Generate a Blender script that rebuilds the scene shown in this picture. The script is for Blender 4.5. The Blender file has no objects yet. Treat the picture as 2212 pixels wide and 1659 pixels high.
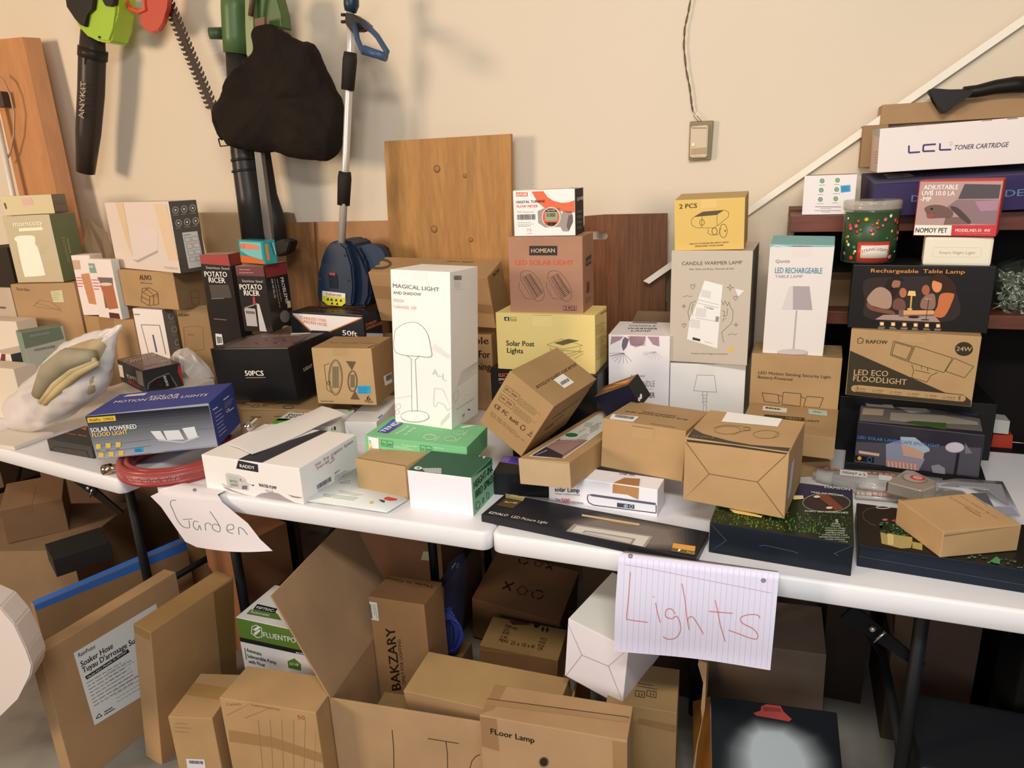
import bpy, bmesh, math, random
from mathutils import Vector, Matrix, Euler
random.seed(7)
SC = bpy.context.scene
COL = SC.collection
W, H, FPX = 2212, 1659, 1540.0
# ------------------------------------------------------------------ camera
CAM = Vector((0, -1.29, 1.50))
YAW, PITCH, ROLL = math.radians(21.0), math.radians(16.6), math.radians(-2.45)
FWD = Vector((-math.sin(YAW)*math.cos(PITCH), math.cos(YAW)*math.cos(PITCH), -math.sin(PITCH)))
_r = Vector((math.cos(YAW), math.sin(YAW), 0)); _u = _r.cross(FWD)
RIGHT = math.cos(ROLL)*_r + math.sin(ROLL)*_u
UP = -math.sin(ROLL)*_r + math.cos(ROLL)*_u
cd = bpy.data.cameras.new('camera'); cam = bpy.data.objects.new('camera', cd); COL.objects.link(cam)
cd.sensor_width = 36; cd.lens = FPX/W*36; cd.clip_start = .02
cam.matrix_world = Matrix(((RIGHT.x, UP.x, -FWD.x, CAM.x), (RIGHT.y, UP.y, -FWD.y, CAM.y), (RIGHT.z, UP.z, -FWD.z, CAM.z), (0, 0, 0, 1)))
SC.camera = cam
# ------------------------------------------------------------------ world, lights, exposure
SC.view_settings.view_transform = 'Standard'; SC.view_settings.look = 'None'
SC.view_settings.gamma = 1; SC.view_settings.use_curve_mapping = False; SC.view_settings.exposure = 0.05
wd = bpy.data.worlds.new('world'); SC.world = wd; wd.use_nodes = True
wd.node_tree.nodes['Background'].inputs[0].default_value = (.93, .94, 1.0, 1)
wd.node_tree.nodes['Background'].inputs[1].default_value = .13
def area(name, loc, target, sx, sy, power, col):
    l = bpy.data.lights.new(name, 'AREA'); l.shape = 'RECTANGLE'; l.size = sx; l.size_y = sy; l.energy = power; l.color = col
    o = bpy.data.objects.new(name, l); COL.objects.link(o); o.location = loc
    o.rotation_euler = (Vector(target)-Vector(loc)).to_track_quat('-Z', 'Y').to_euler(); return o
area('garage_door_daylight', (.3, -3.7, 2.0), (.1, .6, .8), 3.0, 1.2, 46, (.93, .96, 1.0))
area('low_sun_window', (-4.1, -3.1, 2.1), (-1.9, 1.0, 1.3), 1.0, 1.0, 120, (1.0, .77, .55))
area('ceiling_lamp', (.0, -1.5, 2.55), (-.1, .35, .6), .9, .25, 34, (1.0, .97, .92))

# ------------------------------------------------------------------ materials
def lin(c):
    return tuple((v/12.92 if v <= .04045 else ((v+.055)/1.055)**2.4) for v in c)
def rgb(h):
    if isinstance(h, (tuple, list)): return tuple(h)
    h = h.lstrip('#')
    if len(h) == 3: h = ''.join(c*2 for c in h)
    return lin(tuple(int(h[i:i+2], 16)/255 for i in (0, 2, 4)))
_M = {}
def mat(col, rough=.55, metal=0, kind=None, **k):
    key = (col if isinstance(col, str) else tuple(col), rough, metal, kind, tuple(sorted(k.items())))
    if key in _M: return _M[key]
    m = bpy.data.materials.new(kind or 'plain'); m.use_nodes = True; nt = m.node_tree; N = nt.nodes; L = nt.links
    b = N['Principled BSDF']; c = rgb(col); b.inputs['Base Color'].default_value = (*c, 1)
    b.inputs['Roughness'].default_value = rough; b.inputs['Metallic'].default_value = metal
    b.inputs['Specular IOR Level'].default_value = .22 if max(c) < .06 else .4
    def noise(sc, det=4, vec=None, dis=0):
        n = N.new('ShaderNodeTexNoise'); n.inputs['Scale'].default_value = sc; n.inputs['Detail'].default_value = det; n.inputs['Distortion'].default_value = dis
        if vec: L.new(vec, n.inputs['Vector'])
        return n
    def ramp(src, stops):
        r = N.new('ShaderNodeValToRGB'); r.color_ramp.elements.remove(r.color_ramp.elements[1])
        for i, (p, cc) in enumerate(stops):
            e = r.color_ramp.elements[0] if i == 0 else r.color_ramp.elements.new(p)
            e.position = p; e.color = (*cc, 1)
        L.new(src, r.inputs[0]); return r
    def bump(src, s, d=.002):
        bn = N.new('ShaderNodeBump'); bn.inputs['Strength'].default_value = s; bn.inputs['Distance'].default_value = d
        L.new(src, bn.inputs['Height']); L.new(bn.outputs[0], b.inputs['Normal'])
    tc = N.new('ShaderNodeTexCoord').outputs['Object']
    def scaled(s):
        mp = N.new('ShaderNodeMapping'); mp.inputs['Scale'].default_value = s; L.new(tc, mp.inputs[0]); return mp.outputs[0]
    mul = lambda f: tuple(min(1, v*f) for v in c)
    if kind == 'kraft':
        g_ = (c[0]*.3+c[1]*.6+c[2]*.1); c = ((c[0]*.82+g_*.18)*.90, (c[1]*.82+g_*.18)*.93, (c[2]*.82+g_*.18)*.86)
        n1 = noise(7, 3, tc); n2 = noise(900, 2, tc); mx = N.new('ShaderNodeMath'); mx.operation = 'ADD'
        s = N.new('ShaderNodeMath'); s.operation = 'MULTIPLY'; s.inputs[1].default_value = .5; L.new(n2.outputs[0], s.inputs[0])
        L.new(n1.outputs[0], mx.inputs[0]); L.new(s.outputs[0], mx.inputs[1])
        r = ramp(mx.outputs[0], [(.45, mul(.86)), (.75, c), (1.0, mul(1.1))]); L.new(r.outputs[0], b.inputs['Base Color'])
        ad = N.new('ShaderNodeMath'); ad.operation = 'MULTIPLY_ADD'; ad.inputs[1].default_value = 5; L.new(noise(5, 2, tc, .6).outputs[0], ad.inputs[0]); L.new(noise(60, 3, tc).outputs[0], ad.inputs[2])
        bump(ad.outputs[0], .16, .0016)
    elif kind == 'gloss':
        bump(noise(14, 2, tc).outputs[0], .25, .003); b.inputs['Coat Weight'].default_value = .3 if max(c) > .08 else .1; b.inputs['Coat Roughness'].default_value = .12
    elif kind == 'paper':
        bump(noise(9, 3, tc).outputs[0], .2, .003)
    elif kind == 'wall':
        n1 = noise(1.3, 3, tc); r = ramp(n1.outputs[0], [(.3, mul(.955)), (.7, c)]); L.new(r.outputs[0], b.inputs['Base Color'])
        bump(noise(55, 4, tc).outputs[0], .08, .002)
    elif kind == 'wood':
        g_ = (c[0]*.3+c[1]*.6+c[2]*.1); c = tuple(v*.97+g_*.03 for v in c)
        v = scaled(k.get('axis', (9, 9, 1.1))); n1 = noise(2.2, 6, v, 1.6)
        w = noise(13, 5, v, .6)
        mm = N.new('ShaderNodeMixRGB'); mm.inputs[0].default_value = .45; L.new(n1.outputs[0], mm.inputs[1]); L.new(w.outputs[0], mm.inputs[2])
        d = k.get('dark', .6); r = ramp(mm.outputs[0], [(.36, mul(d)), (.5, mul((1+d)/2)), (.62, c)]); L.new(r.outputs[0], b.inputs['Base Color'])
        bump(n1.outputs[0], .15, .001)
    elif kind == 'concrete':
        n1 = noise(5, 8, tc); r = ramp(n1.outputs[0], [(.3, mul(.55)), (.5, c), (.75, mul(1.25))]); L.new(r.outputs[0], b.inputs['Base Color']); bump(n1.outputs[0], .2, .003)
    elif kind == 'fabric':
        n = noise(500, 2, tc); bump(n.outputs[0], .3, .001)
        n1 = noise(6, 3, tc); r = ramp(n1.outputs[0], [(.3, mul(.7)), (.7, mul(1.2))]); L.new(r.outputs[0], b.inputs['Base Color'])
    elif kind == 'film':
        b.inputs['Alpha'].default_value = k.get('alpha', .25); bump(noise(40, 3, tc).outputs[0], .7, .004)
    elif kind == 'translucent':
        b.inputs['Alpha'].default_value = k.get('alpha', .8); b.inputs['Subsurface Weight'].default_value = .15; bump(noise(22, 3, tc).outputs[0], .35, .004)
    elif kind == 'glow_print':
        pass
    return_m = m; _M[key] = m
    return return_m
KR = '#c39a66'
def kconv(c):
    c = rgb(c)
    if c[0] > .03 and c[0] > c[1] > c[2] and .05 < c[2]/c[0] < .52 and .30 < c[1]/c[0] < .72:
        g_ = (c[0]*.3+c[1]*.6+c[2]*.1); return (round((c[0]*.82+g_*.18)*.90, 4), round((c[1]*.82+g_*.18)*.93, 4), round((c[2]*.82+g_*.18)*.86, 4))
    return c
def kraft(c=KR, r=.75): return mat(c, r, kind='kraft')

# ------------------------------------------------------------------ mesh helpers
def link(name, me, mats=None, parent=None, loc=None):
    o = bpy.data.objects.new(name, me); COL.objects.link(o)
    if mats is not None:
        for m in (mats if isinstance(mats, list) else [mats]): me.materials.append(m)
    if parent is not None: o.parent = parent
    if loc is not None: o.location = loc
    return o
def tag(o, label, cat, group=None, kind=None):
    o['label'] = label; o['category'] = cat
    if group: o['group'] = group
    if kind: o['kind'] = kind
    return o
def struct(o): o['kind'] = 'structure'; return o
def bm_obj(name, bm, mats, parent=None, loc=None, smooth=False):
    bmesh.ops.recalc_face_normals(bm, faces=bm.faces)
    me = bpy.data.meshes.new(name); bm.to_mesh(me); bm.free()
    if smooth:
        for p in me.polygons: p.use_smooth = True
    return link(name, me, mats, parent, loc)
def add_box(bm, x0, x1, y0, y1, z0, z1, bev=0, seg=2, M=None, mi=0):
    vs = [bm.verts.new((x, y, z)) for z in (z0, z1) for y in (y0, y1) for x in (x0, x1)]
    fs = [bm.faces.new([vs[i] for i in q]) for q in ((0, 2, 3, 1), (4, 5, 7, 6), (0, 1, 5, 4), (2, 6, 7, 3), (0, 4, 6, 2), (1, 3, 7, 5))]
    for f in fs: f.material_index = mi
    if bev:
        es = list({e for f in fs for e in f.edges})
        r = bmesh.ops.bevel(bm, geom=es, offset=bev, segments=seg, affect='EDGES', profile=.6)
        vs = list({v for f in r['faces'] for v in f.verts} | {v for v in vs if v.is_valid})
    if M is not None:
        for v in vs: v.co = M @ v.co
    return vs
def add_tube(bm, pts, r, n=10, cap=True, mi=0, close=False):
    pts = [Vector(p) for p in pts]; R = r if isinstance(r, (list, tuple)) else [r]*len(pts); rings = []
    prev = None
    for i, p in enumerate(pts):
        a = pts[i-1] if (i > 0 or close) else p; b = pts[(i+1) % len(pts)] if (i < len(pts)-1 or close) else p
        t = (b-a).normalized()
        if prev is None:
            u = t.orthogonal().normalized()
        else:
            u = (prev-t*prev.dot(t)); u = u.normalized() if u.length > 1e-6 else t.orthogonal().normalized()
        prev = u; v = t.cross(u)
        rings.append([bm.verts.new(p+R[i]*(math.cos(k*2*math.pi/n)*u+math.sin(k*2*math.pi/n)*v)) for k in range(n)])
    m = len(rings)
    for i in range(m if close else m-1):
        A, B = rings[i], rings[(i+1) % m]
        for k in range(n):
            f = bm.faces.new((A[k], A[(k+1) % n], B[(k+1) % n], B[k])); f.material_index = mi; f.smooth = True
    if cap and not close:
        for rr in (rings[0][::-1], rings[-1]):
            f = bm.faces.new(rr); f.material_index = mi
def add_prism(bm, pts, th, mi=0):
    """closed outline pts (Vectors in one plane) given thickness vector th"""
    A = [bm.verts.new(p) for p in pts]; B = [bm.verts.new(Vector(p)+th) for p in pts]; n = len(pts)
    fs = [bm.faces.new(A), bm.faces.new(B[::-1])]
    for i in range(n): fs.append(bm.faces.new((A[i], B[i], B[(i+1) % n], A[(i+1) % n])))
    for f in fs: f.material_index = mi
def add_lathe(bm, prof, c, axis=Vector((0, 0, 1)), n=24, mi=0):
    axis = Vector(axis).normalized(); u = axis.orthogonal().normalized(); v = axis.cross(u); rings = []
    for r, z in prof:
        rings.append([bm.verts.new(Vector(c)+axis*z+r*(math.cos(k*2*math.pi/n)*u+math.sin(k*2*math.pi/n)*v)) for k in range(n)])
    for A, B in zip(rings, rings[1:]):
        for k in range(n):
            f = bm.faces.new((A[k], A[(k+1) % n], B[(k+1) % n], B[k])); f.material_index = mi; f.smooth = True
    bm.faces.new(rings[0][::-1]).material_index = mi; bm.faces.new(rings[-1]).material_index = mi
def sheet(name, grid, mats, parent=None, th=.0006, smooth=True):
    bm = bmesh.new(); g = [[bm.verts.new(p) for p in row] for row in grid]
    for i in range(len(g)-1):
        for j in range(len(g[0])-1): bm.faces.new((g[i][j], g[i][j+1], g[i+1][j+1], g[i+1][j]))
    bmesh.ops.recalc_face_normals(bm, faces=bm.faces)
    if th: bmesh.ops.solidify(bm, geom=bm.faces[:], thickness=th)
    return bm_obj(name, bm, mats, parent, smooth=smooth)
def rumple(o, size, strength, lv=2):
    t = bpy.data.textures.new('rumple', 'CLOUDS'); t.noise_scale = size; t.noise_depth = 3
    m = o.modifiers.new('s', 'SUBSURF') if not o.modifiers else o.modifiers[0]; m.levels = m.render_levels = lv
    d = o.modifiers.new('d', 'DISPLACE'); d.texture = t; d.strength = strength; d.mid_level = .5; d.texture_coords = 'LOCAL'
# a pixel of the 2212x1659 reference frame -> ray into the room
def ray(x, y):
    d = RIGHT*((x-W/2)/FPX) + UP*(-(y-H/2)/FPX) + FWD; return d
def aty(x, y, Y): d = ray(x, y); return CAM + d*((Y-CAM.y)/d.y)
def atz(x, y, Z): d = ray(x, y); return CAM + d*((Z-CAM.z)/d.z)
VIEWS = {'A': (0, 0, 1), 'C1': (0, 0, 3.95), 'C2': (0, 400, 3.95), 'C3': (0, 740, 3.95), 'C4': (0, 1130, 3.136), 'C5': (430, 0, 3.95), 'C6': (430, 400, 3.95),
         'C7': (430, 780, 3.95), 'C8': (430, 1130, 3.136), 'D1': (960, 380, 3.95), 'D2': (960, 760, 3.318), 'D3': (900, 1130, 3.136), 'D4': (1400, 0, 2.724),
         'D5': (1360, 380, 3.95), 'D6': (1460, 780, 3.95), 'D7': (1400, 1150, 3.259), 'D8': (1720, 160, 4.148), 'E1': (1760, 540, 4.608), 'E2': (1740, 840, 3.686), 'F1': (480, 840, 4.608), 'F2': (960, 780, 5.53), 'F3': (0, 680, 5.185)}
def px(v, x, y): o = VIEWS[v]; return (o[0]+x/o[2], o[1]+y/o[2])

# ------------------------------------------------------------------ lettering outlines (built-in font)
_T = {}
def text_mesh(s, bold):
    k = (s, bold)
    if k not in _T:
        cu = bpy.data.curves.new('t', 'FONT'); cu.body = s; cu.resolution_u = 2; cu.fill_mode = 'FRONT' if hasattr(cu, 'fill_mode') else cu.fill_mode
        ob = bpy.data.objects.new('t', cu); me = bpy.data.meshes.new_from_object(ob)
        v = [(p.co.x, p.co.y) for p in me.vertices]; f = [tuple(p.vertices) for p in me.polygons]
        bpy.data.objects.remove(ob); bpy.data.curves.remove(cu); bpy.data.meshes.remove(me)
        x0 = min((a for a, _ in v), default=0); x1 = max((a for a, _ in v), default=1)
        _T[k] = ([((a-x0)/max(1e-6, x1-x0), b/.70) for a, b in v], f)
    return _T[k]

def crom(P, n=4):
    cl = P[0] == P[-1]; Q = P[:-1] if cl else P; m = len(Q); o = []
    for i in range(m if cl or m > 4 else m-1):
        a, b, c, d = Q[(i-1) % m], Q[i], Q[(i+1) % m], Q[(i+2) % m]
        for k in range(n):
            t = k/n; o.append(tuple(.5*(2*b[j]+(c[j]-a[j])*t+(2*a[j]-5*b[j]+4*c[j]-d[j])*t*t+(3*b[j]-a[j]-3*c[j]+d[j])*t**3) for j in (0, 1)))
    return o+([o[0]] if cl else [])
class Bx:
    """a carton: body (top-level mesh) and printed / stuck-on parts placed on its faces"""
    def __init__(s, key, name, label, cat='box', col=KR, view='A', kind='kraft', rough=.7, faces=None, bev=.0018, group=None, pose=None, mats=None, body=True):
        x, y, z, yaw, rx, ry, w, d, h = pose or POSE[key]; s.w, s.d, s.h = w, d, h; s.kr = kind == 'kraft'; s.sm = False; s.view = view; s.fr = False
        s.M = Matrix.Translation((x, y, z)) @ Matrix.Rotation(yaw, 4, 'Z') @ Matrix.Rotation(ry, 4, 'Y') @ Matrix.Rotation(rx, 4, 'X'); s.Mi = s.M.inverted()
        base = mat(col, rough, kind=kind); ms = [base]; fm = {}
        for f, c in (faces or {}).items():
            ms.append(mat(c, rough, kind=kind)); fm[f] = len(ms)-1
        if body:
            bm = bmesh.new(); add_box(bm, -w/2, w/2, 0, d, 0, h, bev)
            bm.normal_update()
            for f in bm.faces:
                n = f.normal
                for key_, ax in (('F', (0, -1, 0)), ('R', (1, 0, 0)), ('L', (-1, 0, 0)), ('T', (0, 0, 1)), ('B', (0, 1, 0))):
                    if key_ in fm and n.dot(Vector(ax)) > .5: f.material_index = fm[key_]
            o = bm_obj(name, bm, ms); o.matrix_world = s.M; s.o = o; tag(o, label, cat, group)
        s.parts = []; s.begin('printed_artwork')
    def begin(s, name, parent=None, base=1, rough=.5, label=None):
        s.cur = dict(name=name, V=[], F=[], MI=[], mats=[], n=base, parent=parent, rough=rough, label=label); s.parts.append(s.cur); return s
    def fdim(s, f): return {'F': (s.w, s.h), 'R': (s.d, s.h), 'L': (s.d, s.h), 'T': (s.w, s.d)}[f]
    def loc(s, f, u, v, off):
        w, d, h = s.w, s.d, s.h
        if f == 'F': return Vector((u-w/2, -off, v))
        if f == 'R': return Vector((w/2+off, u, v))
        if f == 'L': return Vector((-w/2-off, d-u, v))
        if f == 'T': return Vector((u-w/2, v, h+off))
    def uv(s, f, p, clamp=True):
        U, V = s.fdim(f)
        if s.fr: u, v = p[0]*U, p[1]*V
        else:
            X, Y = px(s.view, *p); c = s.Mi @ CAM; d = s.Mi.to_3x3() @ ray(X, Y)
            if f == 'F': t = (0-c.y)/d.y
            elif f == 'R': t = (s.w/2-c.x)/d.x
            elif f == 'L': t = (-s.w/2-c.x)/d.x
            else: t = (s.h-c.z)/d.z
            q = c+d*t
            u, v = {'F': (q.x+s.w/2, q.z), 'R': (q.y, q.z), 'L': (s.d-q.y, q.z), 'T': (q.x+s.w/2, q.y)}[f]
        if clamp: u = min(max(u, .0012), U-.0012); v = min(max(v, .0012), V-.0012)
        return u, v
    def proj(s, f, u, v):
        P = s.M @ s.loc(f, u, v, 0) - CAM; z = P.dot(FWD); X, Y = W/2+FPX*P.dot(RIGHT)/z, H/2-FPX*P.dot(UP)/z; o = VIEWS[s.view]
        return ((X-o[0])*o[2], (Y-o[1])*o[2])
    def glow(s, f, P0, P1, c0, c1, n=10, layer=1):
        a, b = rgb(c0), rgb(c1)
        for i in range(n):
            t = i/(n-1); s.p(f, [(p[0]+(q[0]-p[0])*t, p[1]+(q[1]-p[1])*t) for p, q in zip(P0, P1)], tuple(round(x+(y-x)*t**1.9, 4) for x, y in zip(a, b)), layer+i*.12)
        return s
    def raw(s, f, pts, faces, col, layer, rough=None):
        c = s.cur
        if c['name'].startswith('printed_'):
            nm = 'printed_' + {'F': 'front', 'R': 'side', 'L': 'side', 'T': 'top'}[f]; c = next((q for q in s.parts if q['name'] == nm and q.get('fc') == f), None)
            if c is None: c = dict(name=nm, fc=f, V=[], F=[], MI=[], mats=[], n=s.cur['n'], parent=None, rough=s.cur['rough'], label=None); s.parts.append(c)
        r = c['rough'] if rough is None else rough; m = mat(kconv(col) if s.kr else col, r)
        if m not in c['mats']: c['mats'].append(m)
        k = c['mats'].index(m); b = len(c['V']); off = .00035*layer
        for p in pts: c['V'].append(s.loc(f, *s.uv(f, p), off))
        for q in faces: c['F'].append([b+i for i in q]); c['MI'].append(k)
    def p(s, f, pts, col, layer=None, rough=None):
        if s.sm and len(pts) > 4: pts = crom(pts)
        s.raw(f, pts, [list(range(len(pts)))], col, (s.cur['n'] if layer is None else layer), rough); return s
    def r(s, f, x0, y0, x1, y1, col, layer=None, rough=None): return s.p(f, [(x0, y0), (x1, y0), (x1, y1), (x0, y1)], col, layer, rough)
    def e(s, f, cx, cy, rx, ry, col, ring=0, layer=None, n=20, a0=0, a1=360):
        full = abs(a1-a0) >= 360; m = n if full else n+1
        P = [(cx+rx*math.cos(math.radians(a0+(a1-a0)*i/n)), cy+ry*math.sin(math.radians(a0+(a1-a0)*i/n))) for i in range(m)]
        if ring: return s.l(f, P+([P[0]] if full else []), ring, col, layer)
        return s.p(f, P, col, layer)
    def l(s, f, pts, wd, col, layer=None):
        if s.sm and len(pts) > 4: pts = crom(pts)
        V, F = [], []; wy = wd
        if s.fr: U, Vv = s.fdim(f); asp = U/Vv
        for a, b in zip(pts, pts[1:]):
            dx, dy = b[0]-a[0], b[1]-a[1]
            if s.fr: dx *= asp
            L_ = math.hypot(dx, dy) or 1; nx, ny = -dy/L_*wd/2, dx/L_*wd/2
            if s.fr: nx /= asp
            k = len(V); V += [(a[0]+nx, a[1]+ny), (b[0]+nx, b[1]+ny), (b[0]-nx, b[1]-ny), (a[0]-nx, a[1]-ny)]; F.append([k, k+1, k+2, k+3])
        s.raw(f, V, F, col, (s.cur['n']+1 if layer is None else layer)); return s
    def t(s, f, txt, x0, y0, x1, y1, h, col='#222', bold=0, up=None, layer=None, sl=0):
        v, F = text_mesh(txt, bold)
        if up is None:
            if s.fr: up = (0, h)
            else:
                u_, v_ = s.uv(f, (x0, y0), False); a = s.proj(f, u_, v_); b = s.proj(f, u_, v_+.01); d = (b[0]-a[0], b[1]-a[1]); q = math.hypot(*d); up = (d[0]/q*h, d[1]/q*h)
        dx, dy = x1-x0, y1-y0
        ly = s.cur['n']+2 if layer is None else layer; em = .013*bold*math.hypot(*up)/max(1e-6, math.hypot(dx, dy)) if bold > 0 else 0
        for i, (ox, oy) in enumerate(((-em, 0), (em, .015)) if em else ((0, 0),)):
            s.raw(f, [(x0+(a+ox)*dx+(b+oy)*(up[0]+sl*dx*.02), y0+(a+ox)*dy+(b+oy)*up[1]) for a, b in v], F, col, ly+i*.15)
        return s
    def lines(s, f, x0, y0, x1, y1, n, dy, col, wd=2, seed=1, dx=0):
        rn = random.Random(seed)
        for i in range(n):
            e = rn.uniform(.7, 1); q = 0.0
            while q < e-.03:
                g = rn.uniform(.06, .16); g2 = min(e, q+g)
                s.l(f, [(x0+(x1-x0)*q+dx*i, y0+(y1-y0)*q+dy*i), (x0+(x1-x0)*g2+dx*i, y0+(y1-y0)*g2+dy*i)], wd, col); q = g2+.025
        return s
    def bar(s, f, P, col='#222', n=22, seed=3, layer=None):
        """barcode inside quad P (tl,tr,br,bl)"""
        rn = random.Random(seed); xs = []; x = 0
        while x < 1: a = rn.uniform(.012, .035); xs.append((x, min(1, x+a))); x += a+rn.uniform(.012, .03)
        L_ = lambda a, b, t: (a[0]+(b[0]-a[0])*t, a[1]+(b[1]-a[1])*t)
        for a, b in xs: s.p(f, [L_(P[0], P[1], a), L_(P[0], P[1], b), L_(P[3], P[2], b), L_(P[3], P[2], a)], col, layer or s.cur['n']+2)
        return s
    def sticker(s, f, P, col='#f3f0ea', name='sticker', label=None, rough=.45):
        s.begin(name, base=2, rough=rough, label=label); s.p(f, P, col, 2); s.cur['slab'] = 1; return s
    def tab(s, f, P, col=None, dark='#3a2a1a', name='tuck_tab'):
        s.begin(name, base=1, rough=.6); s.p(f, P, col or '#b98f5c', 1); s.l(f, [P[0], P[1]], 3, dark, 2); return s.begin('printed_artwork')
    def done(s):
        for c in list(s.parts):
            if c['name'] == 'packing_tape' and len(c['F']) > 1:
                s.parts.remove(c)
                for q, k in zip(c['F'], c['MI']): s.parts.append(dict(c, V=[c['V'][i] for i in q], F=[list(range(len(q)))], MI=[k]))
        for c in s.parts:
            if not c['V']: continue
            me = bpy.data.meshes.new(c['name']); me.from_pydata([tuple(v) for v in c['V']], [], c['F'])
            for m in c['mats']: me.materials.append(m)
            me.polygons.foreach_set('material_index', c['MI']); me.update()
            o = link(c['name'], me, None, s.o)
            if c['label']: o['label'] = c['label']
        return s.o

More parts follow.
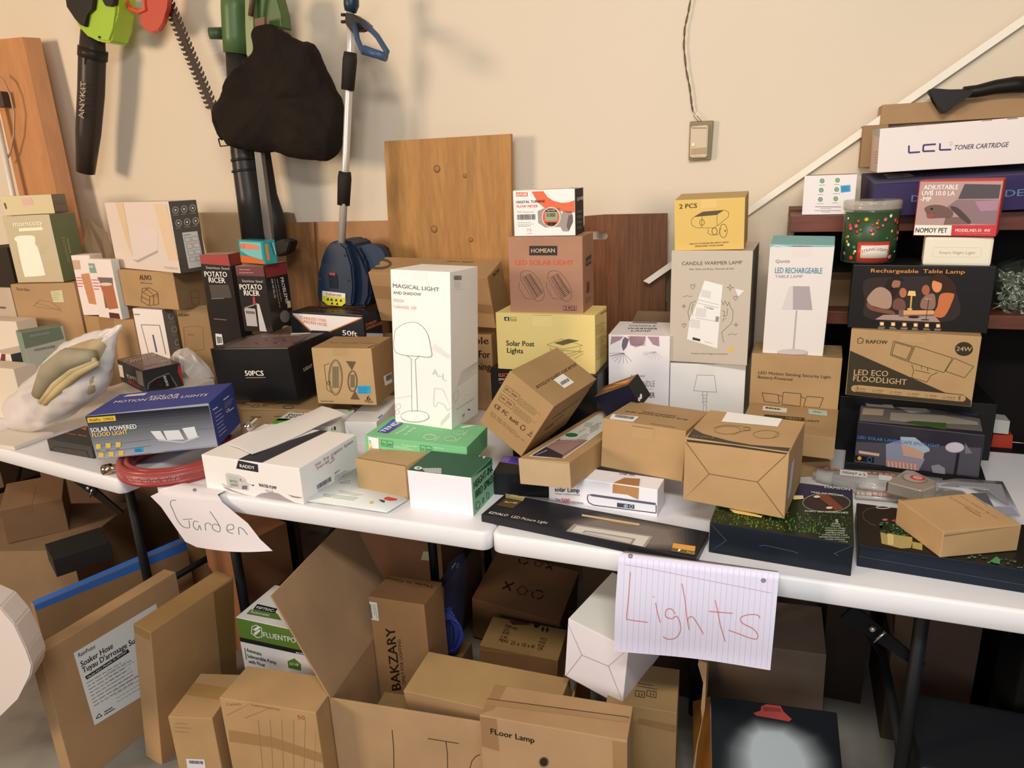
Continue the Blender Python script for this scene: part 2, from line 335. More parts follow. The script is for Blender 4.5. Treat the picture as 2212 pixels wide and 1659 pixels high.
POSE = {
 'magic': (-0.877, 0.3134, 0.8471, -0.0059, -0.0518, 0.0338, 0.1705, 0.1766, 0.4208),
 'tendist': (-0.8438, 0.1967, 0.7994, 0.0689, -0.0228, 0.0468, 0.2801, 0.1633, 0.0567),
 'birdspike': (-0.7115, 0.0659, 0.74, -0.0102, 0, 0, 0.165, 0.1247, 0.098),
 'smallbrown': (-0.8943, 0.1097, 0.74, -0.1181, 0, 0, 0.1516, 0.12, 0.0884),
 'raddy': (-1.2107, 0.0148, 0.74, -0.0328, 0, 0, 0.3094, 0.2401, 0.0965),
 'ezvalo': (-0.3617, 0.0174, 0.74, -0.1258, 0, 0, 0.4848, 0.1186, 0.0185),
 'solarlamp': (-0.3567, 0.1836, 0.74, -0.0793, 0, 0, 0.2621, 0.0636, 0.069),
 'damson': (0.0289, 0.0443, 0.74, -0.0631, 0, 0, 0.2628, 0.2528, 0.0679),
 'blackright': (0.3463, 0.068, 0.74, -0.0559, 0, 0, 0.3467, 0.1908, 0.0464),
 'flatbrown': (0.3753, 0.0991, 0.7874, 0.4547, 0, 0, 0.152, 0.1345, 0.0533),
 'landscape': (0.3323, 0.5331, 0.7666, -0.121, 0, 0, 0.2647, 0.1635, 0.1087),
 'bigblack': (0.3488, 0.7041, 0.7405, 0.0331, 0, 0, 0.3605, 0.2024, 0.1527),
 'rafow': (0.3077, 0.6, 0.9211, -0.1442, 0.024, -0.0005, 0.2719, 0.15, 0.1716),
 'tablelamp': (0.3118, 0.62, 1.0929, -0.0615, 0, 0, 0.2945, 0.14, 0.1559),
 'nightlight': (0.3807, 0.6301, 1.2471, -0.1245, 0, 0, 0.1365, 0.1, 0.0654),
 'nomoy': (0.3677, 0.6299, 1.3152, -0.2739, 0, 0, 0.1638, 0.1001, 0.1251),
 'motion': (0.0516, 0.6596, 0.7405, -0.0521, 0, 0, 0.2213, 0.1424, 0.2661),
 'heavylight': (0.0357, 0.4443, 0.8143, -0.0866, 0, 0, 0.2196, 0.2189, 0.0546),
 'underheavy': (0.0289, 0.4681, 0.74, 0.3296, 0, 0, 0.2482, 0.17, 0.04),
 'ledrecharge': (0.0416, 0.6787, 0.9768, -0.05, 0.1289, 0.0179, 0.1491, 0.104, 0.3215),
 'warmer': (-0.1747, 0.6776, 0.9692, -0.0333, 0, 0, 0.2096, 0.2225, 0.308),
 'whitelamp': (-0.1739, 0.69, 0.7405, 0.1706, 0, 0, 0.204, 0.14, 0.2239),
 'twopcs': (-0.1833, 0.6898, 1.2779, -0.0175, 0.0885, -0.0168, 0.179, 0.1253, 0.1333),
 'floral': (-0.3632, 0.6691, 0.7405, 0.0361, 0, 0, 0.1732, 0.1862, 0.3021),
 'wallmount': (-0.2777, 0.2442, 0.811, -0.1511, -0.0858, 0.019, 0.1987, 0.2006, 0.1197),
 'bigdiag': (-0.0642, 0.1157, 0.812, -0.169, 0, 0, 0.2063, 0.1924, 0.1427),
 'longphoto': (-0.4707, 0.1189, 0.8116, -0.1462, -0.0724, -0.0876, 0.1297, 0.47, 0.0618),
 'blackleft': (-0.56, 0.1963, 0.74, 0.1266, 0, 0, 0.135, 0.1062, 0.06),
 'smalldark': (-0.3656, 0.4735, 0.8797, -0.4149, 0.3, -0.4568, 0.1212, 0.06, 0.0668),
 'solarpost': (-0.6199, 0.6, 0.9416, 0.0042, 0, 0, 0.2948, 0.1457, 0.1686),
 'homean': (-0.6188, 0.62, 1.106, 0.0284, 0, 0, 0.215, 0.1351, 0.2172),
 'quylire': (-0.6211, 0.63, 1.3243, 0.0521, 0, 0, 0.1753, 0.1104, 0.1241),
 'eleblack': (-0.6304, 0.5977, 0.7405, -0.0655, 0, 0, 0.3333, 0.18, 0.2011),
 'spotlights': (-0.6156, 0.218, 0.876, -0.1595, -0.0138, 0.5801, 0.1357, 0.2556, 0.1652),
 'monkey': (-1.0514, 0.7802, 1.0278, -0.0303, 0.3111, 0.0206, 0.426, 0.1189, 0.1798),
 'undermonkey': (-1.0086, 0.78, 0.7405, 0.0001, 0, 0, 0.3, 0.18, 0.2595),
 'whitelong': (-1.1299, 0.3981, 0.74, 0.2087, 0, 0, 0.0984, 0.2596, 0.073),
 'nozzle': (-1.2795, 0.3125, 0.77, 0.1162, 0, 0, 0.1962, 0.1535, 0.05),
 'sixpack': (-1.1976, 0.4401, 0.8488, 0.1384, 0, 0, 0.1909, 0.1524, 0.1739),
 'fiftypcs': (-1.5082, 0.419, 0.846, 0.0239, 0.0116, -0.0493, 0.292, 0.2, 0.1673),
 'gardenhose': (-1.4248, 0.7003, 0.9698, -0.0586, 0, 0, 0.3026, 0.1056, 0.0997),
 'flattext': (-1.4127, 0.4014, 0.74, 0.1462, 0, 0, 0.2962, 0.18, 0.09),
 'bluebox': (-1.5852, 0.0819, 0.7925, 0.4166, -0.0078, -0.0497, 0.333, 0.2046, 0.1282),
 'sheaer': (-1.9591, 0.1046, 0.74, -0.0688, 0, 0, 0.2015, 0.1241, 0.0382),
 'vumpera': (-1.8837, 0.42, 0.8548, 1.1497, 0, 0, 0.1187, 0.2481, 0.0789),
 'ricerL': (-1.8175, 0.6601, 0.9503, 0.1708, 0, 0, 0.1117, 0.0721, 0.3196),
 'ricerR': (-1.641, 0.6195, 1.0161, 0.0339, 0, 0, 0.1143, 0.1215, 0.2209),
 'tealbox': (-1.6418, 0.6402, 1.2427, -0.3469, 0, 0, 0.1514, 0.0451, 0.0753),
 'anydry': (-1.9956, 0.7, 0.7405, 0.6147, 0, 0, 0.1051, 0.1, 0.3376),
 'slimwhite': (-2.1676, 0.6601, 0.7405, -0.0585, 0, 0, 0.1521, 0.0498, 0.3306),
 'auvo': (-2.1492, 0.66, 1.0775, -0.1594, 0, 0, 0.3289, 0.1178, 0.1336),
 'tissue': (-2.1308, 0.6601, 1.2135, -0.2909, 0, 0, 0.4566, 0.0988, 0.2379),
 'snapfront': (-2.3809, 0.6802, 1.0267, -0.1794, 0, 0, 0.1537, 0.0298, 0.223),
 'snapback': (-2.4969, 0.7001, 1.0315, 0.1745, 0, 0, 0.08, 0.0661, 0.2305),
 'tapebrown': (-2.4197, 0.7, 0.7405, -0.1275, 0, 0, 0.3058, 0.15, 0.2841),
 'stardix': (-2.7081, 0.68, 0.7405, 0.2437, 0, 0, 0.2723, 0.15, 0.414),
 'momcozy': (-2.7258, 0.69, 1.1572, 0.1693, 0, 0, 0.2101, 0.1277, 0.2582),
 'topleft': (-2.7117, 0.7001, 1.417, 0.4842, 0, 0, 0.1783, 0.1148, 0.0712),
 'momcozytwo': (-2.4003, 0.4201, 0.7405, 1.1883, 0, 0, 0.1297, 0.0656, 0.2999),
 'whiteleftA': (-2.6154, 0.4, 0.7405, -0.1115, 0, 0, 0.1228, 0.2, 0.2079),
 'boxlefttop': (-3.0535, 0.72, 0.7405, 0.0001, 0, 0, 0.2, 0.2, 0.387),
 'blackleftfar': (-3.0301, 0.73, 1.1253, 0.0003, 0, 0, 0.2, 0.2, 0.1635),
 'icons': (0.1057, 0.7998, 1.3571, -0.0531, 0, 0, 0.1255, 0.0983, 0.1),
 'purple': (0.4072, 0.7579, 1.359, 0.0436, 0.083, -0.0336, 0.4006, 0.28, 0.0821),
 'lcl': (0.4028, 0.7794, 1.4644, 0.012, 0.018, -0.0303, 0.3848, 0.1735, 0.1051),
 'behindlcl': (0.4744, 0.941, 1.5782, -0.011, 0, 0, 0.5001, 0.1, 0.05),
 'soaker': (-1.6673, -0.3127, 0, -0.0805, 0, 0, 0.0469, 0.4024, 0.4124),
 'thinbox': (-1.5183, -0.1785, 0, -0.0744, -0.0043, 0.1552, 0.0615, 0.2741, 0.4434),
 'smallfloor': (-1.2999, -0.2216, 0, 0.2556, 0, 0, 0.1159, 0.1589, 0.2398),
 'tapedfloor': (-1.0893, -0.1828, 0, 0.1139, 0, 0, 0.2608, 0.1189, 0.2999),
 'bakzary': (-0.893, 0.125, 0.008, 0.0268, -0.0111, -0.0173, 0.165, 0.1147, 0.4169),
 'longbrown': (-0.6069, -0.0223, 0.2072, -0.0345, 0.1288, -0.0521, 0.3876, 0.1351, 0.0921),
 'floorlamp': (-0.377, -0.1693, 0, 0.0808, 0, 0, 0.3058, 0.0973, 0.4202),
 'openbox': (-0.6755, -0.0798, 0, 0.101, 0, 0, 0.58, 0.38, 0.292),
 'iconsbrown': (-0.7407, 0.5595, 0.001, 0.0187, 0.2009, 0.119, 0.2935, 0.2328, 0.1771),
 'meas': (-0.6549, 0.3436, 0.001, 0.1022, 0.0093, 0.072, 0.2344, 0.1433, 0.1639),
 'whitefloor': (-0.3398, 0.0225, 0.3654, -0.2725, 0.0625, 0.1163, 0.15, 0.2039, 0.168),
 'tapedright': (-0.2253, -0.0043, 0, 0.0933, 0, 0, 0.1524, 0.1419, 0.373),
 'darkbrown': (0.0286, 0.4833, 0.001, 0.0309, 0.1288, -0.0354, 0.3064, 0.1859, 0.2572),
 'orangelamp': (0.0673, 0.1094, 0.1403, 0.3162, -0.7923, 0.1638, 0.3049, 0.1462, 0.1704),
 'fluent': (-1.1831, 0, 0.001, -0.0029, 0, 0, 0.284, 0.1646, 0.3734),
 'farleft': (-2.3513, 0.2025, 0.3543, 0.8689, 0.0183, 0.0174, 0.1813, 0.2494, 0.1246),
 'bluetape': (-1.9768, -0.1019, 0.001, -0.3138, 0, 0, 0.03, 0.4576, 0.3542),
}

T0 = .74
# ================================================================== the room
WY = 1.06
bm = bmesh.new(); add_box(bm, -4.6, 3.2, WY, WY+.12, 0, 2.75); struct(bm_obj('wall_back', bm, mat('#e4d6c0', .75, kind='wall')))
bm = bmesh.new(); add_box(bm, -4.72, -4.6, 0.2, WY+.12, 0, 2.75); struct(bm_obj('wall_left', bm, mat('#e6d3ba', .75, kind='wall')))
bm = bmesh.new(); add_box(bm, -4.72, 3.32, -3.9, WY+.12, -.12, 0); struct(bm_obj('floor', bm, mat('#8d877d', .8, kind='concrete')))
bm = bmesh.new(); add_box(bm, -4.72, 3.32, -1.2, WY+.12, 2.75, 2.85); struct(bm_obj('ceiling', bm, mat('#d8cbb8', .8, kind='wall')))
# the stair stringer's white trim slanting over the wall
a, b = aty(2212, 42, WY-.095), aty(1393, 612, WY-.095); dr = (a-b).normalized(); a = a+dr*.6; pn = Vector((0, 1, 0)).cross(dr).normalized()
bm = bmesh.new(); A = [b-pn*.009, a-pn*.009, a+pn*.011, b+pn*.009+dr*.01]; add_prism(bm, A, Vector((0, .018, 0)))
struct(bm_obj('trim_1', bm, mat('#f2ead9', .5)))
# wall panel below the stringer stands slightly proud
b = b+dr*.22; P = [b+Vector((0, .018, 0)), a+Vector((0, .018, 0)), Vector((a.x, a.y+.018, 1.37)), Vector((.01, a.y+.018, 1.37)), Vector((.01, a.y+.018, .0)), Vector((b.x, a.y+.018, .0))]
bm = bmesh.new(); add_prism(bm, P, Vector((0, .011, 0))); struct(bm_obj('trim_2', bm, mat('#e2d2ba', .7, kind='wall')))

# ------------------------------------------------------------------ boards standing against the wall
def board(name, label, P, Y, th, m, cat='board', bottom=.35, group=None, hole=None):
    tl, tr = aty(*P[0], Y), aty(*P[1], Y)
    bl, br = aty(*P[3], Y), aty(*P[2], Y)
    def down(t, b): k = (t.z-bottom)/(t.z-b.z); return Vector((t.x+(b.x-t.x)*k, Y, bottom))
    pts = [tl, tr, down(tr, br), down(tl, bl)]
    bm = bmesh.new()
    if hole:
        hx0, hx1, hz0, hz1 = hole; r = (hz1-hz0)/2; zc = (hz0+hz1)/2
        ring = [Vector((hx1-r+r*math.sin(a), Y, zc+r*math.cos(a))) for a in [math.pi*i/8 for i in range(9)]]+[Vector((hx0+r-r*math.sin(a), Y, zc-r*math.cos(a))) for a in [math.pi*i/8 for i in range(9)]]
        o = [tl, tr, pts[2], pts[3]]; to, tt = Vector((hx0+r, Y, tl.z)), Vector((hx1-r, Y, tr.z)); bb, ba = Vector((hx1-r, Y, bottom)), Vector((hx0+r, Y, bottom))
        for poly in ([o[0], to, ring[17]]+[ring[i] for i in range(16, 8, -1)]+[ba, o[3]], [to, tt, ring[0], ring[17]], [tt, o[1], o[2], bb]+[ring[i] for i in range(8, -1, -1)], [ring[9], ring[8], bb, ba]):
            add_prism(bm, poly, Vector((0, th, 0)))
    else: add_prism(bm, pts, Vector((0, th, 0)))
    o = bm_obj(name, bm, m); tag(o, label, cat, group); return o, pts
ply, pts = board('plywood_board', 'tall pale knotty plywood board leaning on the wall behind the white lamp carton', [(830, 305), (1103, 289), (1106, 560), (842, 560)], .985, .018, mat('#bd8848', .6, kind='wood', axis=(6, 6, .8), dark=.70), bottom=.60)
for (kx, ky, kr) in ((944, 365, 9), (938, 495, 9), (1004, 380, 5), (1017, 518, 6)):
    c = aty(kx, ky, .985); r = kr/700
    bm = bmesh.new(); add_lathe(bm, [(r, .0), (r*.97, .0006), (.0005, .0007)], c, Vector((0, -1, 0)), 18); kn = bm_obj('knot', bm, mat('#7a5430', .6), ply)
    bm = bmesh.new(); add_lathe(bm, [(r*.78, .0006), (r*.76, .0010), (.0005, .0011)], c, Vector((0, -1, 0)), 18); bm_obj('knot_heart', bm, mat('#a3774a', .6), kn)
board('wood_panel', 'reddish brown wood panel with an oval handle hole behind the brown solar light box', [(1262, 467), (1441, 461), (1436, 700), (1262, 700)], 1.0, .016, mat('#80502e', .45, kind='wood', axis=(14, 14, .7), dark=.5), bottom=.60, hole=(aty(1255, 500, 1.).x, aty(1313, 500, 1.).x, aty(1300, 518, 1.).z, aty(1300, 500, 1.).z))
board('plywood_board', 'brown wood board with a drilled hole behind the potato ricer boxes', [(612, 481), (677, 480), (690, 690), (630, 690)], 1.005, .015, mat('#9a6c42', .5, kind='wood', axis=(9, 9, .9), dark=.6), bottom=.60)
board('plywood_board', 'orange-brown smooth board behind the blue power head', [(677, 480), (842, 477), (842, 690), (690, 690)], 1.02, .015, mat('#b07c4c', .5, kind='wood', axis=(3, 3, .8), dark=.85), bottom=.60)
board('hardboard_sheet', 'tan hardboard sheet on the wall behind the black leaf blower tubes', [(425, 459), (612, 459), (640, 690), (480, 690)], 1.035, .006, mat('#d8b084', .7, kind='kraft'), bottom=.60)
board('timber_offcut', 'short grey-brown timber end beside the black leaf blower tubes', [(609, 459), (625, 462), (630, 482), (612, 482)], 1.02, .03, mat('#8f7a58', .7, kind='wood'), bottom=.885)
board('hardboard_sheet', 'dark hardboard strip low on the wall beside the grey lamp carton', [(1441, 575), (1453, 575), (1453, 700), (1441, 700)], 1.03, .006, mat('#6b5a48', .7), bottom=.6)
# leaning timber at the far left
def beam(name, label, P, Yt, Yb, wpx, m, zb=.78):
    tl, tr = aty(*P[0], Yt), aty(*P[1], Yt); bl, br = aty(*P[3], Yb), aty(*P[2], Yb)
    def dn(t, b): k = (t.z-zb)/(t.z-b.z); return t+(b-t)*k
    pts = [tl, tr, dn(tr, br), dn(tl, bl)]; bm = bmesh.new(); add_prism(bm, pts, Vector((.035, .05, 0))); return tag(bm_obj(name, bm, m), label, 'timber')
beam('timber_beam', 'thick orange-brown timber beam leaning in the far left corner', [(-35, 88), (48, 80), (122, 415), (40, 415)], .95, .93, 0, mat('#cb8d58', .5, kind='wood', axis=(4, 4, .7), dark=.8))
bm = bmesh.new(); add_tube(bm, [aty(-12, 230, .90), aty(30, 430, .88), aty(48, 520, .88)], .011, 12)
tag(bm_obj('metal_pole', bm, mat('#e8e0d4', .3)), 'white pole leaning in front of the orange-brown timber at far left', 'pole')
cp = [aty(x, y, .90) for x, y in ((-8, 160), (8, 175), (22, 205), (31, 245), (30, 290), (22, 330), (12, 350))]
bm = bmesh.new(); add_tube(bm, cp, .004, 8); tag(bm_obj('cable', bm, mat('#b99a7c', .5)), 'thin grey cable loop hanging over the timber at far left', 'cable')
bm = bmesh.new(); add_box(bm, -.02, .02, -.01, .02, -.03, .03, .004); tag(bm_obj('cable_bracket', bm, mat('#4a3a30', .6), loc=aty(3, 215, .91)), 'small dark bracket on the timber behind the cable loop', 'bracket')

# ------------------------------------------------------------------ folding tables
WHT = '#e9e8ea'
def table(label, M, L, D, legs):
    t = bpy.data.objects.new('folding_table', None); COL.objects.link(t); t.matrix_world = M
    tag(t, label, 'table', 'white folding tables')
    bm = bmesh.new(); n = 6; r = .022; o = []
    for cx, cy, a0 in ((r, r, 180), (L-r, r, 270), (L-r, D-r, 0), (r, D-r, 90)):
        for i in range(n+1):
            a = math.radians(a0+90*i/n); o.append((cx+r*math.cos(a), cy+r*math.sin(a)))
    cs = (sum(p[0] for p in o)/len(o), sum(p[1] for p in o)/len(o)); rings = []
    for z, s in ((T0-.046, .003), (T0-.043, 0), (T0-.006, 0), (T0-.002, .002), (T0, .007)):
        rings.append([bm.verts.new((x+(s if x < cs[0] else -s), y+(s if y < cs[1] else -s), z)) for x, y in o])
    for A, B in zip(rings, rings[1:]):
        for k in range(len(o)): f = bm.faces.new((A[k], A[(k+1) % len(o)], B[(k+1) % len(o)], B[k])); f.smooth = True
    bm.faces.new(rings[-1]); bm.faces.new(rings[0][::-1]); bm_obj('table_top', bm, mat(WHT, .42, kind='paper'), t)
    blk = mat('#131416', .55)
    for x in legs:
        y0, br = .10, True
        if isinstance(x, tuple): (x, y0), br = x, False
        for y in (y0, D-.10):
            bm = bmesh.new(); add_tube(bm, [(x, y, T0-.04), (x, y, .02)], .0135, 12); bm_obj('leg', bm, blk, t)
        bm = bmesh.new(); add_tube(bm, [(x, y0, .30), (x, D-.10, .30)], .011, 10); bm_obj('cross_bar', bm, blk, t)
        if not br: continue
        s = 1 if x < L/2 else -1
        bm = bmesh.new(); add_tube(bm, [(x, D/2, .30), (x+s*.28, D/2, T0-.045)], .009, 8); bm_obj('brace', bm, blk, t)
    bm = bmesh.new(); add_tube(bm, [(.15, .05, T0-.055), (L-.15, .05, T0-.055)], .012, 8); add_tube(bm, [(.15, D-.05, T0-.055), (L-.15, D-.05, T0-.055)], .012, 8)
    bm_obj('under_rail', bm, blk, t); return t
ang = math.radians(-8)
Lt = table('white folding table at the left, its rounded end beside the hose coil', Matrix.Translation((-1.65, .0, 0)) @ Matrix.Rotation(ang, 4, 'Z') @ Matrix.Translation((-1.83, 0, 0)), 1.83, .78, (.4, 1.695))
table('white folding table in the middle, holding the white water pump carton', Matrix.Translation((-1.53, 0, 0)), .965, .88, (.143, (.615, .38)))
Rt = table('white folding table at the right, with the lined Lights paper hanging off it', Matrix.Translation((-.561, 0, 0)), 1.22, .88, ((.408, .42), .861))
# folding-leg hinge bracket with chrome bolts, seen under the right and left tables
def bracket(px0, px1, Y, label):
    e = bpy.data.objects.new('hinge_bracket', None); COL.objects.link(e); a, b = aty(*px0, Y), aty(*px1, Y); e.location = a; tag(e, label, 'bracket')
    d = b-a; n = Vector((0, 1, 0)).cross(d).normalized()*.018; bm = bmesh.new(); add_prism(bm, [n*1.1, d*1.0+n*.5, d*1.02-n*.5, -n*1.2], Vector((0, .006, 0))); bm_obj('steel_plate', bm, mat('#1b1c20', .35, .4), e)
    bm = bmesh.new(); add_lathe(bm, [(.007, 0), (.007, .006), (.003, .009)], d*.32-n*.25, Vector((0, -1, 0)), 12); bm_obj('bolt', bm, mat('#d9d5cf', .2, 1), e)
    bm = bmesh.new(); add_tube(bm, [d*.42-n*1.1+Vector((0, -.01, 0)), d*.42+n*.8+Vector((0, -.01, 0))], .003, 8); bm_obj('locking_pin', bm, mat('#d9d5cf', .2, 1), e)
bracket((1830, 1322), (1990, 1440), .12, 'black steel hinge bracket with bolt and pin under the right table')
bracket((160, 1030), (262, 1110), .14, 'black steel hinge bracket with chrome bolts under the left table')
# ================================================================== cartons on the tables
b = Bx('magic', 'lamp_carton', 'tall white lamp carton standing on the green box, a drawn table lamp on its front', col='#f3f1ec', view='C6', kind='paper')
b.tab('F', [(1815, 705), (1950, 712), (1950, 810), (1812, 800)], '#efece5', '#7a756c')
b.t('F', 'MAGICAL LIGHT', 1655, 872, 2050, 908, 34, '#6c6a64', 1).t('F', 'AND SHADOW', 1657, 928, 1895, 945, 26, '#6c6a64', 1)
b.t('F', 'DESIGN', 1657, 992, 1748, 1000, 26, '#d59a80').t('F', 'CHANGES  LIFE', 1660, 1048, 1856, 1062, 26, '#d59a80')
lamp = [(1680, 1425), (1672, 1260), (1700, 1215), (1760, 1180), (1840, 1170), (1900, 1200), (1950, 1270), (1980, 1400), (1978, 1462), (1885, 1460)]
b.sm = True; b.p('F', [(x+7, y+6) for x, y in lamp], '#cfccc5', 1).p('F', lamp, '#f7f5f1', 2).l('F', lamp+[lamp[0]], 4, '#8e8b85', 3); b.sm = False
b.view = 'C7'
b.p('F', [(1818, -40), (1845, -40), (1862, 430), (1820, 428)], '#f8f6f2', 2).l('F', [(1770, -50), (1812, -20), (1818, 430)], 4, '#8e8b85', 3).l('F', [(1885, -50), (1845, -10), (1865, 430)], 4, '#8e8b85', 3)
b.e('F', 1845, 478, 124, 50, '#cfccc5', layer=1).e('F', 1842, 470, 120, 48, '#f7f5f1', layer=2).e('F', 1842, 470, 120, 48, '#8e8b85', 4).l('F', [(1672, 320), (1812, 295)], 3, '#c9c6c0')
b.e('F', 1700, 385, 20, 22, '#b5b1aa', 3).e('F', 1692, 435, 16, 18, '#b5b1aa', 3)
b.t('F', 'A-L', 1990, 110, 2110, 175, 55, '#cfccc6', 1)
bk = [(2010, 230), (2080, 240), (2160, 400), (2120, 420), (2090, 370), (2040, 350), (2020, 390), (2000, 370)]; b.l('F', bk+[bk[0]], 5, '#c9c6c0')
for i in range(5): b.l('F', [(1985+i*6, -110-i*10), (2130+i*4, -20-i*6)], 3, '#d4d1cb')
for i in range(4): b.l('F', [(2060, 560-i*12), (2140, 470-i*12)], 3, '#cbc8c2')
b.view = 'D1'; b.sticker('R', [(75, 845), (148, 845), (150, 965), (78, 965)], '#f7f5f0', 'barcode_label').bar('R', [(77, 850), (142, 850), (142, 888), (77, 888)]).lines('R', 80, 905, 145, 907, 4, 14, '#777', 2)
b.begin('printed_artwork'); b.view = 'F2'
for i in range(9): b.l('R', [(150+i*6, 300-i*22), (395, 120-i*30+i*i*2)], 3, '#b9bcbd')
b.l('R', [(100, 400), (160, 350), (170, 420), (120, 500), (100, 400)], 3, '#b9bcbd').l('R', [(10, 300), (60, 560), (30, 560), (5, 420)], 3, '#b9bcbd')
b.t('R', 'MAGICAL LIGHT AND SHADOW', 140, 585, 355, 448, 14, '#8a8c8c').t('R', 'W', 208, 680, 240, 655, 40, '#555').e('R', 292, 580, 18, 10, '#777')
b.done()
b = Bx('tendist', 'green_carton', 'flat green carton lying under the tall white lamp carton', col='#7cc48a', view='F1', kind='paper')
b.p('T', [(1540, 430), (1700, 300), (1770, 320), (1640, 440)], '#3f6fc0', 1).p('T', [(1590, 440), (1790, 335), (1800, 352), (1650, 443)], '#5b3f93', 2)
b.t('T', 'TEND', 1612, 438, 1770, 338, 46, '#fff', 2, up=(-46, -12), layer=4).t('T', 'Waterproof', 1738, 458, 1868, 376, 24, '#e9f5ea', 1, up=(-26, -7)).t('T', 'for RV &', 1826, 470, 1932, 392, 24, '#e9f5ea', 1, up=(-26, -7))
b.e('T', 2065, 482, 60, 26, '#e4f3e6', 5).lines('T', 2110, 520, 2170, 465, 2, 8, '#e4f3e6', 3)
b.view = 'F2'; b.e('T', 175, 855, 60, 30, '#d9efdc', 5).e('T', 175, 855, 30, 15, '#d9efdc', 4).e('T', 70, 930, 68, 28, '#d9efdc', 5).lines('T', 225, 880, 290, 820, 2, 10, '#e4f3e6', 4).lines('T', 130, 960, 210, 900, 2, 10, '#e4f3e6', 4)
b.p('T', [(180, 790), (300, 765), (430, 700), (425, 720), (300, 785), (220, 800)], '#f2f5ef', 1)
b.view = 'F1'
for x, tx in ((1585, 'EU'), (1972, 'UK')):
    y = 508 if x < 1900 else 560
    b.l('F', [(x, y), (x+115, y+16), (x+115, y+72), (x, y+56), (x, y)], 4, '#2f6b40').l('F', [(x+56, y+8), (x+56, y+64)], 4, '#2f6b40').t('F', tx, x+10, y+46, x+42, y+50, 20, '#2f6b40', 1).t('F', 'REP', x+66, y+54, x+108, y+60, 20, '#2f6b40', 1)
b.t('F', 'Consulting GmbH', 1790, 562, 1945, 582, 15, '#e9f5ea', 1).lines('F', 1705, 565, 1910, 595, 2, 14, '#dff0e1', 4).lines('F', 1595, 595, 1960, 645, 3, 10, '#b8e0bf', 4)
for i, s_ in enumerate(('CE', 'RoHS', 'O', 'X', 'o', 'FC', 'A')): b.t('F', s_, 1612+i*72, 685+i*9, 1648+i*72, 690+i*9, 22, '#c98a3a', 1)
b.t('F', 'CONSULTING LTD', 2100, 590, 2212, 603, 14, '#e9f5ea', 1)
b.sticker('F', [(1455, 458), (1555, 472), (1562, 662), (1465, 648)], '#f4f2ee', 'energy_label').p('F', [(1460, 462), (1550, 475), (1551, 487), (1460, 474)], '#34406e', 3)
for i, c in enumerate(('#2f9a4a', '#6fb53a', '#c8cf35', '#f0d22f', '#eea12f', '#e06a2c', '#cf3b30')): b.p('F', [(1465, 510+i*15), (1480+i*4, 512+i*15), (1480+i*4, 522+i*15), (1465, 520+i*15)], c, 3)
b.p('F', [(1532, 592), (1556, 596), (1556, 610), (1532, 606)], '#222', 3)
b.sticker('F', [(2105, 710), (2215, 722), (2215, 775), (2100, 762)], '#f4f2ee', 'sticker').p('F', [(2185, 728), (2214, 731), (2214, 770), (2185, 765)], '#d8483a', 3).e('F', 2150, 745, 22, 16, '#c55', 3)
b.done()
b = Bx('birdspike', 'bird_spike_carton', 'white and green carton of bird spikes under the green carton', col='#efeaf0', view='D2', kind='paper', faces={'R': '#8fc7a5', 'T': '#2f5a44'})
b.p('R', [(130, 880), (420, 640), (430, 690), (340, 800), (190, 905)], '#2d6b4c', 1).t('R', 'HEIGHT-INC', 210, 985, 350, 845, 52, '#17482f', 2).t('R', 'BIRD SPIKES', 222, 1050, 352, 925, 52, '#17482f', 2)
b.l('R', [(225, 1130), (225, 1085), (245, 1070), (255, 1085), (250, 1115), (225, 1130)], 4, '#345').e('R', 310, 1030, 10, 22, '#345', 4).p('R', [(270, 1090), (285, 1075), (285, 1040), (270, 1050)], '#567')
b.view = 'F1'; b.r('T', 1990, 790, 2180, 850, '#b9beb8', 1)
for i in range(6): b.l('T', [(2010+i*30, 800), (2030+i*30, 842)], 4, '#5a6660')
b.e('T', 1950, 790, 40, 16, '#e9e9e4', layer=2).p('T', [(1930, 790), (1975, 780), (1955, 800)], '#2f5a44', 3)
b.view = 'D2'; b.t('T', '24 PCS', 280, 770, 440, 600, 50, '#f2f2ee', 2, up=(-35, -22)); b.done()
Bx('smallbrown', 'kraft_carton', 'small plain brown carton tucked under the left end of the green carton', view='F1').l('T', [(1340, 690), (1840, 770)], 5, '#8a6436').done()
b = Bx('raddy', 'pump_carton', 'white water pump carton with a black band and red handwriting on its side', col='#efe9e4', view='F1', kind='paper', faces={'R': '#e6e8ea'})
b.p('T', [(160, 705), (270, 650), (1010, 395), (1090, 400), (385, 742)], '#33343c', 2); b.l('T', [(0, 690), (150, 712)], 4, '#a3977f'); b.l('T', [(385, 748), (765, 795), (1335, 465)], 4, '#a08b78')
b.begin('band_flap', base=2); b.p('F', [(160, 705), (355, 752), (362, 830), (140, 792)], '#2c2d34', 2); b.t('F', 'RADDY', 182, 778, 328, 800, 32, '#f3f1ee', 2, layer=4); b.begin('printed_artwork')
b.p('F', [(30, 850), (50, 835), (175, 860), (230, 900), (265, 960), (265, 1015), (75, 985), (50, 960)], '#cfc8c3', 1).p('F', [(55, 862), (155, 882), (165, 978), (78, 962)], '#b6c2b4', 2)
b.t('F', '80736', 80, 925, 150, 935, 24, '#6c7c74', 1).t('F', '20003', 85, 962, 158, 972, 24, '#6c7c74', 1).e('F', 200, 902, 32, 30, '#e8e4df', 3).e('F', 200, 902, 24, 22, '#8a8784', 3, a0=20, a1=200)
b.t('F', 'A', 178, 912, 195, 914, 20, '#444', 1).r('F', 200, 962, 250, 998, '#6b6d7a', 3).l('F', [(262, 948), (300, 958)], 4, '#888').r('F', 298, 954, 318, 966, '#333')
b.t('F', 'WATER PUMP', 368, 970, 545, 1002, 32, '#26262c', 2).t('F', 'WS-74', 432, 1020, 510, 1032, 22, '#9a9490')
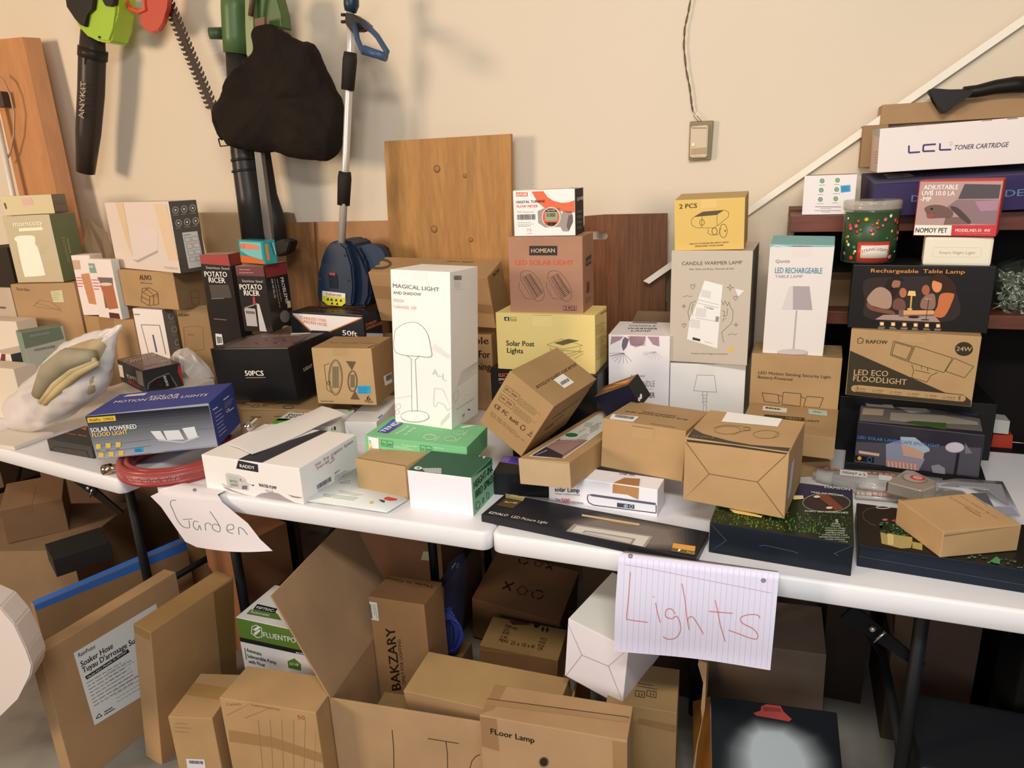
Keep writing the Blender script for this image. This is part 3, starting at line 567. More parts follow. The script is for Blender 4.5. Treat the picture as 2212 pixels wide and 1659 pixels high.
b.p('F', [(0, 965), (60, 985), (130, 1020), (200, 1055), (330, 1080), (390, 1040), (480, 1025), (560, 1040), (640, 1090), (720, 1130), (815, 1165), (800, 1180), (600, 1130), (300, 1085), (60, 1010)], '#a79ca0', 1)
b.p('F', [(655, 1050), (720, 1068), (810, 1082), (760, 1088), (700, 1078)], '#8f858a', 2).l('F', [(0, 945), (60, 975), (110, 975)], 6, '#a79ca0').l('F', [(20, 990), (150, 1020), (220, 1050)], 3, '#b9afb0')
RW = '#a0483e'; S = lambda pts, w=5: b.l('R', pts, w, RW)
b.t('R', 'Solar  Drip  irrigation  System', 925, 775, 1300, 530, 30, RW, -.4).t('R', 'Smart app  95', 940, 808, 1110, 690, 30, RW, -.4).l('R', [(1065, 745), (1118, 695)], 5, RW)
b.bar('R', [(938, 958), (1078, 872), (1084, 915), (945, 1000)], '#444').lines('R', 950, 1012, 1095, 925, 2, 14, '#888', 3).t('R', 'ANMO LLC', 1115, 852, 1168, 812, 16, '#444', 1).lines('R', 1118, 872, 1270, 792, 5, 16, '#777', 4)
b.done()
b = Bx('nozzle', 'nozzle_carton', 'flat white and green hose nozzle carton behind the white water pump carton', col='#f0efe9', view='F1', kind='paper', pose=None)
b.p('T', [(465, 355), (560, 290), (730, 300), (640, 365)], '#62b62f', 1).p('T', [(765, 190), (880, 192), (860, 205), (750, 205)], '#62b62f', 1).p('T', [(1235, 205), (1320, 205), (1270, 225)], '#62b62f', 1)
b.t('T', 'Hose Nozzle', 690, 242, 1010, 242, 22, '#4fa11f', 2, up=(20, -22)).t('T', 'Pistolet', 652, 270, 860, 268, 18, '#222', 2, up=(14, -20)).t('T', "d'arrosage", 622, 290, 880, 290, 18, '#222', 2, up=(14, -20)).p('T', [(545, 298), (800, 303), (770, 318), (520, 315)], '#222', 1)
b.r('R', 1080, 390, 1095, 420, '#62b62f').r('R', 1110, 375, 1130, 410, '#333'); b.done()
b = Bx('whitelong', 'white_carton', 'long plain white carton with a blue price tag behind the green carton', col='#efece8', view='F1', kind='paper')
b.sticker('T', [(1590, 255), (1690, 262), (1660, 298), (1545, 292)], '#2f9bd0', 'price_sticker').lines('T', 1590, 275, 1670, 278, 2, 10, '#1b4f7a', 3); b.begin('printed_artwork').l('F', [(1215, 320), (1285, 445)], 4, '#b8a99a').done()
b = Bx('flattext', 'kraft_carton', 'wide flat brown carton under the black carton of fifty crowns', view='F1', col='#b98c57')
b.lines('F', 285, 278, 430, 280, 1, 9, '#4a3520', 8).lines('F', 520, 274, 640, 272, 1, 9, '#4a3520', 7).l('F', [(190, 215), (835, 190)], 3, '#7a5a33')
b.e('T', 658, 182, 54, 16, '#4a3520', 5).lines('T', 165, 150, 290, 150, 2, 10, '#6b4d2b', 4).l('T', [(290, 175), (345, 155), (380, 168), (330, 192), (290, 175)], 4, '#6b4d2b').l('T', [(400, 170), (450, 150), (520, 160), (600, 140)], 4, '#6b4d2b').e('T', 430, 165, 30, 10, '#6b4d2b', 3)
b.done()
b = Bx('sixpack', 'kraft_carton', 'brown carton reading 6 Pack with two oval lamps drawn on its front', view='C6', faces={'R': '#ad7f4c', 'T': '#b98c57'})
b.tab('F', [(1145, 1390), (1265, 1392), (1262, 1458), (1140, 1455)], '#be935c')
for cx, cy, rx, ry in ((1165, 1640, 58, 150), (1310, 1672, 40, 90)):
    b.e('F', cx, cy, rx, ry, '#5d4527', 6).e('F', cx, cy, rx*.82, ry*.9, '#7a5f3c', 3); b.r('F', cx-rx*.5, cy-ry*.62, cx+rx*.5, cy+ry*.6, '#8a7452', 1)
    for i in range(1, 4): b.l('F', [(cx-rx*.5+i*rx/4, cy-ry*.62), (cx-rx*.5+i*rx/4, cy+ry*.6)], 2, '#5d4527')
b.l('F', [(1115, 1520), (1068, 1535), (1092, 1745), (1135, 1770)], 4, '#5d4527').p('F', [(1252, 1500), (1340, 1505), (1305, 1580)], '#6b5230', 1).e('F', 1106, 1688, 12, 16, '#333', 4)
b.view = 'C7'; b.p('F', [(1330, 250), (1290, 325), (1372, 330)], '#6b5230', 1).t('F', '6', 1432, 335, 1465, 337, 42, '#3c2c18', 1).t('F', 'Pack', 1420, 352, 1486, 356, 22, '#3c2c18').t('F', 'MADE IN CHINA', 1042, 345, 1150, 348, 10, '#3c2c18', 1)
b.sticker('F', [(1350, 210), (1462, 210), (1465, 278), (1354, 276)], '#29a0d4', 'price_sticker').lines('F', 1360, 225, 1455, 222, 4, 15, '#174d78', 4)
b.sticker('R', [(1572, 130), (1642, 95), (1648, 180), (1585, 212)], '#ece9e4', 'barcode_label').bar('R', [(1590, 130), (1638, 105), (1641, 150), (1594, 172)]); b.begin('printed_artwork')
b.view = 'C6'; b.t('T', 'Solar Wall Light Outdoor', 1115, 1348, 1510, 1352, 10, '#4a3520', 1).l('T', [(1440, 1388), (1540, 1358)], 5, '#4a3520').done()
b = Bx('fiftypcs', 'black_carton', 'glossy black carton reading 50PCS on the left of the middle table', col='#1c1b1b', view='C6', kind='gloss', rough=.35, faces={'T': '#2c2626'})
b.t('F', '50PCS', 398, 1625, 555, 1625, 44, '#f3efe6', 2).l('F', [(400, 1643), (568, 1640)], 4, '#b9aaa0').l('F', [(775, 1400), (840, 1700)], 4, '#a38c60').t('R', 'LIGHT UP', 892, 1588, 1010, 1530, 28, '#d8d2c6')
b.p('T', [(215, 1388), (520, 1262), (1000, 1250), (750, 1390)], '#6d5a54', 1).t('T', 'LIGHT UP', 530, 1272, 715, 1262, 14, '#f3efe6', 2).t('T', 'FLOWER CROWNS', 530, 1295, 860, 1285, 14, '#f3efe6', 2)
for i in range(14): b.e('T', 470+i*26, 1335+math.sin(i)*20, 18, 8, ('#8f4a5a', '#5a3a6a', '#7a6a50')[i % 3], layer=2)
b.p('T', [(820, 1252), (985, 1245), (960, 1268), (780, 1280)], '#e3ddd2', 3)
b.begin('open_flap', base=1).l('T', [(100, 1400), (215, 1388)], 14, '#0f0f10').done()
b = Bx('gardenhose', 'hose_carton', 'black and white carton of stainless steel garden hose behind the 6 Pack carton', col='#26262a', view='C6', kind='gloss', rough=.4)
b.p('F', [(795, 1092), (1395, 1130), (1120, 1245), (955, 1238)], '#efeae4', 1).l('F', [(800, 1105), (955, 1245)], 9, '#d9773f').l('F', [(1385, 1135), (1110, 1250)], 9, '#d9773f')
b.t('F', 'STAINLESS STEEL', 860, 1140, 1092, 1168, 24, '#d9773f', 1).t('F', 'GARDEN HOSE', 868, 1172, 1094, 1205, 28, '#d9773f', 1).t('F', '50ft', 1228, 1280, 1352, 1290, 44, '#f0ece6', 2)
b.t('R', 'STAINLESS', 1420, 1205, 1512, 1170, 22, '#d9773f', 1).t('R', 'GARDEN HOSE', 1425, 1235, 1560, 1185, 24, '#d9773f', 1).r('R', 1428, 1262, 1575, 1300, '#cfd2d4')
b.t('T', 'STAINLESS STEEL', 985, 1045, 1405, 1068, 16, '#c96a3a', 2).t('T', 'GARDEN HOSE', 950, 1060, 1370, 1090, 16, '#c96a3a', 2).e('T', 985, 1092, 50, 9, '#4a4a4e').e('T', 1230, 1102, 50, 9, '#4a4a4e').done()
b = Bx('monkey', 'kraft_carton', 'large dented brown shipping carton tipped back behind the white lamp carton', view='C6', col='#b98a55')
b.e('T', 1530, 672, 105, 38, '#5a4632', 22).e('T', 1520, 670, 22, 14, '#5a4632', layer=2).e('T', 1490, 690, 12, 8, '#5a4632', layer=2)
b.begin('packing_tape', base=1, rough=.25).p('F', [(1430, 850), (1660, 870), (1660, 980), (1450, 960)], '#a97c4a', 1)
b.view = 'D1'; b.p('F', [(285, 1090), (410, 1105), (412, 1180), (285, 1165)], '#a2733f', 1).p('R', [(380, 860), (520, 760), (540, 1120), (420, 1300)], '#a57f45', 1)
b.begin('printed_artwork').t('R', 'NOW', 415, 865, 470, 815, 34, '#3c2c18', 1).t('T', 'JWCT SIAIM', 20, 735, 240, 742, 12, '#4a3520', 1).done()
b = Bx('undermonkey', 'kraft_carton', 'brown carton with large black words under the dented shipping carton', view='D1', col='#b08250')
b.t('F', 'able', 215, 1432, 378, 1436, 62, '#26201a', 2).t('F', 'For', 296, 1550, 392, 1554, 62, '#26201a', 2).t('F', 'ning', 282, 1655, 395, 1657, 62, '#26201a', 2).done()
b = Bx('solarpost', 'post_light_carton', 'pale yellow carton reading Solar Post Lights under the brown solar light box', col='#ead287', view='D1', kind='paper')
b.tab('F', [(752, 1188), (915, 1190), (915, 1285), (752, 1280)], '#eed892', '#a08a48')
b.p('F', [(510, 1203), (552, 1205), (552, 1236), (512, 1234)], '#2c2a26', 1).t('F', '4', 520, 1232, 543, 1233, 24, '#fff', 2).l('F', [(552, 1205), (615, 1208), (615, 1238), (552, 1236)], 3, '#8a7a4a').t('F', 'Packs', 560, 1230, 610, 1232, 16, '#5a5030', 1)
b.t('F', 'Solar Post', 530, 1447, 768, 1455, 44, '#2a2419', 2).t('F', 'Lights', 537, 1508, 672, 1514, 44, '#2a2419', 2)
b.p('F', [(935, 1425), (1060, 1390), (1150, 1405), (1010, 1445)], '#6d5f3c', 2)
for q in ([(875, 1440), (1000, 1390), (1180, 1445), (1010, 1480), (875, 1440)], [(905, 1460), (905, 1500), (1010, 1530), (1160, 1490), (1160, 1455)], [(1010, 1480), (1010, 1540)], [(900, 1480), (1180, 1500)], [(1050, 1545), (1185, 1495)], [(1110, 1560), (1185, 1515)]): b.l('F', q, 3, '#8a7838')
b.t('R', 'wintag', 1330, 1185, 1385, 1150, 18, '#6a5c30', 1).lines('R', 1292, 1285, 1380, 1230, 5, 18, '#7a6c3c', 3).lines('R', 1295, 1400, 1382, 1340, 10, 19, '#7a6c3c', 3).done()
b = Bx('eleblack', 'black_carton', 'black carton with orange lettering beneath the pale yellow carton', col='#232222', view='F2', kind='gloss', rough=.4)
b.t('F', 'ELECTRIC', 652, 186, 830, 186, 40, '#e2694c', 2).t('F', 'EFFICIENT', 652, 230, 800, 230, 26, '#e5ddd0', 1).l('F', [(655, 258), (690, 258)], 5, '#e2694c').done()
b = Bx('homean', 'solar_light_carton', 'reddish brown LED SOLAR LIGHT carton in the middle stack, below the flow meter box', col='#bb8062', view='D1', kind='kraft')
b.r('F', 724, 597, 963, 678, '#36312f', 1).t('F', 'HOMEAN', 742, 656, 943, 653, 36, '#e0b48a', 2).t('F', 'LED SOLAR LIGHT', 606, 758, 1098, 758, 40, '#d8553f', 2)
for ox in (0, 235):
    R = [(662, 870), (740, 828), (845, 990), (765, 1050)]
    b.e('F', 745+ox, 935, 30, 30, '#8f6148', 1)
    b.sm = True; L_ = [(650, 860), (655, 825), (700, 808), (760, 830), (830, 930), (852, 1010), (830, 1062), (790, 1065), (740, 1030), (650, 880), (650, 860)]; b.l('F', [(x+ox, y) for x, y in L_], 3, '#7a4a35').l('F', [(640+ox, 905), (635+ox, 950), (690+ox, 1045), (740+ox, 1050)], 3, '#7a4a35'); b.sm = False
    for i in range(15):
        t_ = i/14; b.l('F', [(662+103*t_+ox, 872+178*t_), (740+105*t_+ox, 830+160*t_)], 3, '#553428')
    b.l('F', [(690+ox, 858), (797+ox, 1030)], 4, '#40281e').l('F', [(725+ox, 840), (830+ox, 1000)], 4, '#40281e')
b.l('F', [(1015, 1108), (1128, 1110), (1128, 1148), (1015, 1146), (1015, 1108)], 3, '#553428').t('F', '2 PCS', 1030, 1143, 1117, 1145, 28, '#40281e', 1)
b.p('R', [(1205, 700), (1252, 668), (1252, 745), (1205, 775)], '#4c4440').t('R', 'HOMEAN', 1208, 752, 1250, 724, 24, '#c99a74', 1).lines('R', 1200, 1050, 1262, 1020, 3, 18, '#7a4a35', 3).p('R', [(1212, 910), (1238, 895), (1238, 990), (1212, 1005)], '#7a4a35').begin('printed_artwork').done()
b = Bx('quylire', 'flow_meter_carton', 'white and orange digital turbine flow meter box on top of the brown solar light box', col='#f3eee9', view='D1', kind='paper', faces={'R': '#33312f', 'T': '#e8e2da'})
b.r('F', 612, 140, 712, 175, '#df6a48', 1).t('F', 'QUYLIRE', 618, 168, 706, 167, 20, '#fff', 2)
b.p('F', [(743, 133), (845, 130), (880, 180), (930, 212), (1000, 230), (1060, 225), (1112, 208), (1115, 310), (1060, 318), (960, 290), (850, 270), (795, 225)], '#e56c45', 1)
b.t('F', 'DIGITAL TURBINE', 616, 235, 858, 226, 22, '#34302e', 2).t('F', 'FLOW METER', 618, 272, 798, 267, 22, '#dd5b3b', 2).t('F', 'IP68 Waterproof', 620, 315, 766, 312, 14, '#e9a08a', 1)
b.bar('F', [(620, 330), (775, 326), (776, 372), (622, 375)], '#333').lines('F', 625, 398, 775, 396, 2, 14, '#777', 3).lines('F', 628, 428, 775, 424, 1, 10, '#555', 4).l('F', [(705, 455), (718, 452), (712, 468), (705, 472)], 4, '#e58aa6').l('F', [(724, 458), (742, 454), (730, 478)], 4, '#e58aa6').l('F', [(702, 494), (748, 487)], 4, '#e58aa6')
b.p('F', [(795, 300), (860, 270), (985, 275), (1000, 330), (1010, 300), (1085, 298), (1098, 360), (1060, 475), (1010, 472), (990, 435), (860, 440), (800, 400)], '#a39590', 1).p('F', [(1060, 335), (1095, 330), (1098, 390), (1062, 470), (1042, 430)], '#6d5f5c', 2)
b.e('F', 912, 352, 82, 88, '#d5cdc8', layer=2).e('F', 910, 352, 72, 78, '#e2623c', layer=3).p('F', [(855, 305), (880, 280), (940, 280), (965, 305)], '#2c2826', 4).p('F', [(855, 395), (965, 395), (935, 425), (890, 425)], '#2c2826', 4)
b.r('F', 862, 308, 966, 382, '#9fa583', 5).t('F', '0.000', 876, 348, 946, 348, 32, '#2b2f22', 1, layer=7).t('F', 'QUYLIRE', 878, 298, 945, 297, 11, '#eee', 2, layer=7).e('F', 872, 408, 12, 10, '#c33', layer=6).e('F', 912, 412, 12, 10, '#444', layer=6)
b.t('R', 'QUYLIRE', 1128, 212, 1182, 200, 28, '#eee', 1)
for i in range(4): b.lines('R', 1128, 300+i*45, 1182, 292+i*45, 2, 12, '#aaa', 3, seed=i)
b.begin('top_flap', base=2).p('T', [(1115, 108), (1150, 88), (1185, 92), (1185, 105)], '#e8e2da', 3).done()
b = Bx('floral', 'candle_warmer_carton', 'white candle warmer carton with pink and grey leaf print beside the yellow carton', col='#efe9ea', view='D1', kind='paper')
for q, c in (([(1425, 1370), (1530, 1370), (1500, 1400), (1415, 1440)], '#b08b98'), ([(1540, 1372), (1575, 1395), (1555, 1460), (1525, 1495), (1512, 1450), (1520, 1400)], '#6f6272'), ([(1560, 1368), (1720, 1370), (1700, 1440), (1630, 1465), (1590, 1440)], '#c9a4ad'), ([(1730, 1370), (1830, 1372), (1835, 1455), (1780, 1440)], '#a98a9a')): b.p('F', q, c, 1)
for i in range(9):
    a = math.radians(200-i*18); b.l('F', [(1530, 1510), (1530+125*math.cos(a), 1510+90*abs(math.sin(a))*1)], 3, '#8a828c'); b.l('F', [(1800, 1500), (1800+110*math.cos(a), 1500+70*abs(math.sin(a)))], 3, '#c9bfc6')
b.tab('F', [(1580, 1360), (1720, 1364), (1718, 1452), (1582, 1448)], '#d9c2c8', '#8a7a80')
b.t('T', 'CANDLE', 1572, 1285, 1800, 1288, 14, '#7a747c').t('T', 'WARMER', 1555, 1308, 1815, 1312, 14, '#5a545c', 1).t('T', 'LAMP', 1590, 1328, 1755, 1332, 14, '#5a545c', 1).l('T', [(1605, 1252), (1815, 1256)], 6, '#5a545c')
b.view = 'D2'; b.t('F', 'CANDLE', 1375, 250, 1508, 248, 42, '#8d868c').l('F', [(1380, 268), (1498, 267)], 2, '#999').t('F', 'WARMER', 1370, 330, 1508, 328, 38, '#47434a', 1).t('F', 'Fragrance', 1338, 180, 1435, 178, 16, '#6a6468').done()
b = Bx('whitelamp', 'white_carton', 'white carton with a drawn bedside lamp under the grey candle warmer carton', col='#efece6', view='D6', kind='paper')
b.tab('F', [(195, 25), (325, 30), (322, 105), (195, 100)], '#ebe8e0', '#9a958a')
for q in ([(182, 117), (328, 122), (348, 265), (152, 252), (182, 117)], [(235, 262), (220, 290), (245, 292), (272, 288), (260, 262)], [(232, 292), (228, 345), (240, 370), (232, 400), (235, 430)], [(262, 292), (265, 345), (255, 370), (262, 400), (262, 430)], [(232, 318), (265, 318)], [(230, 345), (264, 345)]): b.l('F', q, 3, '#7c776f')
b.done()
b = Bx('warmer', 'candle_warmer_carton', 'grey CANDLE WARMER LAMP carton with a white torn shipping label', col='#c9bdac', view='D5', kind='paper', faces={'R': '#6f685e'})
b.t('F', 'CANDLE WARMER LAMP', 445, 762, 960, 752, 30, '#6a5a48', 0).t('F', 'Melt, Relax and Enjoy | Flameless & Safe', 510, 802, 888, 796, 13, '#6a5a48').t('F', 'Premium Home Fragrance Accessory', 528, 1520, 838, 1524, 13, '#6a5a48')
def heart(b, f, x, y, s, c): b.l(f, [(x, y+s), (x-s, y-s*.1), (x-s*.8, y-s*.8), (x-s*.2, y-s*.8), (x, y-s*.35), (x+s*.5, y-s), (x+s, y-s*.5), (x, y+s)], 3, c)
def spark(b, f, x, y, s, c): b.l(f, [(x, y-s), (x+s*.2, y-s*.2), (x+s, y), (x+s*.2, y+s*.2), (x, y+s), (x-s*.2, y+s*.2), (x-s, y), (x-s*.2, y-s*.2), (x, y-s)], 3, c)
for x, y, s_ in ((540, 945, 22), (905, 1042, 20), (465, 1275, 18)): heart(b, 'F', x, y, s_, '#7a6850')
for x, y, s_ in ((858, 952, 28), (463, 1112, 18), (908, 1270, 18)): spark(b, 'F', x, y, s_, '#7a6850')
for x, y in ((455, 1026), (838, 1350)): b.l('F', [(x+i*10, y+6*math.sin(i*1.3)) for i in range(9)], 3, '#7a6850')
for q in ([(570, 1065), (520, 1085), (497, 1160), (510, 1225), (530, 1245)], [(545, 1090), (530, 1130), (540, 1190)], [(780, 1055), (800, 1100), (815, 1065), (835, 1110), (848, 1075), (862, 1120), (882, 1150), (880, 1220), (865, 1260), (785, 1335), (803, 1420)], [(790, 1145), (812, 1160), (800, 1200), (830, 1190), (835, 1130)], [(795, 1245), (800, 1220), (825, 1215)]): b.l('F', q, 3.5, '#7a6850')
b.sticker('F', [(640, 892), (795, 932), (748, 1472), (490, 1392), (515, 1220), (560, 1120)], '#f1eee8', 'shipping_label', 'torn white shipping label')
for q in (([(615, 968), (697, 985), (690, 1045), (608, 1028)]), ([(572, 1122), (655, 1135), (648, 1208), (560, 1195)]), ([(525, 1218), (603, 1232), (597, 1302), (512, 1288)])): b.p('F', q, '#dedad3', 3)
b.l('F', [(580, 1055), (765, 1100)], 2, '#666').l('F', [(575, 1082), (760, 1125)], 2, '#666').l('F', [(565, 1210), (758, 1245)], 2, '#666').t('F', '1 31262', 640, 1125, 715, 1142, 16, '#444', 1).p('F', [(540, 1375), (605, 1392), (600, 1412), (536, 1396)], '#444', 3).bar('F', [(737, 1195), (765, 1202), (758, 1245), (730, 1238)], '#777', 6).lines('F', 640, 1412, 735, 1438, 1, 8, '#777', 3)
b.sticker('F', [(900, 962), (978, 978), (928, 1030)], '#ece8e2', 'label_scrap').sticker('F', [(838, 1475), (885, 1465), (888, 1492), (838, 1502)], '#eac040', 'price_sticker').done()
b = Bx('twopcs', 'security_light_carton', 'yellow 2 PCS solar security light box on top of the grey candle warmer carton', col='#e4bf6c', view='D5', kind='paper', faces={'T': '#c2a36b', 'R': '#b5935a'})
b.tab('F', [(612, 200), (748, 188), (742, 268), (612, 278)], '#e8c67a', '#7a6030')
b.t('F', '2 PCS', 425, 280, 575, 270, 38, '#463620', 2).p('F', [(552, 346), (625, 305), (808, 290), (745, 330)], '#5c5038', 2)
for q in ([(548, 350), (525, 380), (530, 420), (570, 442), (720, 442), (748, 420), (745, 360), (748, 330), (550, 348)], [(808, 290), (842, 305), (846, 345), (750, 425)], [(620, 345), (612, 440)], [(670, 450), (668, 490), (700, 505), (760, 500), (780, 440)]): b.l('F', q, 3, '#6b5426')
b.e('F', 618, 397, 20, 25, '#6b5426', 4).e('F', 725, 472, 22, 30, '#6b5426', 5).e('F', 800, 468, 32, 58, '#6b5426', 4).e('F', 815, 468, 6, 8, '#4a3a1c')
b.t('F', "HELLO,I' M SOLAR SECURITY LIGHT.", 512, 586, 850, 570, 12, '#54421f', 2).t('F', 'SAFEGUARD YOUR HOME!', 557, 606, 800, 596, 12, '#54421f', 2).done()
b = Bx('ledrecharge', 'table_lamp_carton', 'tall white LED RECHARGEABLE TABLE LAMP carton with a turquoise top', col='#ece4de', view='D5', kind='paper', faces={'T': '#7fb3b2', 'R': '#7fc4cf'})
b.p('F', [(1205, 556), (1765, 560), (1762, 605), (1203, 605)], '#5fb0bd', 1).l('F', [(1215, 602), (1260, 596), (1375, 606)], 7, '#dfeeee')
b.tab('F', [(1392, 560), (1562, 562), (1560, 686), (1385, 684)], '#ece0da', '#a9c0c0')
b.t('F', 'Quntis', 1245, 740, 1365, 740, 28, '#9a9390', 1).t('F', 'LED RECHARGEABLE', 1240, 828, 1642, 832, 48, '#5d93a6', 1).t('F', 'TABLE LAMP', 1240, 868, 1475, 868, 24, '#a39c9a')
b.p('F', [(1395, 940), (1535, 942), (1560, 1145), (1295, 1138)], '#b5a9ad', 1).p('F', [(1365, 940), (1395, 940), (1395, 1140), (1295, 1138)], '#dfd6d6', 2).p('F', [(1418, 1148), (1432, 1148), (1405, 1488), (1390, 1488)], '#c0b2b6', 1).e('F', 1390, 1500, 132, 24, '#cfc5c6', layer=2).p('F', [(1260, 1500), (1522, 1502), (1518, 1530), (1262, 1526)], '#b5aab0', 1).done()
b = Bx('motion', 'security_light_carton', 'upright brown LED motion sensing security light carton under the tall white lamp carton', view='D6', col='#bd9058')
b.t('F', 'LED Motion Sensing Security Light', 703, 108, 1322, 148, 24, '#4c3820', 1).t('F', 'Battery-Powered', 700, 145, 992, 168, 24, '#4c3820', 1)
for q in ([(735, 270), (870, 285), (885, 360), (755, 345), (735, 270)], [(915, 265), (1068, 278), (1060, 385), (905, 368), (915, 265)], [(1115, 300), (1258, 312), (1225, 400), (1088, 388), (1115, 300)], [(870, 290), (905, 300)], [(1068, 300), (1100, 320)]): b.l('F', q, 5, '#4c3820')
b.done()
b = Bx('heavylight', 'kraft_carton', 'brown mailer carton with two stickers, topmost of the pair behind the diagonal-fold carton', view='D6', col='#bb8e56')
b.p('T', [(760, 455), (1100, 485), (1095, 515), (740, 480)], '#443724', 1).t('T', 'HEAVY', 940, 494, 1070, 508, 16, '#cfa76c', 1).t('T', 'LIGHT', 1105, 516, 1222, 526, 16, '#35291a', 2)
b.sticker('T', [(745, 383), (950, 405), (945, 443), (738, 422)], '#e6e2dc', 'barcode_label').lines('T', 765, 400, 935, 420, 1, 10, '#333', 12)
b.sticker('T', [(1130, 408), (1290, 428), (1292, 472), (1132, 452)], '#b5cfc8', 'price_sticker').lines('T', 1170, 432, 1265, 445, 1, 10, '#2c3c4a', 5).done()
Bx('underheavy', 'kraft_carton', 'brown mailer carton, lower of the pair behind the diagonal-fold carton', view='D6', col='#b58850').done()
b = Bx('bigdiag', 'kraft_carton', 'big brown carton with diagonal bottom folds and drawn folding lights on its upper side', view='D6', col='#c4955c')
b.p('T', [(95, 655), (145, 575), (230, 620), (450, 680), (640, 715), (975, 742), (960, 772), (500, 735), (100, 675)], '#44382c', 1)
b.p('F', [(90, 668), (500, 715), (975, 748), (935, 795), (400, 722), (98, 688)], '#44382c', 1).t('T', 'CE-2301-B', 135, 648, 320, 665, 16, '#a08258', 1)
for q in ([(85, 690), (285, 962), (48, 1180)], [(285, 962), (695, 1030)], [(940, 800), (695, 1030), (918, 1330)]): b.l('F', q, 6, '#7d5a32')
for cx, cy in ((440, 590), (770, 627)): b.e('T', cx, cy, 112, 34, '#94713f', 4)
b.l('T', [(320, 570), (420, 545), (540, 555), (640, 575)], 3, '#94713f').e('T', 605, 580, 30, 14, '#94713f', 4).l('T', [(490, 628), (560, 600), (640, 590)], 4, '#94713f').l('T', [(830, 658), (875, 610)], 4, '#94713f')
b.sticker('T', [(445, 428), (600, 435), (918, 478), (868, 562), (700, 545), (388, 518)], '#f1eeea', 'torn_label', 'torn white shipping label')
b.sticker('R', [(985, 870), (1010, 822), (975, 1130), (945, 1195)], '#c6cfe6', 'side_label').done()
b = Bx('wallmount', 'kraft_carton', 'brown wall-mounted plant lamp carton between the long photo carton and the diagonal-fold carton', view='D2', col='#c09259', faces={'T': '#bb8e58'})
b.tab('F', [(1345, 530), (1498, 552), (1492, 635), (1338, 612)], '#c29660', '#5a4020')
b.t('T', 'Wall-mounted', 1410, 435, 1650, 466, 16, '#4a3722', 1).t('T', 'solar-powered plant lamp', 1295, 430, 1740, 492, 16, '#4a3722', 1).lines('T', 1480, 515, 1720, 552, 1, 8, '#8a6a40', 4)
b.sticker('T', [(1205, 447), (1395, 466), (1350, 505), (1180, 484)], '#f0eeea', 'barcode_label').bar('T', [(1228, 452), (1362, 470), (1350, 486), (1220, 470)], '#333').done()
b = Bx('longphoto', 'picture_light_carton', 'long narrow brown carton with a kitchen photo label on its lid', view='F2', col='#bd9159', faces={'F': '#c9a47a'})
b.sticker('T', [(1010, 1140), (1860, 620), (1900, 640), (1900, 830), (1430, 1165), (1220, 1160)], '#e9e7e0', 'picture_label', 'white product label with a kitchen photograph')
b.p('T', [(1040, 1135), (1380, 925), (1720, 945), (1410, 1165)], '#a0807a', 3).p('T', [(1040, 1135), (1215, 1030), (1420, 1130), (1400, 1165)], '#37303a', 4).p('T', [(1375, 930), (1600, 930), (1580, 948), (1390, 950)], '#d9d2cc', 4)
for i in range(5): b.l('T', [(1300+i*70, 985-i*6), (1355+i*70, 975-i*6)], 9, '#d0a8a0', 5)
b.l('T', [(1420, 1125), (1690, 955)], 7, '#5c4440').t('T', 'QUNTIS', 1095, 1135, 1215, 1085, 20, '#fff', 2, up=(22, -18), layer=6).lines('T', 1205, 1135, 1300, 1090, 2, 14, '#ddd', 4)
b.e('T', 1520, 888, 76, 24, '#1d7a4c', layer=4).lines('T', 1600, 925, 1740, 850, 3, 24, '#555', 5).lines('T', 1600, 850, 1700, 790, 2, 16, '#777', 4).lines('T', 1740, 800, 1880, 720, 5, 16, '#666', 5).p('T', [(1690, 740), (1780, 740), (1750, 790), (1660, 790)], '#c6cabf', 4)
b.begin('printed_artwork').l('F', [(900, 1150), (1480, 1222)], 4, '#8a683a').done()
b = Bx('solarlamp', 'solar_lamp_carton', 'white solar lamp carton with brown tape beneath the wall-mounted lamp carton', col='#eeebf0', view='D2', kind='paper')
b.t('F', 'solar Lamp', 792, 1000, 968, 1008, 34, '#2d2d36', 2).t('F', 'Multiple installation methods', 796, 1020, 972, 1030, 12, '#5c5c66').t('F', 'Over', 797, 1065, 836, 1070, 20, '#333').t('F', '500', 840, 1078, 898, 1082, 30, '#d2393a', 1).t('F', 'inductions', 904, 1083, 995, 1092, 20, '#333')
lamp = [(1030, 1022), (1060, 1018), (1515, 1085), (1518, 1098), (1518, 1155), (1070, 1098), (1035, 1080), (1024, 1050)]
b.p('F', lamp, '#e6e6ec', 1).l('F', lamp[3:]+[lamp[0]], 7, '#4a4e63').p('F', [(1030, 1022), (1060, 1018), (1515, 1082), (1515, 1098), (1060, 1034)], '#565a70', 3)
b.p('F', [(1238, 1080), (1362, 1095), (1362, 1124), (1238, 1110)], '#3b4258', 4).e('F', 1302, 1103, 16, 13, '#9aa0b0', layer=5).e('F', 1340, 1106, 12, 10, '#dfe3ee', 3, layer=6).t('F', 'FC CE RoHS', 1325, 1185, 1480, 1200, 20, '#333', 1)
b.t('T', 'Over 500', 1250, 880, 1360, 892, 18, '#333', 1)
b.tab('F', [(1058, 900), (1190, 918), (1188, 952), (1056, 940)], '#e9e6ea', '#8a8890')
b.begin('brown_tape', base=2, rough=.3, label='torn strip of brown packing tape').p('F', [(1208, 945), (1395, 968), (1390, 1058), (1310, 1022), (1205, 1010)], '#b98858', 3).p('T', [(1210, 945), (1290, 905), (1402, 912), (1395, 965)], '#a9774a', 3).done()
b = Bx('ezvalo', 'picture_light_carton', 'long flat black LED picture light box overhanging the right table edge', col='#232329', view='D2', kind='gloss', rough=.4)
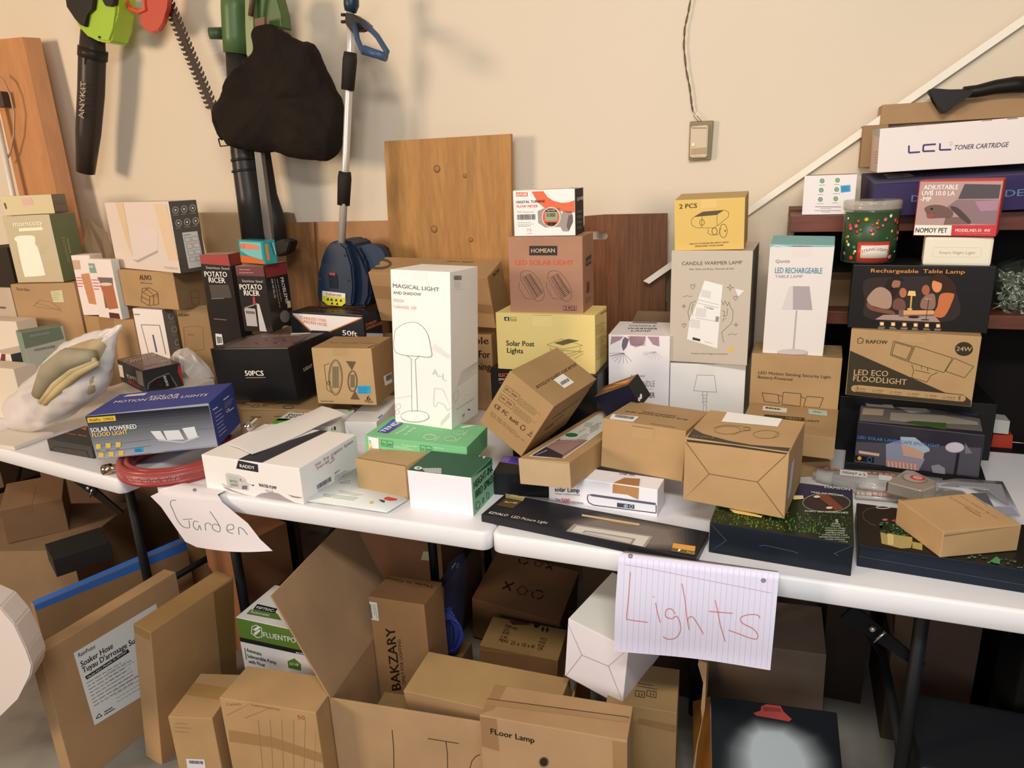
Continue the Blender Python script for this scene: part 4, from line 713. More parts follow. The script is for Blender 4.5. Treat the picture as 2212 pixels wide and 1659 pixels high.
b.glow('T', [(760, 1200), (1100, 1130), (1855, 1250), (1850, 1470), (1500, 1440), (800, 1310)], [(1000, 1230), (1150, 1200), (1600, 1280), (1640, 1380), (1450, 1380), (1000, 1290)], '#232329', '#7a706a', 10, .3).p('T', [(870, 1290), (930, 1235), (1495, 1325), (1440, 1405)], '#9a958e', 3).p('T', [(910, 1290), (950, 1250), (1470, 1330), (1420, 1400)], '#d2cdc4', 4).p('T', [(985, 1300), (1010, 1285), (1370, 1345), (1345, 1385)], '#8f8b84', 5).p('T', [(1000, 1302), (1015, 1294), (1350, 1350), (1330, 1380)], '#c4c0b8', 6)
b.p('T', [(985, 1166), (1400, 1235), (1395, 1248), (985, 1180)], '#d9b887', 3).p('T', [(1180, 1212), (1350, 1242), (1345, 1252), (1175, 1222)], '#8a7a62', 3)
b.t('T', 'EZVALO', 316, 1160, 448, 1182, 20, '#eee', 2).t('T', 'LED Picture Light', 475, 1190, 732, 1236, 22, '#ddd')
b.p('T', [(405, 1012), (590, 1035), (560, 1075), (440, 1055)], '#a39a5a', 3).p('T', [(440, 1050), (560, 1072), (490, 1125), (375, 1102)], '#5a4526', 3).t('T', 'HIGH', 470, 1040, 560, 1052, 22, '#f3efdc', 1).t('T', 'Ra>90', 430, 1082, 515, 1092, 14, '#eee', 1)
b.p('T', [(1640, 1375), (1800, 1398), (1795, 1435), (1632, 1408)], '#e0a24a', 4).p('T', [(1632, 1408), (1795, 1435), (1790, 1462), (1622, 1432)], '#6a5a34', 4).t('T', '1', 1672, 1435, 1685, 1437, 18, '#fff', 1, layer=6).t('T', 'PACK', 1735, 1446, 1795, 1458, 12, '#d9cba4', layer=6).done()
b = Bx('blackleft', 'black_carton', 'black carton with a purple glow print squeezed between bird spike carton and long photo carton', col='#191a1e', view='F2', kind='gloss', rough=.35)
b.p('T', [(650, 1205), (720, 1110), (800, 1100), (890, 1150), (890, 1240)], '#8b6bb5', 1).p('T', [(760, 1210), (800, 1150), (890, 1170), (890, 1235)], '#5c3fc0', 2).done()
b = Bx('smalldark', 'small_carton', 'small dark navy box with an orange flame top tipped against the floral carton', col='#1d1b33', view='D2', kind='gloss', rough=.35, faces={'T': '#6a4022', 'R': '#1a1c1e'})
b.p('T', [(1125, 275), (1300, 205), (1390, 172), (1350, 215), (1200, 262)], '#c87a34', 1).p('T', [(1200, 235), (1330, 198), (1300, 225)], '#eeb060', 2).e('R', 1408, 320, 8, 20, '#e8e4da').e('R', 1395, 340, 8, 16, '#d9cfc0').done()
b = Bx('spotlights', 'kraft_carton', 'brown solar spot lights carton tipped on its corner in the middle of the tables', view='F2', col='#b5884f')
b.t('T', 'SOLAR SPOT LIGHTS OUTDOOR', 1565, 22, 1088, 300, 34, '#3a2b18', 1, up=(14, 34))
for y0, tx in ((290, 'EU'), (388, 'UK')):
    x0 = 740 if tx == 'EU' else 680
    b.l('F', [(x0, y0), (x0+165, y0+120), (x0+130, y0+190), (x0-35, y0+68), (x0, y0)], 3, '#4c3820').l('F', [(x0+82, y0+58), (x0+48, y0+122)], 3, '#4c3820').t('F', tx, x0-8, y0+52, x0+42, y0+90, 26, '#4c3820', 0, up=(12, -22)).t('F', 'REP', x0+68, y0+110, x0+122, y0+152, 26, '#4c3820', 0, up=(12, -22))
b.lines('F', 905, 440, 1170, 640, 5, 15, '#5a4426', 3, dx=-8).lines('F', 850, 540, 1110, 740, 5, 15, '#5a4426', 3, dx=-8)
b.t('F', 'CE', 590, 545, 655, 590, 45, '#35281a', 1, up=(24, -40)).t('F', 'FC', 685, 615, 745, 655, 45, '#35281a', 1, up=(24, -40)).t('F', 'RoHS', 775, 695, 870, 765, 36, '#35281a', 1, up=(20, -34)).e('F', 938, 795, 27, 30, '#35281a', 9, a0=10, a1=110).e('F', 938, 795, 27, 30, '#35281a', 9, a0=130, a1=230).e('F', 938, 795, 27, 30, '#35281a', 9, a0=250, a1=350)
b.l('F', [(1015, 855), (1045, 880), (1050, 840), (1010, 875)], 4, '#35281a').l('F', [(990, 870), (1038, 905)], 7, '#35281a').lines('F', 560, 600, 990, 965, 3, 16, '#5a4426', 3, dx=-8)
b.t('R', 'SOLAR SPOT LIGHTS', 1280, 700, 1600, 470, 30, '#3a2b18', 1).t('R', 'OUTDOOR', 1262, 765, 1420, 645, 28, '#3a2b18', 1).p('R', [(1200, 815), (1305, 740), (1300, 755), (1200, 828)], '#3a2b18').p('R', [(1722, 335), (1795, 270), (1790, 290), (1720, 345)], '#3a2b18')
b.begin('open_slot', base=1).p('T', [(815, 90), (1010, 0), (1012, 8), (835, 98)], '#2e2012', 1)
b.sticker('T', [(1415, 152), (1548, 255), (1430, 326), (1300, 225)], '#efede8', 'barcode_label').bar('T', [(1375, 260), (1470, 205), (1495, 240), (1400, 295)], '#555').done()
b = Bx('landscape', 'spotlight_carton', 'dark LED solar landscape spotlight carton with a garden night photo on the right table', col='#2f2c35', view='E2', kind='gloss', rough=.3)
b.p('F', [(395, 420), (620, 430), (1400, 470), (1380, 700), (390, 590)], '#4c4850', 1).p('F', [(640, 440), (770, 400), (950, 560), (900, 660), (640, 640)], '#8c8ca0', 2).p('F', [(755, 380), (870, 385), (985, 470), (990, 495), (945, 510), (760, 430)], '#a9b4bd', 3).p('F', [(760, 430), (945, 510), (935, 560), (780, 530)], '#c99a84', 4)
b.p('F', [(425, 490), (590, 515), (585, 535), (425, 512)], '#d9ad90', 3).p('F', [(640, 560), (900, 590), (900, 660), (640, 640)], '#b9857a', 4)
for i in range(8): b.l('F', [(660+i*30, 575+i*3), (662+i*30, 635+i*3)], 8, '#e0c2b0', 5)
b.p('F', [(395, 525), (548, 545), (545, 588), (395, 568)], '#15161c', 5).e('F', 430, 550, 16, 16, '#e5a230', layer=6).e('F', 510, 562, 18, 18, '#3f86c0', 4, layer=7)
b.t('F', 'LED SOLAR LANDSCAPE SPOTLIGHT', 417, 392, 1065, 465, 24, '#4f83c9', 1, layer=7).e('F', 1188, 465, 76, 42, '#c9bcc0', layer=3).e('F', 1188, 465, 76, 42, '#77707c', 5, layer=4).p('F', [(1270, 430), (1330, 512), (1270, 515)], '#77707c', 3).p('F', [(1205, 510), (1228, 512), (1200, 695), (1175, 690)], '#1a1a20', 4).p('F', [(1000, 610), (1060, 600), (1110, 630), (1110, 690), (1010, 680)], '#8c8890', 3)
b.p('T', [(440, 130), (1000, 160), (1390, 240), (1410, 340), (430, 255)], '#6f6a66', 1).p('T', [(460, 155), (625, 165), (615, 215), (450, 205)], '#b9a58a', 2).p('T', [(680, 190), (1100, 215), (1370, 265), (1375, 290), (800, 265), (670, 250)], '#a39c8f', 2).p('T', [(780, 268), (860, 258), (1120, 275), (1115, 330)], '#3c5a2c', 3).p('T', [(720, 145), (960, 160), (1000, 190), (830, 192)], '#c4c4bf', 3)
b.t('T', 'SOLAR LANDSCAPE', 1020, 175, 1375, 200, 16, '#4a5f96', 1).t('T', 'SPOTLIGHT', 1125, 205, 1370, 218, 14, '#4a5f96', 1)
b.sticker('T', [(470, 102), (690, 122), (712, 158), (490, 140)], '#efece6', 'barcode_label').lines('T', 505, 118, 655, 130, 1, 8, '#333', 8)
b.sticker('F', [(1130, 288), (1385, 308), (1382, 358), (1132, 335)], '#efece6', 'code_label').t('F', 'LE-P7-0261-Q12-6', 1142, 325, 1375, 342, 16, '#777', 1, layer=4).done()
Bx('bigblack', 'black_carton', 'large plain black carton behind the LED solar landscape carton', col='#161616', view='E2', kind='gloss', rough=.5).l('F', [(1340, 98), (1530, 118)], 4, '#8a7a58').done()
b = Bx('rafow', 'floodlight_carton', 'brown and black LED ECO FLOODLIGHT carton marked 24W on the right stack', view='E1', col='#c0935a', faces={'L': '#4a3d2c'})
b.p('F', [(343, 1000), (1300, 1420), (1480, 1440), (1555, 1500), (1555, 1560), (310, 1440)], '#403526', 1).l('F', [(420, 1375), (1450, 1475)], 66, '#c0935a', 2).e('F', 400, 1378, 38, 33, '#c0935a', layer=2).e('F', 1465, 1476, 38, 33, '#c0935a', layer=2)
b.t('F', 'RAFOW', 510, 928, 722, 936, 36, '#3c3020', 2).l('F', [(428, 925), (428, 885), (455, 872), (483, 888), (483, 915), (460, 915)], 6, '#3c3020').l('F', [(428, 927), (480, 929)], 5, '#3c3020')
b.e('F', 1485, 985, 90, 70, '#3c3020', layer=1).t('F', '24W', 1408, 1002, 1560, 1008, 42, '#c9a068', 2).t('F', 'LED ECO', 388, 1242, 728, 1258, 56, '#c9a068', 2).t('F', 'FLOODLIGHT', 382, 1302, 912, 1342, 56, '#c9a068', 2)
for q in ([(785, 905), (985, 960), (920, 1108), (752, 1045), (785, 905)], [(800, 920), (970, 968), (912, 1092), (768, 1038), (800, 920)], [(1000, 955), (1370, 1075), (1285, 1220), (932, 1112), (1000, 955)], [(1385, 1075), (1582, 1160), (1490, 1272), (1300, 1205), (1385, 1075)], [(965, 1140), (985, 1200), (965, 1270), (1115, 1315), (1155, 1250), (1220, 1218)], [(1000, 1195), (1150, 1228)], [(1060, 1150), (1065, 1185)], [(1120, 1170), (1125, 1205)]): b.l('F', q, 5, '#4a3a22')
for i in range(6): b.t('F', ('1600', '6500K', 'MOTION', 'RADIANT', 'ADJUSTABLE', 'IP65')[i], 440+i*175, 1385+i*17, 505+i*178, 1391+i*17, 11, '#4a3a22', 1).lines('F', 440+i*175, 1402+i*17, 515+i*178, 1408+i*17, 1, 8, '#5a4828', 4, seed=i).e('F', 412+i*175, 1385+i*17, 12, 12, '#4a3a22', 3)
b.tab('F', [(855, 825), (1112, 838), (1108, 925), (850, 912)], '#c4985f', '#6a4f2a').done()
b = Bx('tablelamp', 'table_lamp_carton', 'black Rechargeable Table Lamp carton showing people dining by lamplight', col='#1d1a19', view='E1', kind='gloss', rough=.4)
b.t('F', 'Rechargeable', 558, 222, 1030, 230, 38, '#dd8a38', 2).t('F', 'Table Lamp', 1075, 228, 1492, 236, 38, '#dd8a38', 2)
b.sm = True; b.p('F', [(500, 300), (780, 270), (1250, 270), (1400, 400), (1380, 700), (560, 690), (500, 500)], '#332823', 1)
b.p('F', [(600, 690), (680, 645), (1180, 640), (1250, 718)], '#a38a80', 3).p('F', [(850, 600), (1180, 600), (1220, 655), (870, 665)], '#d9a06c', 3)
b.p('F', [(525, 470), (600, 385), (680, 372), (760, 440), (745, 580), (590, 560), (530, 520)], '#a98974', 3).e('F', 805, 325, 48, 58, '#a0664a', layer=4).p('F', [(705, 345), (740, 290), (810, 262), (885, 290), (870, 310), (790, 300), (765, 350), (780, 390), (730, 400)], '#2a1b16', 5).p('F', [(755, 380), (830, 370), (815, 420), (780, 480)], '#2a1b16', 5)
b.p('F', [(520, 520), (600, 570), (760, 600), (800, 640), (700, 630), (540, 590)], '#7a4a34', 4).e('F', 878, 425, 36, 48, '#b56a45', layer=4).p('F', [(790, 500), (850, 480), (900, 520), (890, 600), (780, 580)], '#70473a', 3)
b.p('F', [(935, 405), (1000, 408), (1006, 458), (922, 452)], '#edc27e', 5).p('F', [(955, 455), (972, 455), (960, 580), (945, 580)], '#d9a55e', 5).e('F', 945, 588, 26, 12, '#d9b070', layer=5)
b.e('F', 1105, 398, 40, 52, '#a35c40', layer=4).p('F', [(1060, 500), (1110, 450), (1190, 440), (1190, 580), (1060, 580)], '#8d6a58', 3).e('F', 1215, 350, 50, 72, '#dd8d55', layer=5).p('F', [(1140, 300), (1210, 240), (1300, 250), (1390, 330), (1400, 400), (1300, 420), (1270, 340), (1190, 305)], '#3a2118', 6).p('F', [(1250, 440), (1370, 430), (1380, 480), (1290, 660), (1180, 650), (1220, 560)], '#c46d3c', 4)
b.l('F', [(1135, 485), (1105, 690)], 5, '#1a1512', 6).l('F', [(1098, 485), (1160, 488)], 5, '#d9c8a8', 6).l('F', [(1060, 692), (1135, 694)], 9, '#1a1512', 6).r('F', 835, 595, 882, 660, '#7a5848', 5).e('F', 985, 665, 55, 14, '#33231c', layer=5)
for i in range(6): b.r('F', 648+i*112, 716+i*4, 688+i*112, 752+i*4, '#e8a55a', 2).e('F', 668+i*112, 734+i*4, 11, 9, '#fff0d8', layer=3).lines('F', 632+i*112, 766+i*4, 705+i*112, 768+i*4, 2, 11, '#c9c2b8', 4, seed=i)
b.done()
b = Bx('nightlight', 'night_light_carton', 'small cream Smart Night Light box under the red tortoise box', col='#e9dfc9', view='D8', kind='paper', bev=.006)
b.t('F', 'Smart Night Light', 1278, 1610, 1602, 1612, 26, '#b8aa98').l('F', [(1240, 1552), (1650, 1556), (1660, 1600), (1640, 1640), (1230, 1636), (1222, 1590), (1240, 1552)], 2, '#d0c4b0').done()
b = Bx('nomoy', 'pet_lamp_carton', 'red and pink reptile lamp box with a tortoise photo on top of the right stack', col='#c23a34', view='D8', kind='paper', faces={'T': '#b5443c'})
b.p('F', [(1115, 965), (1855, 958), (1785, 1355), (1060, 1352)], '#b5948c', 1).p('F', [(1510, 985), (1835, 990), (1815, 1115), (1450, 1118)], '#4c4448', 3).p('F', [(1440, 1125), (1820, 1125), (1790, 1350), (1560, 1340), (1470, 1280), (1350, 1190)], '#8a6e72', 2).p('F', [(1600, 1140), (1815, 1130), (1800, 1220), (1650, 1230)], '#a87f94', 3)
b.sm = True; b.p('F', [(1150, 1200), (1220, 1172), (1320, 1180), (1400, 1230), (1390, 1280), (1260, 1290), (1180, 1290), (1165, 1245)], '#6d5048', 3).e('F', 1215, 1208, 12, 9, '#1c1412', layer=5).p('F', [(1175, 1255), (1240, 1262), (1215, 1290), (1175, 1285)], '#a3433c', 4).p('F', [(1340, 1280), (1480, 1280), (1550, 1345), (1320, 1348)], '#7a5c54', 3).p('F', [(1380, 1190), (1450, 1200), (1560, 1310), (1540, 1340), (1440, 1260)], '#4a3634', 4)
b.sm = False; b.t('F', 'ADJUSTABLE', 1142, 1035, 1450, 1032, 42, '#f2ece4', 2, sl=0).t('F', 'UVB 10.0 LA', 1125, 1088, 1418, 1088, 42, '#f2ece4', 2).t('F', '-MP', 1112, 1140, 1208, 1142, 42, '#f2ece4', 2)
b.p('F', [(1060, 1352), (1395, 1355), (1385, 1452), (1045, 1445)], '#efe8da', 2).t('F', 'NOMOY PET', 1068, 1420, 1350, 1422, 44, '#2a2422', 2).p('F', [(1395, 1355), (1800, 1352), (1790, 1460), (1385, 1452)], '#cc2f34', 2).t('F', 'MODEL:ND-35  4W', 1425, 1412, 1738, 1414, 26, '#f3e8e4', 2).l('F', [(1425, 1425), (1738, 1428)], 4, '#f3e8e4').done()
b = Bx('icons', 'white_carton', 'small white carton with six green icons at the left end of the shelf', col='#efe6e4', view='D8', kind='paper', faces={'T': '#a08a70'})
for i in range(2):
    for j in range(3):
        x, y = 232+i*138-j*8, 957+j*83-i*6; b.e('F', x, y, 21, 21, '#4f8a55', layer=1).e('F', x, y, 10, 10, '#d9e8d4', 4).lines('F', x-30, y+38, x+35, y+38, 1, 8, '#888', 4, seed=i+j)
b.l('F', [(170, 1188), (400, 1190)], 6, '#888').lines('F', 220, 1203, 345, 1204, 1, 8, '#888', 4).l('F', [(165, 1222), (398, 1223)], 6, '#aaa').lines('F', 225, 1235, 330, 1236, 1, 8, '#888', 4)
b.sticker('F', [(397, 1000), (484, 993), (485, 1052), (400, 1062)], '#3598c8', 'price_sticker').lines('F', 410, 1020, 470, 1015, 2, 18, '#1b4f7a', 4).done()
b = Bx('purple', 'purple_carton', 'long dark purple carton lying on the shelf under the white toner carton', col='#352c58', view='D8', kind='paper', faces={'T': '#54506e', 'L': '#3c3654'})
b.l('F', [(670, 1100), (690, 985), (1100, 970)], 4, '#201a3c').t('F', 'DFIER', 1030, 1145, 1300, 1130, 60, '#6a88a8', 2).t('F', 'DEFIER', 1868, 1100, 2300, 1075, 62, '#6a88a8', 2).sticker('T', [(780, 898), (1010, 888), (1062, 918), (822, 938)], '#c9c4b0', 'barcode_label').lines('T', 815, 905, 1000, 900, 3, 10, '#555', 5).begin('printed_artwork').t('T', 'Platinum Series', 1120, 905, 1800, 858, 26, '#8f90a8', 2).done()
b = Bx('lcl', 'toner_carton', 'long white LCL TONER CARTRIDGE carton lying on the purple carton', col='#ece2dc', view='D8', kind='paper', faces={'L': '#d3c0b4', 'T': '#8a6f52'})
NV = '#3a2f6b'
for q in ([(1010, 640), (1008, 705), (1108, 698)], [(1250, 628), (1140, 636), (1135, 692), (1242, 688)], [(1288, 620), (1285, 680), (1388, 676)]): b.l('F', q, 15, NV)
b.e('F', 1386, 622, 12, 14, '#777', 2).t('F', 'TONER CARTRIDGE', 1408, 680, 1893, 652, 44, '#55505c', 1, sl=1)
for x in (950, 1170, 1660, 1890): b.l('F', [(x, 470-(x-950)*.073), (x+95, 463-(x-950)*.073)], 9, '#7a5c40')
b.p('L', [(695, 490), (750, 490), (752, 560), (700, 550)], '#9fb0b2').e('F', 1105, 482, 28, 16, '#cfc2ba', 2).lines('L', 700, 700, 740, 690, 5, 24, '#8a6a6a', 3).done()
_p = aty(1856, 372, .93); Bx(None, 'kraft_carton', 'small brown open-ended carton squeezed between the wall and the left end of the toner carton', view='D8', col='#a57c4c', pose=(_p.x+.03, .93, _p.z+.012, 0, 0, 0, .06, .08, aty(1856, 272, .93).z-_p.z-.012)).done()
Bx('behindlcl', 'kraft_carton', 'long brown carton behind and above the white toner carton on the shelf', view='D8', col='#b88a58').done()
b = Bx('damson', 'stepping_light_carton', 'dark green and navy garden light carton at the front of the right table', col='#141c24', view='D6', kind='gloss', rough=.35, faces={'T': '#16230f'})
b.p('T', [(1000, 1040), (1500, 1095), (1520, 1200), (980, 1150)], '#2c2a44', 1)
rn = random.Random(4)
for i in range(900):
    x, y = rn.uniform(300, 1500), rn.uniform(1200, 1530); yb = 1225+(x-330)*.10
    if yb < y < yb+165: k = max(0, 1-abs(x-850)/620); b.p('T', [(x-6, y), (x+7, y+2), (x+rn.uniform(-9, 9), y-17)], rn.choice([('#1c3010', '#3c5f22', '#2c4a1a'), ('#4f7a28', '#3c6420', '#68962f')][rn.random() < k]), layer=1+.2*rn.random())
b.p('T', [(455, 1265), (540, 1270), (735, 1325), (730, 1340), (500, 1300)], '#eec876', 3).p('T', [(1000, 1150), (1085, 1150), (1090, 1180), (1005, 1185)], '#ecd79a', 3)
b.e('T', 1285, 1210, 200, 78, '#3a2a28', layer=2, n=32).e('T', 1285, 1210, 200, 78, '#d9dccf', 6, n=32).p('T', [(1180, 1140), (1290, 1140), (1430, 1260), (1360, 1280)], '#7a3f2a', 4).e('T', 1202, 1163, 28, 10, '#e9dcae', layer=5).e('T', 1308, 1258, 28, 10, '#e9dcae', layer=5)
b.t('T', 'DAMSON', 1268, 1085, 1485, 1108, 18, '#e9e9e6', 1).t('T', 'TREE OR MOUNT', 1150, 1128, 1430, 1160, 14, '#dfe3d6', 1).t('T', 'POINT OU ACCROCHEZ', 1100, 1290, 1470, 1305, 14, '#dfe3d6', 1)
b.t('T', '5', 1360, 1380, 1385, 1382, 26, '#e3e6dc', 2)
for i, tx in enumerate(('POINTS', 'PIQUETS', '4 M (13.1 FT/PI)', 'CONNECTED GARDEN', 'ASSEMBLE CABLED', 'CONNECT UP TO 6 SETS', 'CONNECTEZ JUSQU A 6 KITS', 'INDOOR / OUTDOOR', 'INTERIEUR / EXTERIEUR')): b.t('T', tx, 1370-len(tx)*6.2, 1395+i*19, 1370+len(tx)*4.6, 1400+i*19, 10, '#cfd3c8', 1)
for q in ([(285, 1380), (430, 1530), (285, 1630)], [(1525, 1572), (1350, 1640), (1385, 1660)], [(710, 1575), (760, 1570), (1010, 1625), (1045, 1640)]): b.l('F', q, 3, '#59626c')
b.done()
b = Bx('blackright', 'planter_light_carton', 'wide flat black carton with a gold plant pot photo at the right table edge', col='#1a1816', view='E2', kind='gloss', rough=.4, faces={'F': '#141c28'})
b.p('T', [(430, 920), (720, 930), (900, 1100), (1100, 1330), (500, 1250), (425, 1210)], '#231b15', 1).p('T', [(595, 1145), (850, 1185), (850, 1270), (760, 1275), (605, 1235)], '#a8975a', 3).p('T', [(650, 1155), (700, 1160), (700, 1250), (655, 1245)], '#cdbb7c', 4).p('T', [(850, 1220), (930, 1235), (930, 1290), (840, 1270)], '#a8975a', 3)
for i in range(34): b.e('T', 590+i*7+rn.uniform(-20, 20), 1110+rn.uniform(-45, 45)+i*.8, 16, 9, rn.choice(['#2f5a34', '#3f7a44', '#244a2a']), layer=4, n=6)
b.e('T', 632, 1048, 22, 9, '#b5606a', layer=5).e('T', 708, 1055, 22, 9, '#9a4a50', layer=5).e('T', 618, 945, 56, 10, '#d9d9d2', 6)
b.l('T', [(560, 945), (490, 960), (455, 990), (465, 1040), (520, 1080), (560, 1090)], 4, '#5c564c')
for i in range(26): b.e('T', 1300+i*26+rn.uniform(-10, 10), 1345+i*4+rn.uniform(-28, 24), 15, 9, rn.choice(['#2f4a34', '#3c5a40', '#4f6a58']), layer=4, n=6)
b.p('T', [(1465, 1380), (1520, 1340), (1550, 1365), (1545, 1400), (1590, 1415)], '#3f8f52', 5).l('F', [(418, 1330), (1740, 1560)], 6, '#2f3c50').done()
b = Bx('flatbrown', 'kraft_carton', 'small flat brown mailer box with handwriting lying on the wide black carton', view='E2', col='#c6975f')
b.t('T', 'Yammin', 1335, 860, 1455, 940, 26, '#8a5240', -.4, up=(-14, -18)).t('T', 'the water & co', 1240, 862, 1530, 1040, 20, '#8a5240', -.4, up=(-14, -16)).t('T', 'Fountain 22', 1160, 875, 1400, 1005, 22, '#8a5240', -.4, up=(-14, -16)).l('T', [(1265, 945), (1395, 1020)], 3, '#8a5240')
b.begin('lid_edge', base=2).l('F', [(1090, 1170), (1700, 1080)], 7, '#8d6538').l('T', [(750, 890), (1300, 815)], 5, '#9b7444').done()
# ---- left table
b = Bx('bluebox', 'flood_light_carton', 'blue SOLAR POWERED FLOOD LIGHT carton resting on the red hose coil', col='#3c4590', view='C3', kind='paper', faces={'F': '#9aa0ac', 'R': '#2f4090'})
ca, cb = rgb('#22242e'), rgb('#aab0ba')
for i in range(16):
    t = i/16; k = t**1.3; b.p('F', [(725+95*t, 628+390*t), (1780+72*t, 538+330*t), (1780+72*(t+.07), 538+330*(t+.07)), (725+95*(t+.07), 628+390*(t+.07))], tuple(round(x+(y-x)*k, 4) for x, y in zip(ca, cb)), 1+i*.04)
for y in (700, 825, 880, 940): b.l('F', [(790+y*.05, y+60), (1290, y)], 5, '#6a7186', 3)
for y in (700, 760, 930): b.l('F', [(1400, y), (1820, y-30)], 6, '#6a7186', 3)
for q in ([(1285, 755), (1370, 752), (1420, 830), (1340, 822)], [(1395, 752), (1530, 745), (1575, 825), (1430, 832)], [(1555, 730), (1660, 715), (1690, 800), (1610, 825)]): b.p('F', q, '#dfe3e4', 4)
b.l('F', [(1350, 830), (1560, 850), (1700, 800)], 12, '#c4c8cc', 3)
b.p('F', [(745, 640), (985, 622), (992, 665), (752, 684)], '#e2bd3c', 4).t('F', 'WattPro · 2 PACK'.replace('·', ' '), 765, 672, 975, 656, 22, '#5a4a1c', 1, layer=6)
b.t('F', 'SOLAR POWERED', 780, 765, 1172, 730, 38, '#f2f0ea', 2, layer=6).t('F', 'FLOOD LIGHT', 795, 805, 1095, 778, 36, '#e8cf6a', 2, layer=6)
for i in range(3):
    for j in range(2): b.r('F', 820+i*85+j*25, 865+j*72-i*8, 862+i*85+j*25, 905+j*72-i*8, '#e2c04a', 5).lines('F', 818+i*85+j*25, 925+j*70-i*8, 868+i*85+j*25, 921+j*70-i*8, 1, 9, '#333', 5)
b.t('T', 'SOLAR', 1265, 475, 1525, 455, 26, '#e9e9f0', 2, up=(24, -18)).t('T', 'MOTION SENSOR LIGHTS', 968, 520, 1760, 458, 24, '#e9e9f0', 2, up=(20, -20)).p('T', [(1050, 465), (1090, 447), (1260, 430), (1230, 450)], '#e6dfd6', 2)
b.lines('R', 1815, 575, 1870, 540, 1, 9, '#fff', 8)
for i in range(7): b.lines('R', 1832+i*6, 608+i*32, 1900+i*6, 560+i*30, 1, 9, '#c9cfe8', 5, seed=i)
b.lines('R', 1905, 490, 1970, 440, 1, 9, '#fff', 8).lines('R', 1915, 520, 1995, 460, 4, 14, '#aab4dc', 3).t('R', 'CE', 1932, 602, 1958, 582, 26, '#fff', 1).lines('R', 1960, 580, 2005, 545, 1, 9, '#fff', 7)
b.sticker('F', [(1143, 893), (1222, 890), (1226, 930), (1150, 937)], '#2f9bd0', 'price_sticker').lines('F', 1155, 915, 1215, 912, 2, 12, '#174d78', 5).done()
b = Bx('sheaer', 'small_carton', 'small flat dark grey box with orange lettering at the left table edge', col='#45423f', view='C3', kind='paper')
b.t('T', 'Sheaer Blade', 560, 780, 740, 808, 16, '#d07a3a', 2, up=(6, -14)).p('T', [(690, 735), (735, 715), (735, 750)], '#c06a30').l('F', [(430, 920), (470, 885), (740, 925), (760, 985)], 4, '#24211f').done()
b = Bx('vumpera', 'small_carton', 'black and red carton with a grey mountain print beside the plastic bag', col='#33302f', view='C3', kind='gloss', rough=.45, faces={'T': '#5c4a44'})
for q in ([(1520, 165), (1560, 210), (1545, 215), (1570, 255), (1558, 262), (1590, 355), (1540, 300), (1515, 250)],): b.p('F', q, '#b5352c', 1)
b.p('F', [(1280, 400), (1285, 350), (1345, 310), (1400, 300), (1450, 265), (1495, 390)], '#232120', 2).l('F', [(1260, 400), (1265, 350), (1330, 305), (1440, 262), (1510, 370), (1490, 400)], 9, '#77736e').t('F', 'XVEAR', 1420, 375, 1390, 285, 26, '#e3ddd2', 2, up=(22, -6)).l('F', [(1432, 365), (1402, 288)], 4, '#5aa05a').e('F', 1365, 345, 18, 18, '#9a4a3a', 5)
for i in range(9): b.l('T', [(1110+i*26, 172-i*7), (1130+i*26, 150-i*7)], 5, '#d9cfc2').l('T', [(1215+i*28, 215-i*7), (1250+i*28, 190-i*7)], 6, '#b8867a' if i < 5 else '#c9bcae')
b.lines('T', 1060, 150, 1300, 95, 2, 14, '#c9b8a8', 4)
b.p('L', [(1010, 185), (1045, 195), (1062, 300), (1018, 285)], '#d9d5d2', 2).t('L', 'YUMPE', 1085, 300, 1172, 330, 34, '#c9c5c0', 2).p('L', [(1160, 235), (1215, 248), (1232, 375), (1180, 350)], '#a3948a', 3).p('L', [(1095, 310), (1200, 375), (1190, 395), (1100, 340)], '#9a3a30', 1).done()
